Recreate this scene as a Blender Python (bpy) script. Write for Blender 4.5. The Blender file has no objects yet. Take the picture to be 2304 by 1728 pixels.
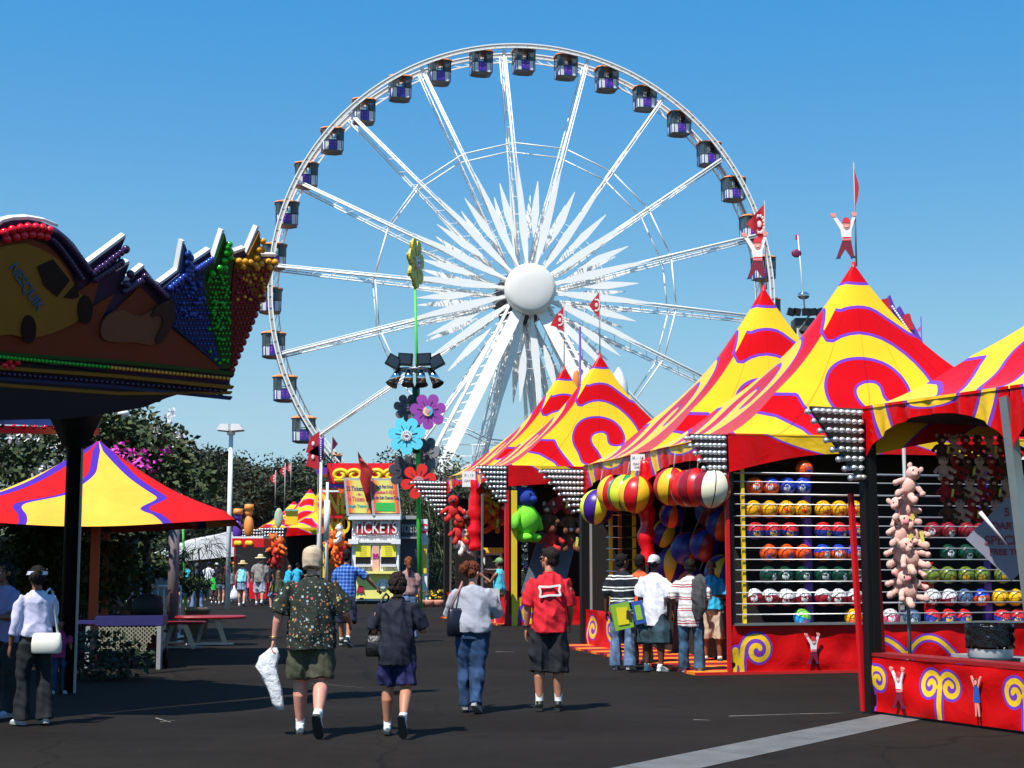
import bpy, bmesh, math, random
from mathutils import Vector, Matrix, noise
V = Vector; PI = math.pi; R_ = math.radians
sc = bpy.context.scene; COL = sc.collection
rnd = random.Random(7)
# ------------------------------------------------------------ camera model (photo 2304x1728)
F = 3400.0; TH = math.atan(398 / F); CT, ST = math.cos(TH), math.sin(TH); CZ = 1.62
def ray(x, y):
    u = (x - 1152) / F; v = (864 - y) / F
    return V((u, CT - v * ST, ST + v * CT))
def G(x, y, z=0.0):
    d = ray(x, y); t = (z - CZ) / d.z
    return V((d.x * t, d.y * t, z))
def P(x, y, Y):
    d = ray(x, y); t = Y / d.y
    return V((d.x * t, Y, CZ + d.z * t))
def onplane(x, y, p0, n):
    d = ray(x, y); t = (p0 - V((0, 0, CZ))).dot(n) / d.dot(n)
    return V((0, 0, CZ)) + d * t
def hexc(h):
    h = h.lstrip('#'); o = []
    for i in (0, 2, 4):
        c = int(h[i:i+2], 16) / 255
        o.append(c / 12.92 if c <= .04045 else ((c + .055) / 1.055) ** 2.4)
    return (o[0], o[1], o[2], 1)
# ------------------------------------------------------------ materials
MATS = {}
def nm(name):
    m = bpy.data.materials.new(name); m.use_nodes = True
    nt = m.node_tree; b = nt.nodes['Principled BSDF']
    return m, nt, b
def mat(name, col, rough=.6, metal=0, var=.12, scale=6, bump=0, bscale=40, spec=.5, trans=0, coat=0):
    if name in MATS: return MATS[name]
    m, nt, b = nm(name); N, L = nt.nodes, nt.links
    if isinstance(col, str): col = hexc(col)
    if len(col) == 3: col = (*col, 1)
    tc = N.new('ShaderNodeTexCoord')
    nz = N.new('ShaderNodeTexNoise'); nz.inputs['Scale'].default_value = scale; nz.inputs['Detail'].default_value = 5
    L.new(tc.outputs['Object'], nz.inputs['Vector'])
    mx = N.new('ShaderNodeMix'); mx.data_type = 'RGBA'
    mx.inputs[6].default_value = tuple(max(0, c * (1 - var)) for c in col[:3]) + (1,)
    mx.inputs[7].default_value = tuple(min(1, c * (1 + var)) for c in col[:3]) + (1,)
    L.new(nz.outputs['Fac'], mx.inputs[0]); L.new(mx.outputs[2], b.inputs['Base Color'])
    b.inputs['Roughness'].default_value = rough; b.inputs['Metallic'].default_value = metal
    b.inputs['Specular IOR Level'].default_value = spec
    b.inputs['Coat Weight'].default_value = coat
    if trans: b.inputs['Transmission Weight'].default_value = trans
    if bump:
        bn = N.new('ShaderNodeTexNoise'); bn.inputs['Scale'].default_value = bscale; bn.inputs['Detail'].default_value = 4
        L.new(tc.outputs['Object'], bn.inputs['Vector'])
        bp = N.new('ShaderNodeBump'); bp.inputs['Strength'].default_value = bump; bp.inputs['Distance'].default_value = .02
        L.new(bn.outputs['Fac'], bp.inputs['Height']); L.new(bp.outputs[0], b.inputs['Normal'])
    MATS[name] = m; return m
def mth(nt, op, a, b=None, c=None):
    n = nt.nodes.new('ShaderNodeMath'); n.operation = op
    for i, v in enumerate((a, b, c)):
        if v is None: continue
        if isinstance(v, (int, float)): n.inputs[i].default_value = v
        else: nt.links.new(v, n.inputs[i])
    return n.outputs[0]
def mixc(nt, fac, a, b):
    n = nt.nodes.new('ShaderNodeMix'); n.data_type = 'RGBA'
    if isinstance(fac, (int, float)): n.inputs[0].default_value = fac
    else: nt.links.new(fac, n.inputs[0])
    for i, v in ((6, a), (7, b)):
        if isinstance(v, tuple): n.inputs[i].default_value = v
        else: nt.links.new(v, n.inputs[i])
    return n.outputs[2]
def sdmat(name, neg, band, pos, rough=.42, lo=0., hi=1., sheen=.0, fold=True):
    """cloth printed in three colours from the 'sd' attribute: neg < lo <= band < hi <= pos"""
    m, nt, b = nm(name); N, L = nt.nodes, nt.links
    at = N.new('ShaderNodeAttribute'); at.attribute_name = 'sd'; s = at.outputs['Fac']
    f1 = mth(nt, 'GREATER_THAN', s, lo); f2 = mth(nt, 'GREATER_THAN', s, hi)
    c = mixc(nt, f2, mixc(nt, f1, neg, band), pos)
    tc = N.new('ShaderNodeTexCoord')
    nz = N.new('ShaderNodeTexNoise'); nz.inputs['Scale'].default_value = 1.3; nz.inputs['Detail'].default_value = 6
    L.new(tc.outputs['Object'], nz.inputs['Vector'])
    k = mth(nt, 'MULTIPLY_ADD', nz.outputs['Fac'], .5, .75)
    a2 = N.new('ShaderNodeAttribute'); a2.attribute_name = 'seam'; sm_ = mth(nt, 'ABSOLUTE', mth(nt, 'SUBTRACT', mth(nt, 'FRACT', a2.outputs['Fac']), .5))
    k = mth(nt, 'MULTIPLY', k, mth(nt, 'SUBTRACT', 1.0, mth(nt, 'MULTIPLY', mth(nt, 'LESS_THAN', sm_, .012), .35)))
    hs = N.new('ShaderNodeHueSaturation'); L.new(c, hs.inputs['Color']); L.new(k, hs.inputs['Value'])
    L.new(hs.outputs[0], b.inputs['Base Color'])
    b.inputs['Roughness'].default_value = rough; b.inputs['Specular IOR Level'].default_value = .22
    if fold:
        bn = N.new('ShaderNodeTexNoise'); bn.inputs['Scale'].default_value = 3.5; bn.inputs['Detail'].default_value = 3
        bn.inputs['Distortion'].default_value = .6
        L.new(tc.outputs['Object'], bn.inputs['Vector'])
        bp = N.new('ShaderNodeBump'); bp.inputs['Strength'].default_value = .35; bp.inputs['Distance'].default_value = .06
        L.new(bn.outputs['Fac'], bp.inputs['Height']); L.new(bp.outputs[0], b.inputs['Normal'])
    return m
RED = (.56, .001, .002, 1); YEL = (.82, .50, .018, 1); PUR = (.17, .04, .42, 1)
M_tent = sdmat('tent_vinyl', YEL, PUR, RED, rough=.28)
M_apron = sdmat('apron_cloth', YEL, PUR, RED, rough=.5)
M_umb = sdmat('umbrella_cloth', (.80, .42, .045, 1), (.06, .015, .33, 1), (.50, .002, .005, 1), rough=.8)
M_white = mat('white_paint', (.78, .78, .76), .45, var=.06)
M_steel = mat('galvanised_steel', (.42, .42, .42), .35, .8)
M_grey = mat('grey_paint', (.3, .3, .3), .5)
M_black = mat('black_paint', (.008, .008, .009), .45, spec=.3)
M_blackcloth = mat('black_curtain', (.010, .008, .009), .9)  # black cloth, mostly standing in for the shade inside the booths
M_redp = mat('red_paint', (.6, .006, .012), .4)
M_redv = mat('red_vinyl', (.74, .006, .014), .25, bump=.4, bscale=9)
M_yelp = mat('yellow_paint', (.88, .58, .02), .45)
M_purp = mat('purple_paint', (.1, .03, .32), .45)
M_chrome = mat('chrome', (.75, .76, .78), .12, 1, var=.03)
M_glass = mat('dark_glass', (.02, .03, .05), .08, var=.3)
M_orange = mat('orange_paint', (.85, .27, .05), .5)
# ------------------------------------------------------------ mesh builder
class MB:
    def __init__(s): s.v = []; s.f = []; s.m = []; s.sm = []
    def add(s, vs, fs, mi=0, sm=False):
        o = len(s.v); s.v += [tuple(a) for a in vs]
        for f in fs: s.f.append(tuple(i + o for i in f)); s.m.append(mi); s.sm.append(sm)
    def box(s, c, size, M=None, mi=0):
        c = V(c); hx, hy, hz = [a / 2 for a in size]
        vs = [V((x, y, z)) for x in (-hx, hx) for y in (-hy, hy) for z in (-hz, hz)]
        if M is not None: vs = [M @ v for v in vs]
        vs = [v + c for v in vs]
        s.add(vs, [(0,1,3,2),(4,6,7,5),(0,4,5,1),(2,3,7,6),(0,2,6,4),(1,5,7,3)], mi)
    def ring_loft(s, rings, cap=True, mi=0, sm=True, close=True):
        n = len(rings[0]); o = len(s.v)
        for r in rings: s.v += [tuple(a) for a in r]
        for i in range(len(rings) - 1):
            for j in range(n if close else n - 1):
                k = (j + 1) % n
                s.f.append((o+i*n+j, o+i*n+k, o+(i+1)*n+k, o+(i+1)*n+j)); s.m.append(mi); s.sm.append(sm)
        if cap:
            s.f.append(tuple(o + j for j in reversed(range(n)))); s.m.append(mi); s.sm.append(False)
            s.f.append(tuple(o + (len(rings)-1)*n + j for j in range(n))); s.m.append(mi); s.sm.append(False)
    def tube(s, pts, r, n=8, mi=0, cap=True):
        pts = [V(p) for p in pts]; rs = r if isinstance(r, (list, tuple)) else [r] * len(pts)
        rings = []; X = None
        for i, p in enumerate(pts):
            t = (pts[min(i+1, len(pts)-1)] - pts[max(i-1, 0)])
            t = t.normalized() if t.length > 1e-9 else V((0,0,1))
            if X is None: X = t.orthogonal().normalized()
            else:
                X = (X - t * X.dot(t)); X = X.normalized() if X.length > 1e-6 else t.orthogonal().normalized()
            Y = t.cross(X)
            rings.append([p + (X * math.cos(2*PI*k/n) + Y * math.sin(2*PI*k/n)) * rs[i] for k in range(n)])
        s.ring_loft(rings, cap, mi)
    def cyl(s, a, b, r0, r1=None, n=12, mi=0): s.tube([a, b], [r0, r0 if r1 is None else r1], n, mi)
    def beam(s, a, b, w, d=None, side=V((1, 0, 0)), mi=0):
        a, b = V(a), V(b); t = (b - a).normalized(); X = (V(side) - t * V(side).dot(t)); X = X.normalized() if X.length > 1e-5 else t.orthogonal().normalized(); Y = t.cross(X)
        d = w if d is None else d; r = []
        for p in (a, b): r.append([p + X*w/2*i + Y*d/2*j for i, j in ((-1,-1),(1,-1),(1,1),(-1,1))])
        s.ring_loft(r, True, mi, False)
    def ellip(s, c, r, M=None, nu=16, nv=10, mi=0):
        c = V(c); rings = []
        for i in range(1, nv):
            a = PI * i / nv
            ring = [V((r[0]*math.sin(a)*math.cos(2*PI*j/nu), r[1]*math.sin(a)*math.sin(2*PI*j/nu), -r[2]*math.cos(a))) for j in range(nu)]
            rings.append([c + (M @ q if M is not None else q) for q in ring])
        o = len(s.v); s.ring_loft(rings, False, mi)
        for z, base in ((-r[2], 0), (r[2], (nv-2)*nu)):
            q = V((0, 0, z)); q = c + (M @ q if M is not None else q); s.v.append(tuple(q)); t = len(s.v) - 1
            for j in range(nu):
                k = (j+1) % nu
                s.f.append((o+base+k, o+base+j, t) if z < 0 else (o+base+j, o+base+k, t)); s.m.append(mi); s.sm.append(True)
    def lathe(s, prof, M=None, n=24, mi=0, cap=True):
        rings = []
        for r, z in prof:
            ring = [V((r*math.cos(2*PI*j/n), r*math.sin(2*PI*j/n), z)) for j in range(n)]
            rings.append([M @ q for q in ring] if M is not None else ring)
        s.ring_loft(rings, cap, mi)
    def prism(s, poly, M, th, mi=0):
        """poly in the local xy plane of M, extruded +-th/2 along z"""
        n = len(poly); a = [M @ V((x, y, -th/2)) for x, y in poly]; b = [M @ V((x, y, th/2)) for x, y in poly]
        s.add(a + b, [tuple(range(n-1, -1, -1)), tuple(range(n, 2*n))] + [(i, (i+1) % n, n+(i+1) % n, n+i) for i in range(n)], mi)
    def build(s, name, mats, parent=None, M=None, loc=None):
        me = bpy.data.meshes.new(name); me.from_pydata(s.v, [], s.f)
        for m in (mats if isinstance(mats, (list, tuple)) else [mats]): me.materials.append(m)
        me.polygons.foreach_set('material_index', s.m); me.polygons.foreach_set('use_smooth', s.sm)
        bm = bmesh.new(); bm.from_mesh(me); bmesh.ops.recalc_face_normals(bm, faces=bm.faces); bm.to_mesh(me); bm.free()
        me.update()
        return link(name, me, parent, M, loc)
def link(name, me, parent=None, M=None, loc=None):
    o = bpy.data.objects.new(name, me); COL.objects.link(o)
    if parent is not None: o.parent = parent
    if M is not None: o.matrix_local = M
    elif loc is not None: o.location = loc
    return o
def empty(name, loc=(0,0,0), rz=0, scale=1):
    o = bpy.data.objects.new(name, None); COL.objects.link(o); o.location = loc; o.rotation_euler = (0, 0, rz); o.scale = (scale,)*3
    o.empty_display_size = .2; return o
def tag(o, label, cat=None, group=None, kind=None):
    if label: o['label'] = label
    if cat: o['category'] = cat
    if group: o['group'] = group
    if kind: o['kind'] = kind
    return o
def children(o, reg={}):
    return list(KIDS.get(o.name, []))
KIDS = {}
def copy_tree(o, parent=None, kids=None):
    c = o.copy(); COL.objects.link(c); c.parent = parent
    for ch in (kids(o) if kids else o.children): copy_tree(ch, c)
    return c
def frame(o, x, y, z=None):
    """matrix with axes x, y (and x cross y) at origin o"""
    x = V(x).normalized(); y = V(y); y = (y - x * y.dot(x)).normalized(); z = x.cross(y)
    M = Matrix.Identity(4)
    for i in range(3): M[i][0], M[i][1], M[i][2], M[i][3] = x[i], y[i], z[i], o[i]
    return M
CONV = []
def text(s, M, size, m, parent=None, name='lettering', ext=.004, bold=0, sx=1, align='CENTER', sp=1):
    cu = bpy.data.curves.new(name, 'FONT'); cu.body = s; cu.size = size; cu.extrude = ext; cu.offset = bold
    cu.align_x = align; cu.align_y = 'CENTER'; cu.space_character = sp; cu.materials.append(m)
    o = bpy.data.objects.new(name, cu); COL.objects.link(o)
    if parent is not None: o.parent = parent
    o.matrix_local = M @ Matrix.Diagonal((sx, 1, 1, 1)); CONV.append(o); return o
def cloth(name, pos, sd, nu, nv, m, parent=None, th=0, M=None):
    """grid sheet pos(u,v), u,v in 0..1, with the printed pattern sd(u,v)"""
    vs = [pos(i/nu, j/nv) for j in range(nv+1) for i in range(nu+1)]
    fs = [(j*(nu+1)+i, j*(nu+1)+i+1, (j+1)*(nu+1)+i+1, (j+1)*(nu+1)+i) for j in range(nv) for i in range(nu)]
    me = bpy.data.meshes.new(name); me.from_pydata([tuple(v) for v in vs], [], fs); me.materials.append(m)
    a = me.attributes.new('sd', 'FLOAT', 'POINT'); a.data.foreach_set('value', [sd(i/nu, j/nv) for j in range(nv+1) for i in range(nu+1)])
    me.polygons.foreach_set('use_smooth', [True]*len(fs)); me.update()
    return link(name, me, parent, M)
def inpoly(x, y, pl):
    c = False; n = len(pl); j = n - 1
    for i in range(n):
        xi, yi = pl[i]; xj, yj = pl[j]
        if (yi > y) != (yj > y) and x < (xj-xi)*(y-yi)/(yj-yi)+xi: c = not c
        j = i
    return c
def segd(x, y, pl, closed=False):
    d = 1e9; n = len(pl)
    for i in range(n if closed else n-1):
        ax, ay = pl[i]; bx, by = pl[(i+1) % n]; dx, dy = bx-ax, by-ay; l = dx*dx+dy*dy
        t = 0 if l == 0 else max(0, min(1, ((x-ax)*dx+(y-ay)*dy)/l))
        e = (x-ax-t*dx)**2+(y-ay-t*dy)**2
        if e < d: d = e
    return math.sqrt(d)
def smoothpoly(pl, it=2, closed=False):
    for _ in range(it):
        o = []; n = len(pl)
        if not closed: o.append(pl[0])
        for i in range(n if closed else n-1):
            a, b = pl[i], pl[(i+1) % n]
            o += [(a[0]*.75+b[0]*.25, a[1]*.75+b[1]*.25), (a[0]*.25+b[0]*.75, a[1]*.25+b[1]*.75)]
        if not closed: o.append(pl[-1])
        pl = o
    return pl
def spiral(cx, cy, r0, r1, turns, a0, flip=1, n=40):
    return [(cx + flip*(r0+(r1-r0)*t)*math.cos(a0+turns*2*PI*t), cy + (r0+(r1-r0)*t)*math.sin(a0+turns*2*PI*t)) for t in [i/n for i in range(n+1)]]
# ------------------------------------------------------------ world, sun, camera
w = bpy.data.worlds.new('World'); sc.world = w; w.use_nodes = True
SAZ = (-.58, -.81); SEL = 59
sx, sy = [a / math.hypot(*SAZ) for a in SAZ]
sk = w.node_tree.nodes.new('ShaderNodeTexSky'); sk.sky_type = 'NISHITA'; sk.sun_disc = False
sk.sun_elevation = R_(SEL); sk.sun_rotation = math.atan2(sx, sy); sk.air_density = 1.0; sk.dust_density = .0; sk.ozone_density = 6
bg = w.node_tree.nodes['Background']; wt = w.node_tree
sh = wt.nodes.new('ShaderNodeSeparateColor'); sh.mode = 'HSV'; chs = wt.nodes.new('ShaderNodeCombineColor'); chs.mode = 'HSV'; wt.links.new(sk.outputs[0], sh.inputs[0])
hsh = mth(wt, 'MINIMUM', .013, mth(wt, 'MAXIMUM', 0.0, mth(wt, 'MULTIPLY', mth(wt, 'SUBTRACT', .71, sh.outputs[1]), .15)))
wt.links.new(mth(wt, 'SUBTRACT', mth(wt, 'SUBTRACT', sh.outputs[0], .012), hsh), chs.inputs[0]); s4 = mth(wt, 'SUBTRACT', sh.outputs[1], .40); wt.links.new(mth(wt, 'MINIMUM', .93, mth(wt, 'MULTIPLY_ADD', mth(wt, 'MULTIPLY', s4, s4), 4.9, .43)), chs.inputs[1])
wt.links.new(mth(wt, 'MULTIPLY', mth(wt, 'POWER', mth(wt, 'DIVIDE', sh.outputs[2], 4.3), .24), 4.3), chs.inputs[2])
wt.links.new(chs.outputs[0], bg.inputs[0]); bg.inputs[1].default_value = .124
sl = bpy.data.lights.new('sun', 'SUN'); sl.energy = 5.0; sl.angle = R_(.5); sl.color = (1, .95, .87)
so = bpy.data.objects.new('sun', sl); COL.objects.link(so)
D = V((sx*math.cos(R_(SEL)), sy*math.cos(R_(SEL)), math.sin(R_(SEL))))
so.rotation_euler = D.to_track_quat('Z', 'Y').to_euler(); so.location = (-20, -20, 60)
cam = bpy.data.cameras.new('camera'); cam.sensor_width = 36; cam.lens = 36 * F / 2304; cam.clip_end = 30000; cam.clip_start = .1
co = bpy.data.objects.new('camera', cam); COL.objects.link(co); co.location = (0, 0, CZ); co.rotation_euler = (PI/2 + TH, 0, 0); sc.camera = co
sc.view_settings.view_transform = 'Standard'; sc.view_settings.look = 'None'; sc.view_settings.gamma = 1; sc.view_settings.exposure = 0.45
sc.cycles.max_bounces = 6; sc.cycles.transparent_max_bounces = 8
try: sc.cycles.volume_bounces = 0
except Exception: pass
# ------------------------------------------------------------ ground
def asphalt():
    m, nt, b = nm('asphalt'); N, L = nt.nodes, nt.links
    tc = N.new('ShaderNodeTexCoord')
    def nz(s, d=5, v=None):
        n = N.new('ShaderNodeTexNoise'); n.inputs['Scale'].default_value = s; n.inputs['Detail'].default_value = d
        L.new(v or tc.outputs['Object'], n.inputs['Vector']); return n.outputs['Fac']
    mp = N.new('ShaderNodeMapping'); mp.inputs['Scale'].default_value = (.25, 1.1, 1); L.new(tc.outputs['Object'], mp.inputs[0])
    big = nz(.5, 6, mp.outputs[0]); fine = nz(55, 3); mid = nz(4, 6)
    k = mth(nt, 'ADD', mth(nt, 'ADD', mth(nt, 'MULTIPLY', big, .6), mth(nt, 'MULTIPLY', nz(.35, 4), .35)), mth(nt, 'ADD', mth(nt, 'MULTIPLY', fine, .45), mth(nt, 'MULTIPLY', mid, .35)))
    r = N.new('ShaderNodeValToRGB'); r.color_ramp.elements[0].position = .55; r.color_ramp.elements[0].color = (.0055, .0043, .0034, 1)
    r.color_ramp.elements[1].position = 1.25 if False else 1.0; r.color_ramp.elements[1].color = (.0185, .0150, .0122, 1)
    L.new(k, r.inputs[0])
    sp = N.new('ShaderNodeTexVoronoi'); sp.inputs['Scale'].default_value = 1.7; L.new(tc.outputs['Object'], sp.inputs['Vector'])
    spot = mth(nt, 'LESS_THAN', sp.outputs['Distance'], .022)
    w1 = N.new('ShaderNodeMapping'); w1.inputs['Scale'].default_value = (.22, .16, 1); L.new(tc.outputs['Object'], w1.inputs[0])
    wn = N.new('ShaderNodeTexNoise'); wn.inputs['Scale'].default_value = 3; wn.inputs['Detail'].default_value = 6; L.new(w1.outputs[0], wn.inputs['Vector'])
    av = N.new('ShaderNodeVectorMath'); av.operation = 'MULTIPLY_ADD'; L.new(wn.outputs['Color'], av.inputs[0]); av.inputs[1].default_value = (.35, .35, 0); L.new(w1.outputs[0], av.inputs[2])
    cr = N.new('ShaderNodeTexVoronoi'); cr.feature = 'DISTANCE_TO_EDGE'; cr.inputs['Scale'].default_value = 1.0; L.new(av.outputs[0], cr.inputs['Vector'])
    crack = mth(nt, 'LESS_THAN', cr.outputs['Distance'], .0035)
    st = mth(nt, 'SMOOTH_MAX', 0.0, mth(nt, 'SUBTRACT', nz(1.1, 3), .62), .02); st = mth(nt, 'MULTIPLY', st, 4.0)
    base = mixc(nt, mth(nt, 'MULTIPLY', crack, .5), mixc(nt, mth(nt, 'MINIMUM', st, .7), r.outputs[0], (.006, .005, .0045, 1)), (.005, .004, .004, 1))
    L.new(mixc(nt, mth(nt, 'MULTIPLY', spot, .3), base, (.14, .13, .12, 1)), b.inputs['Base Color'])
    b.inputs['Roughness'].default_value = .9; b.inputs['Specular IOR Level'].default_value = .10
    bp = N.new('ShaderNodeBump'); bp.inputs['Strength'].default_value = .25; bp.inputs['Distance'].default_value = .006
    L.new(fine, bp.inputs['Height']); L.new(bp.outputs[0], b.inputs['Normal'])
    return m
mb = MB(); mb.add([(-6000,-60,0),(6000,-60,0),(6000,9000,0),(-6000,9000,0)], [(0,1,2,3)])
tag(mb.build('ground', asphalt()), 'dark grey asphalt midway', kind='structure')
# concrete drain strip
a0, a1 = G(1180, 1768), G(2000, 1604); b0, b1 = G(1300, 1790), G(2105, 1612)
mb = MB(); n = 5
for i in range(n):
    t0, t1 = i/n + .0006, (i+1)/n - .0006
    mb.add([a0.lerp(a1, t0)+V((0,0,.004)), b0.lerp(b1, t0)+V((0,0,.004)), b0.lerp(b1, t1)+V((0,0,.004)), a0.lerp(a1, t1)+V((0,0,.004))], [(0,1,2,3)])
tag(mb.build('drain_strip', mat('pale_concrete', (.115, .117, .115), .85, var=.5, scale=3, bump=.3)), 'pale concrete drain channel across the asphalt', kind='structure')
mb = MB()
def streak(p, q, w):
    a, b = G(*p), G(*q); s = (b-a).normalized().cross(V((0,0,1)))*w/2
    mb.add([a-s+V((0,0,.004)), a+s+V((0,0,.004)), b+s*.3+V((0,0,.004)), b-s*.3+V((0,0,.004))], [(0,1,2,3)])
for p, q, w_ in (((1640,1612),(1800,1607),.03), ((1800,1607),(1890,1605),.025), ((1560,1620),(1600,1621),.03), ((350,1616),(385,1626),.02), ((360,1625),(395,1622),.018),((1115,1467),(1158,1467),.05),((700,1538),(820,1548),.012)): streak(p, q, w_)
tag(mb.build('ground_scuff', mat('scuff_paint', (.3,.28,.25), .9, var=.5, scale=20)), 'thin pale scuffs and chalk streaks on asphalt', kind='structure')
# hills
def hills():
    mb = MB(); n = 80; rows = []
    for j, (Y, hh) in enumerate(((6500, 0), (7000, .55), (7800, 1.0), (8600, .4))):
        row = []
        for i in range(n+1):
            x = -5200 + 10400*i/n
            z = 0 if hh == 0 else hh*(485 + 55*noise.noise(V((x/900, j*.3, 1))) + 60*noise.noise(V((x/2500, j*.2, 5))) + 18*noise.noise(V((x/250, j, 3))))
            row.append((x, Y, z))
        rows.append(row)
    for r in rows: mb.v += r
    for j in range(3):
        for i in range(n): mb.f.append((j*(n+1)+i, j*(n+1)+i+1, (j+1)*(n+1)+i+1, (j+1)*(n+1)+i)); mb.m.append(0); mb.sm.append(True)
    return mb.build('hills', mat('hill_scrub', (.10, .10, .06), .95, var=.4, scale=.004))
tag(hills(), 'distant hazy blue hills', kind='structure')
mb = MB(); mb.box((0, 4480, 329), (13000, 9140, 662))
hz = mb.build('haze', []); hz.data.materials.clear()
hm = bpy.data.materials.new('haze_air'); hm.use_nodes = True; hm.node_tree.nodes.clear()
pv = hm.node_tree.nodes.new('ShaderNodeVolumePrincipled'); pv.inputs['Color'].default_value = (.62, .76, .95, 1); pv.inputs['Density'].default_value = .00004; pv.inputs['Anisotropy'].default_value = .2
mo = hm.node_tree.nodes.new('ShaderNodeOutputMaterial'); hm.node_tree.links.new(pv.outputs[0], mo.inputs['Volume'])
hz.data.materials.append(hm); tag(hz, 'thin blue air haze over the fairground', kind='stuff')
# ============================================================ FERRIS WHEEL
def hub_mat():
    m, nt, b = nm('hub_white'); tc = nt.nodes.new('ShaderNodeTexCoord'); s = nt.nodes.new('ShaderNodeSeparateXYZ'); nt.links.new(tc.outputs['Object'], s.inputs[0])
    r = mth(nt, 'SQRT', mth(nt, 'ADD', mth(nt, 'MULTIPLY', s.outputs[0], s.outputs[0]), mth(nt, 'MULTIPLY', s.outputs[2], s.outputs[2])))
    a = mth(nt, 'ARCTAN2', s.outputs[2], s.outputs[0]); k = mth(nt, 'LESS_THAN', mth(nt, 'FRACT', mth(nt, 'MULTIPLY', r, 9.0)), .3); j = mth(nt, 'LESS_THAN', mth(nt, 'FRACT', mth(nt, 'MULTIPLY', a, 5.73)), .06)
    nt.links.new(mixc(nt, mth(nt, 'MULTIPLY', mth(nt, 'MAXIMUM', k, j), .45), (.82,.8,.76,1), (.45,.43,.4,1)), b.inputs['Base Color']); b.inputs['Roughness'].default_value = .6; return m
def ferris():
    hub = P(1187, 657, 129); W = empty('ferris_wheel', (hub.x, hub.y, hub.z), .15)
    tag(W, 'giant white observation wheel with purple and white cabins rising behind the booths', 'ferris wheel')
    R = 22.0; WP = mat('wheel_white', (.9, .9, .88), .4, var=.05); WG = mat('wheel_grey', (.4, .385, .37), .5)
    def rp(a, r, y): return V((r*math.cos(a), y, r*math.sin(a)))
    n = 144
    for y0, nmx in ((0, 'rim'), (2.6, 'rim')):
        mb = MB()
        def ringbox(r0, r1, ya, yb, mi):
            rings = [[rp(2*PI*i/n, r, y) for r, y in ((r0, ya), (r1, ya), (r1, yb), (r0, yb))] for i in range(n+1)]
            mb.ring_loft(rings, False, mi, False)
        ringbox(R+.12, R+.22, y0-.10, y0+.10, 0); ringbox(R-.20, R-.09, y0-.10, y0+.10, 0); ringbox(R-.09, R+.12, y0-.06, y0+.06, 1)
        if y0: ringbox(R-.70, R-.58, y0-.07, y0+.07, 0)
        for i in range(n):
            a = 2*PI*i/n; mb.beam(rp(a, R-.1, y0-.09), rp(a, R+.14, y0-.09), .06, .05, mi=1)
            if y0: mb.beam(rp(a, R-.6, y0), rp(a+2*PI/n, R-.2, y0), .06)
        mb.build(nmx, [WP, WG], W)
    # spokes with leaf shaped light panels
    def blade(mb, a, r0, r1, wd, y, pk=.45):
        t = V((math.cos(a), 0, math.sin(a))); s = V((-math.sin(a), 0, math.cos(a)))
        pl = [(r0, 0), (r0+(r1-r0)*pk*.5, wd*.7), (r0+(r1-r0)*pk, wd), (r0+(r1-r0)*.72, wd*.62), (r1, .03), (r1, -.03), (r0+(r1-r0)*.72, -wd*.62), (r0+(r1-r0)*pk, -wd), (r0+(r1-r0)*pk*.5, -wd*.7)]
        mb.prism(pl, Matrix(((t.x, s.x, 0, 0), (0, 0, 1, y), (t.z, s.z, 0, 0), (0, 0, 0, 1))), .07)
    for k in range(18):
        a = R_(95.3 + 20*k); mb = MB()
        f0, f1 = rp(a, 1.4, -.75), rp(a, R-.2, .25); g0, g1 = rp(a, 1.4, 3.5), rp(a, R-.2, 2.45)
        s = V((-math.sin(a), 0, math.cos(a)))
        for p, q in ((f0, f1), (g0, g1)):
            mb.tube([p + s*.13, q + s*.10], .10 if p is f0 else .06, 6); mb.tube([p - s*.13, q - s*.10], .045, 6)
            for i in range(26):
                u, v = i/26, (i+1)/26; e = 1 if i % 2 else -1
                mb.beam(p.lerp(q, u)+s*.12*e, p.lerp(q, v)-s*.12*e, .035)
        for i in range(13):
            u, v = i/13+.03, (i+1)/13; mb.beam(f0.lerp(f1, u), g0.lerp(g1, v), .05)
        mb.build('spoke', WP, W)
        mb = MB(); blade(mb, a, 1.9, 11.2, .36, -.95, .38); mb.build('light_panel', WP, W); mb = MB(); blade(mb, a, 1.9, 11.2, .33, 3.6, .38); mb.build('light_panel', WP, W)
        c = a + R_(10); mb = MB(); blade(mb, c, 4.6, 9.7, .34, -.75); blade(mb, c, 4.3, 9.4, .31, 3.2)
        for r in (5.5, 6.6, 7.6): mb.beam(rp(c, r, -.7), rp(c, r, 3.2), .05)
        for r in (5.2, 6.0, 6.8): mb.beam(rp(a+.03, r, -.7), rp(a+R_(20)-.03, r, -.7), .045)
        mb.build('light_panel', WP, W)
    mb = MB()
    for k in range(18):
        a, b = R_(95.3+20*k), R_(115.3+20*k)
        for r, y in ((13.25, -.1), (13.25, 2.9)): mb.tube([rp(a, r, y), rp(b, r, y)], .065, 5)
        mb.beam(rp(a, 13.2, -.1), rp(a, 13.2, 2.9), .07)
    mb.build('brace_ring', WP, W)
    My = Matrix.Rotation(PI/2, 4, 'X')
    mb = MB(); mb.lathe([(2.0, .7), (2.18, .95), (2.22, 1.6), (2.12, 1.9), (1.8, 2.05), (1.0, 2.17), (.02, 2.2)], My, 48)
    mb.build('hub_cap', hub_mat(), W)
    mb = MB(); mb.lathe([(1.0, .7), (1.0, -3), (2.3, -3), (2.3, -5.2), (1.6, -5.6), (.02, -5.6)], My, 32)
    for k in range(24):
        a = 2*PI*k/24; mb.beam(rp(a, 2.35, 3.1), rp(a, 2.35, 5.1), .15)
    mb.build('drive_drum', mat('drum_dark', (.03, .032, .035), .5), W)
    # support legs (to the ground)
    gz = -hub.z
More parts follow.
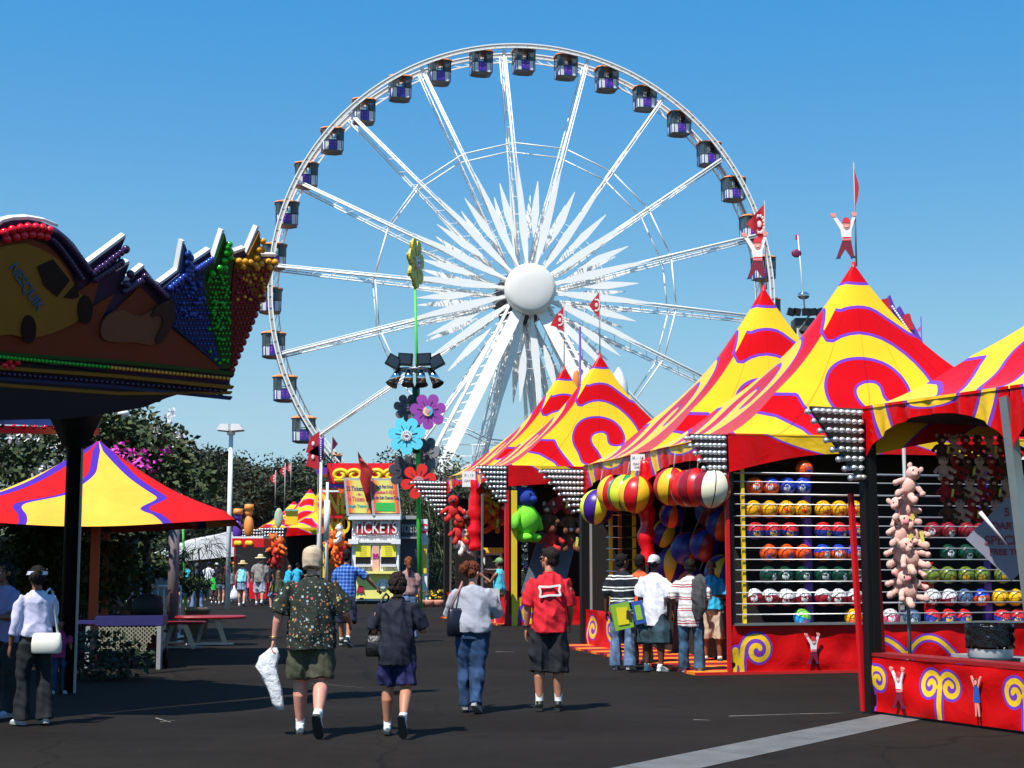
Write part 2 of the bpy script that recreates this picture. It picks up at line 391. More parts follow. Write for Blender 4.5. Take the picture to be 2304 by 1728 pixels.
    for sg in (-1, 1):
        mb = MB(); a, b = V((sg*.7, -1.0, -1.2)), V((sg*12.3, -4.5, gz))
        mb.beam(a, b, .95, .35, side=V((1, 0, 0)))
        off = V((-sg*.0, 1.5, 0)); s2 = V((sg*.75, 0, .3))
        for j in (0, 1): mb.tube([a + s2 + V((0, j*1.4, 0)), b + s2*1.7 + V((0, j*1.6, 0))], .13, 6)
        for i in range(30):
            u, v = i/30, (i+1)/30
            mb.beam(a.lerp(b, u)+s2*.3, a.lerp(b, v)+s2*1.5, .09); mb.beam(a.lerp(b, u)+s2*1.2, a.lerp(b, u)+s2+V((0, 1.5, 0)), .08)
        mb.build('support_leg', WP, W)
        mb = MB(); a, b = V((sg*.6, 4.2, -1.2)), V((sg*5.6, 8.5, gz))
        for dx in (-.32, .32):
            for dy in (-.3, .3): mb.tube([a+V((dx, dy, 0)), b+V((dx*1.3, dy, 0))], .1, 6)
        for i in range(34):
            u, v = i/34, (i+1)/34; e = 1 if i % 2 else -1
            mb.beam(a.lerp(b, u)+V((.34*e, -.3, 0)), a.lerp(b, v)+V((-.34*e, -.3, 0)), .07); mb.beam(a.lerp(b, u)+V((-.3, .3*e, 0)), a.lerp(b, v)+V((-.3, -.3*e, 0)), .07)
        mb.build('support_leg', WP, W)
    mb = MB()
    for x in (-.4, .4): mb.beam((x+.2, 2.6, -2), (x+.9, 3.0, -13), .3, .25)
    mb.box((-.6, 1.4, -5.2), (2.2, 1.4, .12)); 
    for x in (-1.6, -.6, .4):
        for z in (-5.2,): mb.beam((x, .8, z), (x, .8, z+1.9), .07)
    mb.beam((-1.6, .8, -3.4), (.4, .8, -3.4), .07); mb.beam((-1.6, .8, -4.2), (.4, .8, -4.2), .07)
    for i in range(14): mb.beam((1.5+.33*i, -1.1, -2.2-.62*i), (2.5+.33*i, -1.1, -2.4-.62*i), .1)
    mb.build('service_platform', WP, W)
    mb = MB(); z0 = -15.0
    mb.box((-1.6, 3.2, z0), (12, .9, .5)); 
    for i in range(9): mb.beam((-7.2+1.4*i, 2.8, z0), (-7.2+1.4*i, 2.8, z0+1.9), .07)
    for h in (.9, 1.9): mb.beam((-7.4, 2.8, z0+h), (4.2, 2.8, z0+h), .06)
    for sx_ in (-6.6, 3.4): mb.beam((sx_, 3.2, z0), (sx_, 3.2, gz), .4)
    mb.build('walkway', WP, W)
    # cabins
    CAB = mat('cabin_white', (.8, .8, .78), .35); CBL = mat('cabin_blue', (.02, .05, .3), .3); CPU = mat('cabin_purple', (.09, .02, .36), .3); CMG = mat('cabin_magenta', (.65, .1, .55), .4)
    CGL = mat('cabin_window', (.06, .08, .09), .1); COR = mat('cabin_roof_orange', (.85, .3, .09), .45); CFL = mat('cabin_floor_grey', (.16, .16, .17), .5)
    def octo(w, d, c): return [(-w+c, -d), (w-c, -d), (w, -d+c), (w, d-c), (w-c, d), (-w+c, d), (-w, d-c), (-w, -d+c)]
    def oc(z, w, d, c): return [V((x, y, z)) for x, y in octo(w, d, c)]
    mb = MB(); mb.ring_loft([oc(-.98, .86, .74, .17), oc(-.1, .9, .79, .17)], False, 0, False)
    body = mb.build('cabin', CAB, None); g = body
    mb = MB(); mb.ring_loft([oc(-1.16, .5, .45, .18), oc(-1.04, .82, .72, .18), oc(-.96, .89, .77, .17)], True, 0, False); floor = mb.build('cabin_floor', CFL, g)
    mb = MB(); mb.ring_loft([oc(.93, 1.06, .95, .35), oc(1.02, 1.04, .93, .35), oc(1.2, .5, .45, .15)], True, 0, False); roof = mb.build('cabin_roof', COR, g)
    mb = MB()
    for sgn in (-1, 1):
        mb.box((0, sgn*.80, -.53), (.74, .05, .84), mi=0)
        for x in (-.2, .2):
            mb.box((x, sgn*.835, -.5), (.3, .02, .7), mi=1)
            for z in (-.3, -.55): mb.box((x, sgn*.85, z), (.06, .02, .12), Matrix.Rotation(.5, 4, 'Y'), 2)
    for x in (-.885, .885): mb.box((x, 0, -.55), (.04, .5, .8), mi=0)
    for px, py in octo(.9, .79, .17): mb.beam((px, py, -1), (px, py, -.1), .05, mi=0)
    door = mb.build('cabin_door', [CBL, CPU, CMG], g)
    mb = MB()
    pts = octo(.91, .8, .17)
    wins = []
    for seq in ((0, 1, 2, 3, 4), (4, 5, 6, 7, 0)):
        path = [V((*pts[seq[0]], 0)).lerp(V((*pts[(seq[0]+1) % 8], 0)), .76)] + [V((*pts[k % 8], 0)) for k in range(seq[0]+1, seq[0]+5)] + [V((*pts[(seq[0]+4) % 8], 0)).lerp(V((*pts[(seq[0]+5) % 8], 0)), .24)]
        mb = MB(); mb.ring_loft([[p+V((0,0,-.08)), p+V((0,0,.92)), p*.98+V((0,0,.92)), p*.98+V((0,0,-.08))] for p in path], True, 0, False)
        wins.append(mb.build('cabin_window', CGL, g))
    mb = MB()
    for px, py in pts: mb.beam((px, py, -.1), (px, py, .95), .07)
    for i in range(8): mb.beam((*pts[i], -.08), (*pts[(i+1)%8], -.08), .08)
    for y in (-.8, .8):
        mb.beam((-.3, y, -.1), (-.3, y, .95), .06); mb.beam((.3, y, -.1), (.3, y, .95), .06); mb.beam((-.3, y, .12), (.3, y, .12), .05)
    mb.beam((-.0, 1.3, 1.0), (0, -1.3, 1.0), .12)
    frm = mb.build('cabin_frame', mat('cabin_frame', (.07, .08, .09), .4), g)
    kids = [floor, roof, door, frm] + wins
    for k in range(36):
        a = R_(90.3 + 10*k); c = rp(a, R, 1.3); c.z -= 1.0
        if k == 0: o = body; ks = kids
        else:
            o = body.copy(); COL.objects.link(o); ks = []
            for q in kids:
                d = q.copy(); COL.objects.link(d); d.parent = o
        o.parent = W; o.location = c; o.name = 'cabin' if k == 0 else 'cabin.%03d' % k
        o.rotation_euler = (0, 0, R_(3))
ferris()
# ============================================================ BOOTHS
E1 = V((-.2262, .9741, 0)); E2 = V((.9741, .2262, 0)); UP = V((0, 0, 1))
# printed scroll pattern of the canopy faces in photo pixels measured from the peak
_cs = 1 / 2.766
def cp(pts): return [((x*_cs + 1600) - 1922, (y*_cs + 360) - 600) for x, y in pts]
Y1 = [(-400, 52), (-20, 50), (20, 50), (400, 54)]
TOPB = cp([(100, 900), (560, 1010), (700, 958), (750, 940), (800, 967), (850, 940), (930, 926), (1010, 940), (1110, 1000), (1300, 1120), (1700, 1180), (2400, 900)])
BIG = cp([(-600, 1300), (300, 1210), (430, 1170), (560, 1120), (640, 1098), (690, 1100), (730, 1165), (830, 1100), (950, 1080), (1100, 1125), (1250, 1230), (1350, 1340), (1400, 1430), (1400, 1560), (1330, 1700)])
SCR = cp([(840, 1700), (780, 1580), (710, 1500), (692, 1410), (730, 1310), (820, 1250), (950, 1232), (1080, 1262), (1170, 1330), (1225, 1420), (1215, 1485), (1130, 1505), (1060, 1480), (1045, 1400), (1005, 1372), (930, 1378), (873, 1420), (890, 1490), (960, 1555), (1010, 1620), (1060, 1700)])
LOW = cp([(-900, 1420), (0, 1500), (300, 1490), (520, 1480), (560, 1540), (640, 1620), (800, 1760), (-900, 1800)])
ST1 = cp([(240, 1800), (120, 1690), (-200, 1640), (-200, 1600), (60, 1600), (250, 1590), (400, 1610), (560, 1680), (700, 1800)])
BIG = smoothpoly(BIG, 1) + [(500, 900), (-900, 900)]
SCR = smoothpoly(SCR, 2, True); TOPB = smoothpoly(TOPB, 1)
TOPR = TOPB + [(500, -20), (-400, -20)]
def canopy_sd(x, y):
    """<0 yellow, 0..1 purple, >1 red; x,y photo px from the peak (+y down)"""
    if y < 45: return .5 + min(20, 45 - y)/6.5
    if inpoly(x, y, TOPR): colr = 'y'
    elif inpoly(x, y, BIG):
        colr = 'y'
        if inpoly(x, y, SCR) or inpoly(x, y, LOW): colr = 'r'
        if inpoly(x, y, ST1): colr = 'y'
        if x > 150 and y > 300 and (x - y*.55) % 120 > 70: colr = colr
    else: colr = 'r'
    d = min(segd(x, y, TOPB), segd(x, y, BIG[:-2]), segd(x, y, SCR, True), segd(x, y, LOW), segd(x, y, ST1, True), abs(y-45))
    return .5 + (d if colr == 'r' else -d) / 6.5
def canopy(name, a, b, ze, zp, parent, nu=84, nv=64, pat=True, drop=.0):
    """square based pagoda roof in local axes x (E2), y (E1); one sheet of four printed faces"""
    vs, fs, sd, seam = [], [], [], []
    for side in range(4):
        o = len(vs)
        for j in range(nv+1):
            r = .012 + .988 * (j/nv)
            z = zp - (zp-ze) * (1 - (1-r)**1.42) if r < 1 else ze
            for i in range(nu+1):
                u = -1 + 2*i/nu; seam.append((u+1)*2.0 if j > 8 else 0)
                ang = u*PI/4; rr = 1 / (math.cos(ang)**(min(1, r*1.6)))      # round near the top, square below
                rx, ry = r*rr*math.sin(ang)*1.0, -r*rr*math.cos(ang)
                if r > .6:
                    k = (r-.6)/.4; rx = rx*(1-k) + r*u*k; ry = ry*(1-k) - r*k
                sag = -.10*(1-u*u)*math.sin(PI*min(1, r))*.6
                c, s_ = math.cos(side*PI/2), math.sin(side*PI/2)
                X, Y = rx*c - ry*s_, rx*s_ + ry*c
                vs.append((X*a, Y*b, z+sag*(zp-ze)*.35))
                if pat:
                    k = 330/1.0; yy = (1-(1-r)**1.42)*385 if r < 1 else 385
                    xx = rx*410 + 126*r
                    sd.append(canopy_sd(xx, yy))
                else: sd.append(0)
        for j in range(nv):
            for i in range(nu): fs.append((o+j*(nu+1)+i, o+j*(nu+1)+i+1, o+(j+1)*(nu+1)+i+1, o+(j+1)*(nu+1)+i))
    me = bpy.data.meshes.new(name); me.from_pydata(vs, [], fs); me.materials.append(M_tent)
    at = me.attributes.new('sd', 'FLOAT', 'POINT'); at.data.foreach_set('value', sd); at = me.attributes.new('seam', 'FLOAT', 'POINT'); at.data.foreach_set('value', seam)
    me.polygons.foreach_set('use_smooth', [True]*len(fs)); me.update()
    return link(name, me, parent)
_can = {}
def canopy_cached(name, a, b, ze, zp, parent):
    if 'me' not in _can:
        o = canopy(name, 1, 1, 0, 1, parent); _can['me'] = o.data
    else: o = link(name, _can['me'], parent)
    o.scale = (a, b, zp-ze); o.location = (0, 0, ze); return o
# arched side valance pattern (u 0..1 along one bay, v 0..1 top to bottom)
def val_sd(u, v):
    d = 9
    for c, w_, k in ((.12, .045, .05), (.88, .045, -.05)):
        d = min(d, (abs(u - c - k*v) - w_) / .018)
    e = (math.hypot((u-.5)/.17, (v)/.55) - 1) * .17 / .03
    return min(d, e)
def arch_valance(p0, p1, ztop, zt, zb, parent, name='valance', hook=0.0):
    """hanging cloth from p0 to p1 with an arched lower edge: zt at the crown, zb at the sides"""
    def pos(u, v):
        p = p0.lerp(p1, u); low = zb + (zt-zb)*(max(0, 1-abs(2*u-1)**2.3))**.6
        z = ztop*(1-v) + low*v
        n = (p1-p0).normalized().cross(UP)
        return V((p.x, p.y, z)) + n*(.02*math.sin(u*37)+.012*math.sin(u*71+2))*v
    return cloth(name, pos, val_sd, 70, 12, M_tent, parent)
def led_wing(pos, out, w_, h_, parent=None, cols=9, rows=8):
    """stepped triangular wing of lamps: top edge horizontal, vertical edge on the corner post; out = outward direction"""
    o = out.normalized(); nrm = o.cross(UP)
    mb = MB(); mb.prism([(0, 0), (w_, 0), (w_*.96, -h_*.08), (.04*w_, -h_), (0, -h_)], Matrix(((o.x, 0, nrm.x, pos.x), (o.y, 0, nrm.y, pos.y), (0, 1, 0, pos.z), (0, 0, 0, 1))), .05, 1)
    r = h_/rows*.34
    for i in range(rows):
        z = -h_*(i+.5)/rows; L = w_*(1-(i+.2)/rows*.93); k = max(2, int(cols*L/w_))
        for j in range(k):
            for sg in (-1, 1):
                c = pos + o*(L*(j+.6)/k) + UP*z + nrm*sg*.045
                mb.ellip(c, (r*1.3, r*1.3, r*.9), None, 8, 5, 0)
        c = pos + o*(L + r*1.5) + UP*(z-.01); mb.ellip(c, (r, r, r), None, 8, 5, 0)
    return mb.build('lamp_wing', [mat('lamp_lens', (.82, .82, .82), .3, .65, var=.1), mat('lamp_panel', (.09, .09, .095), .35, .5)], parent)
def scroll_sd(parts, yw, pw):
    """parts: list of (polyline, halfwidth); <0 yellow, 0..1 purple rim, >1 red"""
    def f(x, y):
        d = 9
        for pl, hw in parts: d = min(d, segd(x, y, pl) - hw)
        return d / pw
    return f
def apron(p0, p1, z0, z1, motif, parent, th=.02, seed=0, skew=0, name='apron', n=110, m=36, col=None):
    L = (p1-p0).length; nrm = (p1-p0).normalized().cross(UP); rr = random.Random(seed); ph = [rr.uniform(0, 6) for _ in range(4)]
    def pos(u, v):
        p = p0.lerp(p1, u); x = u*L
        dd = .012*math.sin(x*5+ph[0]+v*3)+.010*math.sin(x*11+ph[1]-v*4)+.015*math.sin(x*2.2+v*5+ph[2])
        return V((p.x, p.y, z0+(z1-z0)*v)) + nrm*(th + dd*(1-abs(2*v-1)**3))
    return cloth(name, pos, lambda u, v: motif(u*L, v*(z1-z0)), n, m, M_apron, parent)
def rig_boy(M, s, parent, name='cutout_figure', grp=None, boy=True, mats3=None):
    """flat painted cut-out of a cheering child, arms raised; local xy, height s, origin at the feet"""
    S = s
    sk, sh, tr, ca, bk = [mat(n_, c_, .5) for n_, c_ in (('figure_skin', (.8, .3, .25)), ('figure_white', (.82, .8, .78)), ('figure_maroon', (.2, .008, .03)), ('figure_cap', (.7, .03, .05)), ('figure_shoe', (.03, .03, .12)))]
    mb = MB(); c = [sk, sh, tr, ca, bk]
    Q = lambda pts: [(x*S, y*S) for x, y in pts]
    T = lambda z: M @ Matrix.Translation((0, 0, z*S))
    mb.prism(Q([(-.21,.03),(-.13,.04),(-.03,.2),(.07,.04),(.14,.05),(.085,.38),(-.085,.38)]), T(0), .03*S, 2)
    mb.prism(Q([(-.23,0),(-.13,.01),(-.125,.05),(-.2,.045)]), T(.004), .035*S, 4); mb.prism(Q([(.07,0),(.17,.02),(.15,.06),(.07,.045)]), T(.004), .035*S, 4)
    mb.prism(Q([(-.085,.36),(.085,.36),(.1,.6),(.16,.78),(.19,.86),(.13,.88),(.07,.72),(-.08,.7),(-.2,.87),(-.26,.84),(-.12,.6)]), T(.004), .035*S, 1)
    for y in (.37, .42): mb.prism(Q([(-.088,y),(.088,y),(.09,y+.028),(-.09,y+.028)]), T(.010), .036*S, 3)
    mb.prism(Q([(.07*math.cos(t*PI/8), .70+.09*math.sin(t*PI/8)) for t in range(16)]), T(.014), .04*S, 0)
    for x0, y0 in ((-.245, .89), (.165, .9)): mb.prism(Q([(x0-.04,y0-.03),(x0+.03,y0-.03),(x0+.05,y0+.03),(x0+.01,y0+.06),(x0-.02,y0+.04),(x0-.05,y0+.07),(x0-.07,y0+.03)]), T(.012), .04*S, 0)
    mb.prism(Q([(-.09,.74),(.07,.73),(.075,.78),(.05,.83),(0,.85),(-.06,.83)]), T(.02), .045*S, 3)
    mb.prism(Q([(-.035,.665),(.035,.665),(.02,.65),(-.02,.65)]), T(.022), .046*S, 1)
    return mb.build(name, c, parent)
def pennant(base, hp, parent, ln=.9, wd=.75, direc=V((-1, .1, 0)), pole=.012, emblem=True, droop=.0, name='pennant_flag', label=None, grp=None, purple=False):
    """pole with a triangular red flag; returns the thing"""
    t = empty(name, base); 
    mb = MB(); mb.cyl((0,0,0), (0,0,hp), pole*1.3, pole, 8); mb.build('pole', M_grey, t)
    d = direc.normalized(); mb = MB(); n = 10; nz = d.cross(UP)
    for i in range(n):
        for (u0, u1) in ((i/n, (i+1)/n),):
            q = []
            for u, s in ((u0, 1), (u1, 1), (u1, -1), (u0, -1)):
                h = (1-u)*wd/2*s; q.append(d*(u*ln) + UP*(hp - wd/2 - .05 + h - droop*u*u*ln) + nz*.06*math.sin(u*7)*ln)
            mb.add(q, [(0,1,2,3)], 0, True)
    mb.build('flag', mat('pennant_red', (.45, .006, .02), .55) if not purple else mat('pennant_maroon', (.16, .008, .06), .55), t)
    if emblem:
        mb = MB(); c = d*(ln*.3) + UP*(hp - wd/2 - .05 - droop*.09*ln); r = wd*.2
        for sg in (-1, 1):
            nn = nz*sg*.035*ln
            for k in range(14):
                a = 2*PI*k/14; q = c + nn + nz*.06*math.sin(2.1)*ln + d*r*.62*math.cos(a) + UP*r*math.sin(a)
                mb.ellip(q, (r*.2, .006, r*.2), None, 6, 4)
            mb.ellip(c + nn + nz*.05*ln, (r*.3, .006, r*.42), None, 8, 4)
        mb.build('emblem', mat('emblem_white', (.75, .6, .58), .6), t)
    if label: tag(t, label, 'flag', grp)
    return t
def booth(name, label, O, k, wd, ln, ze, zp, dirE1=E1, dirE2=E2, units=2, aproncfg=None, zc=.69, near_front=True):
    """O near left ground corner; E1 recedes, E2 to the right. Returns root + local->world helper"""
    ang = math.atan2(dirE2.y, dirE2.x)
    B = empty(name, O, ang); tag(B, label, 'game booth', 'striped game booths of the midway')
    # local: x = E2, y = E1
    L = ln*units
    for i in range(units):
        cy = ln*(i+.5)
        T = canopy_cached('canopy', wd/2*1.02, ln/2*1.02, ze, zp, B); T.location = (wd/2, cy, ze)
        mb = MB(); mb.tube([(wd/2, cy, zp-.25*k), (wd/2, cy, zp+.02)], [.05*k, .03*k], 8); mb.build('peak_cap', M_redp, B)
    mb = MB()
    for x in (.03, wd-.03):
        for y in [.03, L-.03]:
            mb.box((x, y, ze/2), (.09*k, .09*k, ze))
    for y in (.03, L-.03): mb.box((wd/2, y, ze-.05), (wd, .06, .08))
    for x in (.03, wd-.03): mb.box((x, L/2, ze-.05), (.06, L, .08))
    mb.build('frame', M_black, B)
    return B
def zof(y, Y): return P(1152, y, Y).z
ORD = ['first','second','third','fourth','fifth','sixth','seventh','eighth','ninth','tenth','eleventh','twelfth','thirteenth','fourteenth']
# ------------------------------------------------------------ striped floor
def floor_mat():
    m, nt, b = nm('striped_floor'); N, L = nt.nodes, nt.links
    tc = N.new('ShaderNodeTexCoord'); sp = N.new('ShaderNodeSeparateXYZ'); L.new(tc.outputs['Object'], sp.inputs[0])
    fr = mth(nt, 'FRACT', mth(nt, 'MULTIPLY', sp.outputs['Y'], 1.0))
    y = mth(nt, 'LESS_THAN', fr, .35); d = mth(nt, 'LESS_THAN', mth(nt, 'ABSOLUTE', mth(nt, 'SUBTRACT', fr, .68)), .12)
    c = mixc(nt, d, mixc(nt, y, (.5, .012, .01, 1), (.85, .25, .015, 1)), (.12, .006, .03, 1))
    L.new(c, b.inputs['Base Color']); b.inputs['Roughness'].default_value = .5; return m
M_floor = floor_mat()
def mk_spiral(cx, cy, r, flip=1, foot=True):
    p = [(cx - flip*r*.98, -.1), (cx - flip*r*1.06, cy*.5)] if foot else []
    return p + [(cx + flip*q[0], cy + q[1]) for q in [((r*(1-.80*t))*math.cos(PI*1.02 - 2*PI*1.42*t), (r*(1-.80*t))*math.sin(PI*1.02 - 2*PI*1.42*t)) for t in [i/44 for i in range(45)]]]
def wrap_pole(B, x, y, z0, z1, w=.2):
    mb = MB(); n = 14; rings = []
    for i in range(n+1):
        z = z0+(z1-z0)*i/n; k = w/2*(1+.14*math.sin(i*2.1)+.1*math.sin(i*4.7+1)); dx = .02*math.sin(i*1.3)
        rings.append([V((x+dx+k*a, y+k*b, z)) for a, b in ((-1,-.8),(0,-1.05),(1,-.8),(1.05,0),(1,.8),(0,1.05),(-1,.8),(-1.05,0))])
    mb.ring_loft(rings); mb.build('pole_wrap', M_redv, B)
    mb = MB(); mb.cyl((x, y, 0), (x, y, z1+.1), .03, n=8); mb.build('pole', M_steel, B)
def paper_sign(B, x, y, z, w, h, nrm, lines, lab=None):
    M = frame(V((x, y, z)), V(nrm).cross(UP)*-1, UP)
    mb = MB(); mb.box((0,0,0), (w, h, .012)); s = mb.build('paper_sign', mat('paper_white', (.8,.8,.78), .6), B, M)
    for t, yy, sz in lines: text(t, Matrix.Translation((0, yy, .009)), sz, M_black, s, ext=.001)
    return s
# ============================================================ BOOTH 1 (basketball rack booth)
O1 = G(1645, 1518); LN = 3.81; ZE = 3.45
B1 = booth('game_booth', 'large twin peaked striped booth with the racks of basketballs on its front', O1, 1, 6.0, LN, ZE, 6.5)
caps = [c for c in B1.children if c.name.startswith('canopy')]; caps[1].scale.z = 6.78 - ZE
for c in B1.children:
    if c.name.startswith('peak_cap') and c.name != 'peak_cap': c.location.z = .28
for i in (1, 0): arch_valance(V((-.02, LN*(i+1), 0)), V((-.02, LN*i, 0)), ZE+.02, 3.17, 2.82, B1)
def vfront(u, v):
    x = u*6; d = 9
    for a, b in ((.62, 1.5), (2.6, 3.3), (4.4, 5.1)): d = min(d, max(a - (x-.9*v), (x-.9*v) - b))
    return d/.07
def front_val(B, wd, ze, zt, zb, x0=0.0):
    def pos(u, v):
        low = zb + (zt-zb)*min(1, math.sin(PI*min(.5, u*1.6)))
        return V((x0+(wd-x0)*u, -.03-.015*math.sin(u*60)*v*(1-u)-.03*math.sin(u*15+1)*v*(1 if u < .15 else .3), ze*(1-v)+low*v))
    return cloth('valance', pos, vfront, 110, 10, M_tent, B)
front_val(B1, 6.0, ZE+.02, 3.2, 2.9)
f1 = lambda x, y: scroll_sd([(mk_spiral(.40, .30, .235), .036), ([(.03,0),(.06,.3)], .05), (smoothpoly([(2.05,.1),(2.1,.42),(2.4,.46),(2.65,.3),(2.8,.12)],2), .03), (smoothpoly([(2.75,.2),(2.95,.44),(3.2,.46),(3.42,.3),(3.6,.1)],2), .03)], .03, .035)(x, y)
apron(V((0,0,0)), V((6,0,0)), .04, .70, f1, B1, seed=1, n=200, m=44)
apron(V((0,7.6,0)), V((0,5.3,0)), .04, .70, lambda x, y: scroll_sd([(mk_spiral(.5,.3,.24), .04), (mk_spiral(1.7,.3,.24,-1), .04)], .03, .035)(x, y), B1, seed=2)
rig_boy(frame(V((1.25, -.075, .14)), (1,0,0), UP), .46, B1, name='printed_figure')
mb = MB(); mb.box((2.7, 3.8, .02), (6.5, 7.7, .04)); mb.build('floor', M_floor, B1)
mb = MB(); mb.box((3.0, .08, .71), (5.9, .3, .03)); mb.build('counter_rail', M_steel, B1)
mb = MB(); mb.box((3.4, 4.4, 1.65), (.04, 6.2, 3.2)); mb.box((3.2, 1.25, 1.65), (5.5, .04, 3.2)); mb.box((3.0, 7.5, 1.65), (5.8, .04, 3.2)); mb.box((5.9, 3.9, 1.65), (.04, 7.2, 3.2)); mb.box((3, 3.8, 3.36), (5.9, 7.5, .03))
mb.build('curtain', M_blackcloth, B1)  # added black sheets and ceiling that make the booth interior dark
mb = MB(); mb.box((1.0, 3.9, .93), (.35, 5, .05)); mb.build('counter_top', mat('counter_grey', (.25,.24,.22), .5), B1)
mb = MB(); mb.box((1.0, 3.9, .46), (.3, 4.9, .9)); mb.build('counter_front', M_blackcloth, B1)
wrap_pole(B1, 0, LN, 1.55, 3.35, .22)
paper_sign(B1, -.16, LN-.05, 3.28, .24, .28, (-.3, -1, 0), [('X - 14', .07, .075), ('GAME', -.03, .06), ('OPEN', -.09, .045)])
for nm_, x, y, z0, z1, w_, m in (('corner_post', -.03, -.02, 0, 2.9, .055, M_redp), ('corner_post', -.02, 7.6, .0, 2.9, .16, M_black), ('post', .09, 7.52, 0, 2.9, .06, M_grey)):
    mb = MB(); mb.box((x, y, (z0+z1)/2), (w_, w_, z1-z0)); mb.build(nm_, m, B1)
led_wing(V((-.03, 0, ZE+.0)), V((-1,0,0)), .56, .86, B1); led_wing(V((-.03, 7.6, ZE-.06)), V((-1,0,0)), .84, .86, B1, cols=12)
# rack
RK = empty('ball_rack', (O1.x, O1.y, 0), math.atan2(E2.y, E2.x)); tag(RK, 'tall rack of horizontal steel rods with yellow and purple uprights holding basketballs', 'rack')
def rx(px): # photo x -> local x on the front plane
    d = ray(px, 1262); p0 = O1; t = (p0).dot(E1)/d.dot(E1); return (V((d.x*t, d.y*t, 0))-p0).dot(E2)
rodz = [zof(y, 22.0) for y in (1062.7,1083,1111,1134,1160.7,1182,1208,1233,1259,1283,1309,1334,1359,1383)]
mb = MB()
for i, z in enumerate(rodz):
    mb.tube([(rx(1655), .01, z), (5.9, .01, z)], .0085, 6)
    if i % 2 == 0: mb.tube([(rx(1655), .22, z), (5.9, .22, z)], .0085, 6)
mb.build('rods', mat('rod_steel', (.6,.6,.6), .35, .6), RK)
def upr(px, w_, m, y=.0, z1=3.0, lean=0):
    mb = MB(); x = rx(px); mb.beam((x+lean, y+.05, .72), (x, y+.05, z1), w_, w_*.8, mi=0); mb.build('upright', m, RK)
upr(1676, .05, M_yelp); upr(1833, .11, M_purp, .2); upr(2237, .12, M_purp, .2); upr(2560, .1, M_purp, .2)
upr(1660, .07, mat('wood_brown', (.35,.12,.03), .6), .3); upr(2110, .12, M_redp, .25, 1.6); upr(2047, .07, M_grey, .25, 1.9)
# ladder like far rack in the left bay
RL = empty('ball_rack', O1 + E1*6.6 + E2*.1, math.atan2(E2.y, E2.x)); tag(RL, 'narrow yellow and wood ladder rack at the far corner of the basketball booth', 'rack')
mb = MB()
for i in range(10): mb.tube([(.02,0,.8+.21*i), (.62,0,.8+.21*i)], .01, 6)
mb.build('rods', M_chrome, RL)
for x, m in ((.12, M_yelp), (.3, MATS['wood_brown']), (.58, M_yelp)):
    mb = MB(); mb.box((x, .04, 1.75), (.06, .06, 2.1)); mb.build('upright', m, RL)
# ------------------------------------------------------------ basketballs
def ball_mat(name, top, bot, seam=(.01,.01,.01,1), logo=None):
    m, nt, b = nm(name); N, L = nt.nodes, nt.links
    tc = N.new('ShaderNodeTexCoord'); s = N.new('ShaderNodeSeparateXYZ'); L.new(tc.outputs['Object'], s.inputs[0])
    X, Y, Z = s.outputs
    c = mixc(nt, mth(nt, 'GREATER_THAN', Z, .012), bot, top)
    if logo:
        n_ = N.new('ShaderNodeTexNoise'); n_.inputs['Scale'].default_value = 22; n_.inputs['Detail'].default_value = 1; L.new(tc.outputs['Object'], n_.inputs['Vector'])
        dd = mth(nt, 'ADD', mth(nt, 'MULTIPLY', X, X), mth(nt, 'MULTIPLY', mth(nt, 'ADD', Z, .035), mth(nt, 'ADD', Z, .035)))
        k = mth(nt, 'MULTIPLY', mth(nt, 'LESS_THAN', dd, .0026), mth(nt, 'GREATER_THAN', n_.outputs['Fac'], .47))
        c = mixc(nt, k, c, logo)
    e = mth(nt, 'LESS_THAN', mth(nt, 'ABSOLUTE', Z), .0035)
    e = mth(nt, 'MAXIMUM', e, mth(nt, 'LESS_THAN', mth(nt, 'ABSOLUTE', X), .0035))
    q = mth(nt, 'SUBTRACT', mth(nt, 'ABSOLUTE', X), mth(nt, 'ADD', mth(nt, 'MULTIPLY', mth(nt, 'MULTIPLY', Z, Z), 3.0), .058))
    e = mth(nt, 'MAXIMUM', e, mth(nt, 'LESS_THAN', mth(nt, 'ABSOLUTE', q), .0035))
    L.new(mixc(nt, e, c, seam), b.inputs['Base Color']); b.inputs['Roughness'].default_value = .32; return m
BT = dict(
 orange=('orange and white', (.85,.09,.01,1), (.8,.07,.01,1), (.7,.7,.7,1)), ob=('orange and blue', (.02,.06,.5,1), (.85,.1,.02,1), (.75,.75,.8,1)), blue=('royal blue and white', (.02,.06,.5,1), (.02,.06,.5,1), (.75,.75,.8,1)),
 yel=('yellow and red', (.9,.45,.01,1), (.9,.42,.01,1), (.8,.06,.01,1)), mul=('red, blue and yellow', (.65,.02,.03,1), (.03,.05,.35,1), (.8,.5,.05,1)),
 oo=('orange', (.9,.1,.01,1), (.9,.09,.01,1), (.1,.08,.4,1)), grn=('dark green', (.005,.06,.035,1), (.005,.05,.03,1), (.8,.8,.8,1)), mar=('white and maroon', (.8,.78,.78,1), (.35,.01,.03,1), (.8,.8,.8,1)),
 mix=('green and blue swirled', (.2,.6,.08,1), (.02,.35,.75,1), (.7,.1,.3,1)), mrd=('maroon', (.3,.015,.03,1), (.25,.01,.02,1), (.7,.7,.7,1)), olv=('olive green', (.16,.22,.03,1), (.14,.2,.03,1), (.75,.35,.03,1)),
 navy=('navy', (.01,.02,.1,1), (.01,.02,.09,1), (.3,.3,.6,1)), stl=('slate blue', (.08,.13,.25,1), (.08,.13,.25,1), (.5,.6,.7,1)), pink=('pink and white', (.8,.7,.7,1), (.75,.08,.2,1), (.8,.8,.8,1)), gry=('bright yellow', (.9,.5,.01,1), (.9,.5,.01,1), (.2,.1,.01,1)))
bmesh_ball = {}
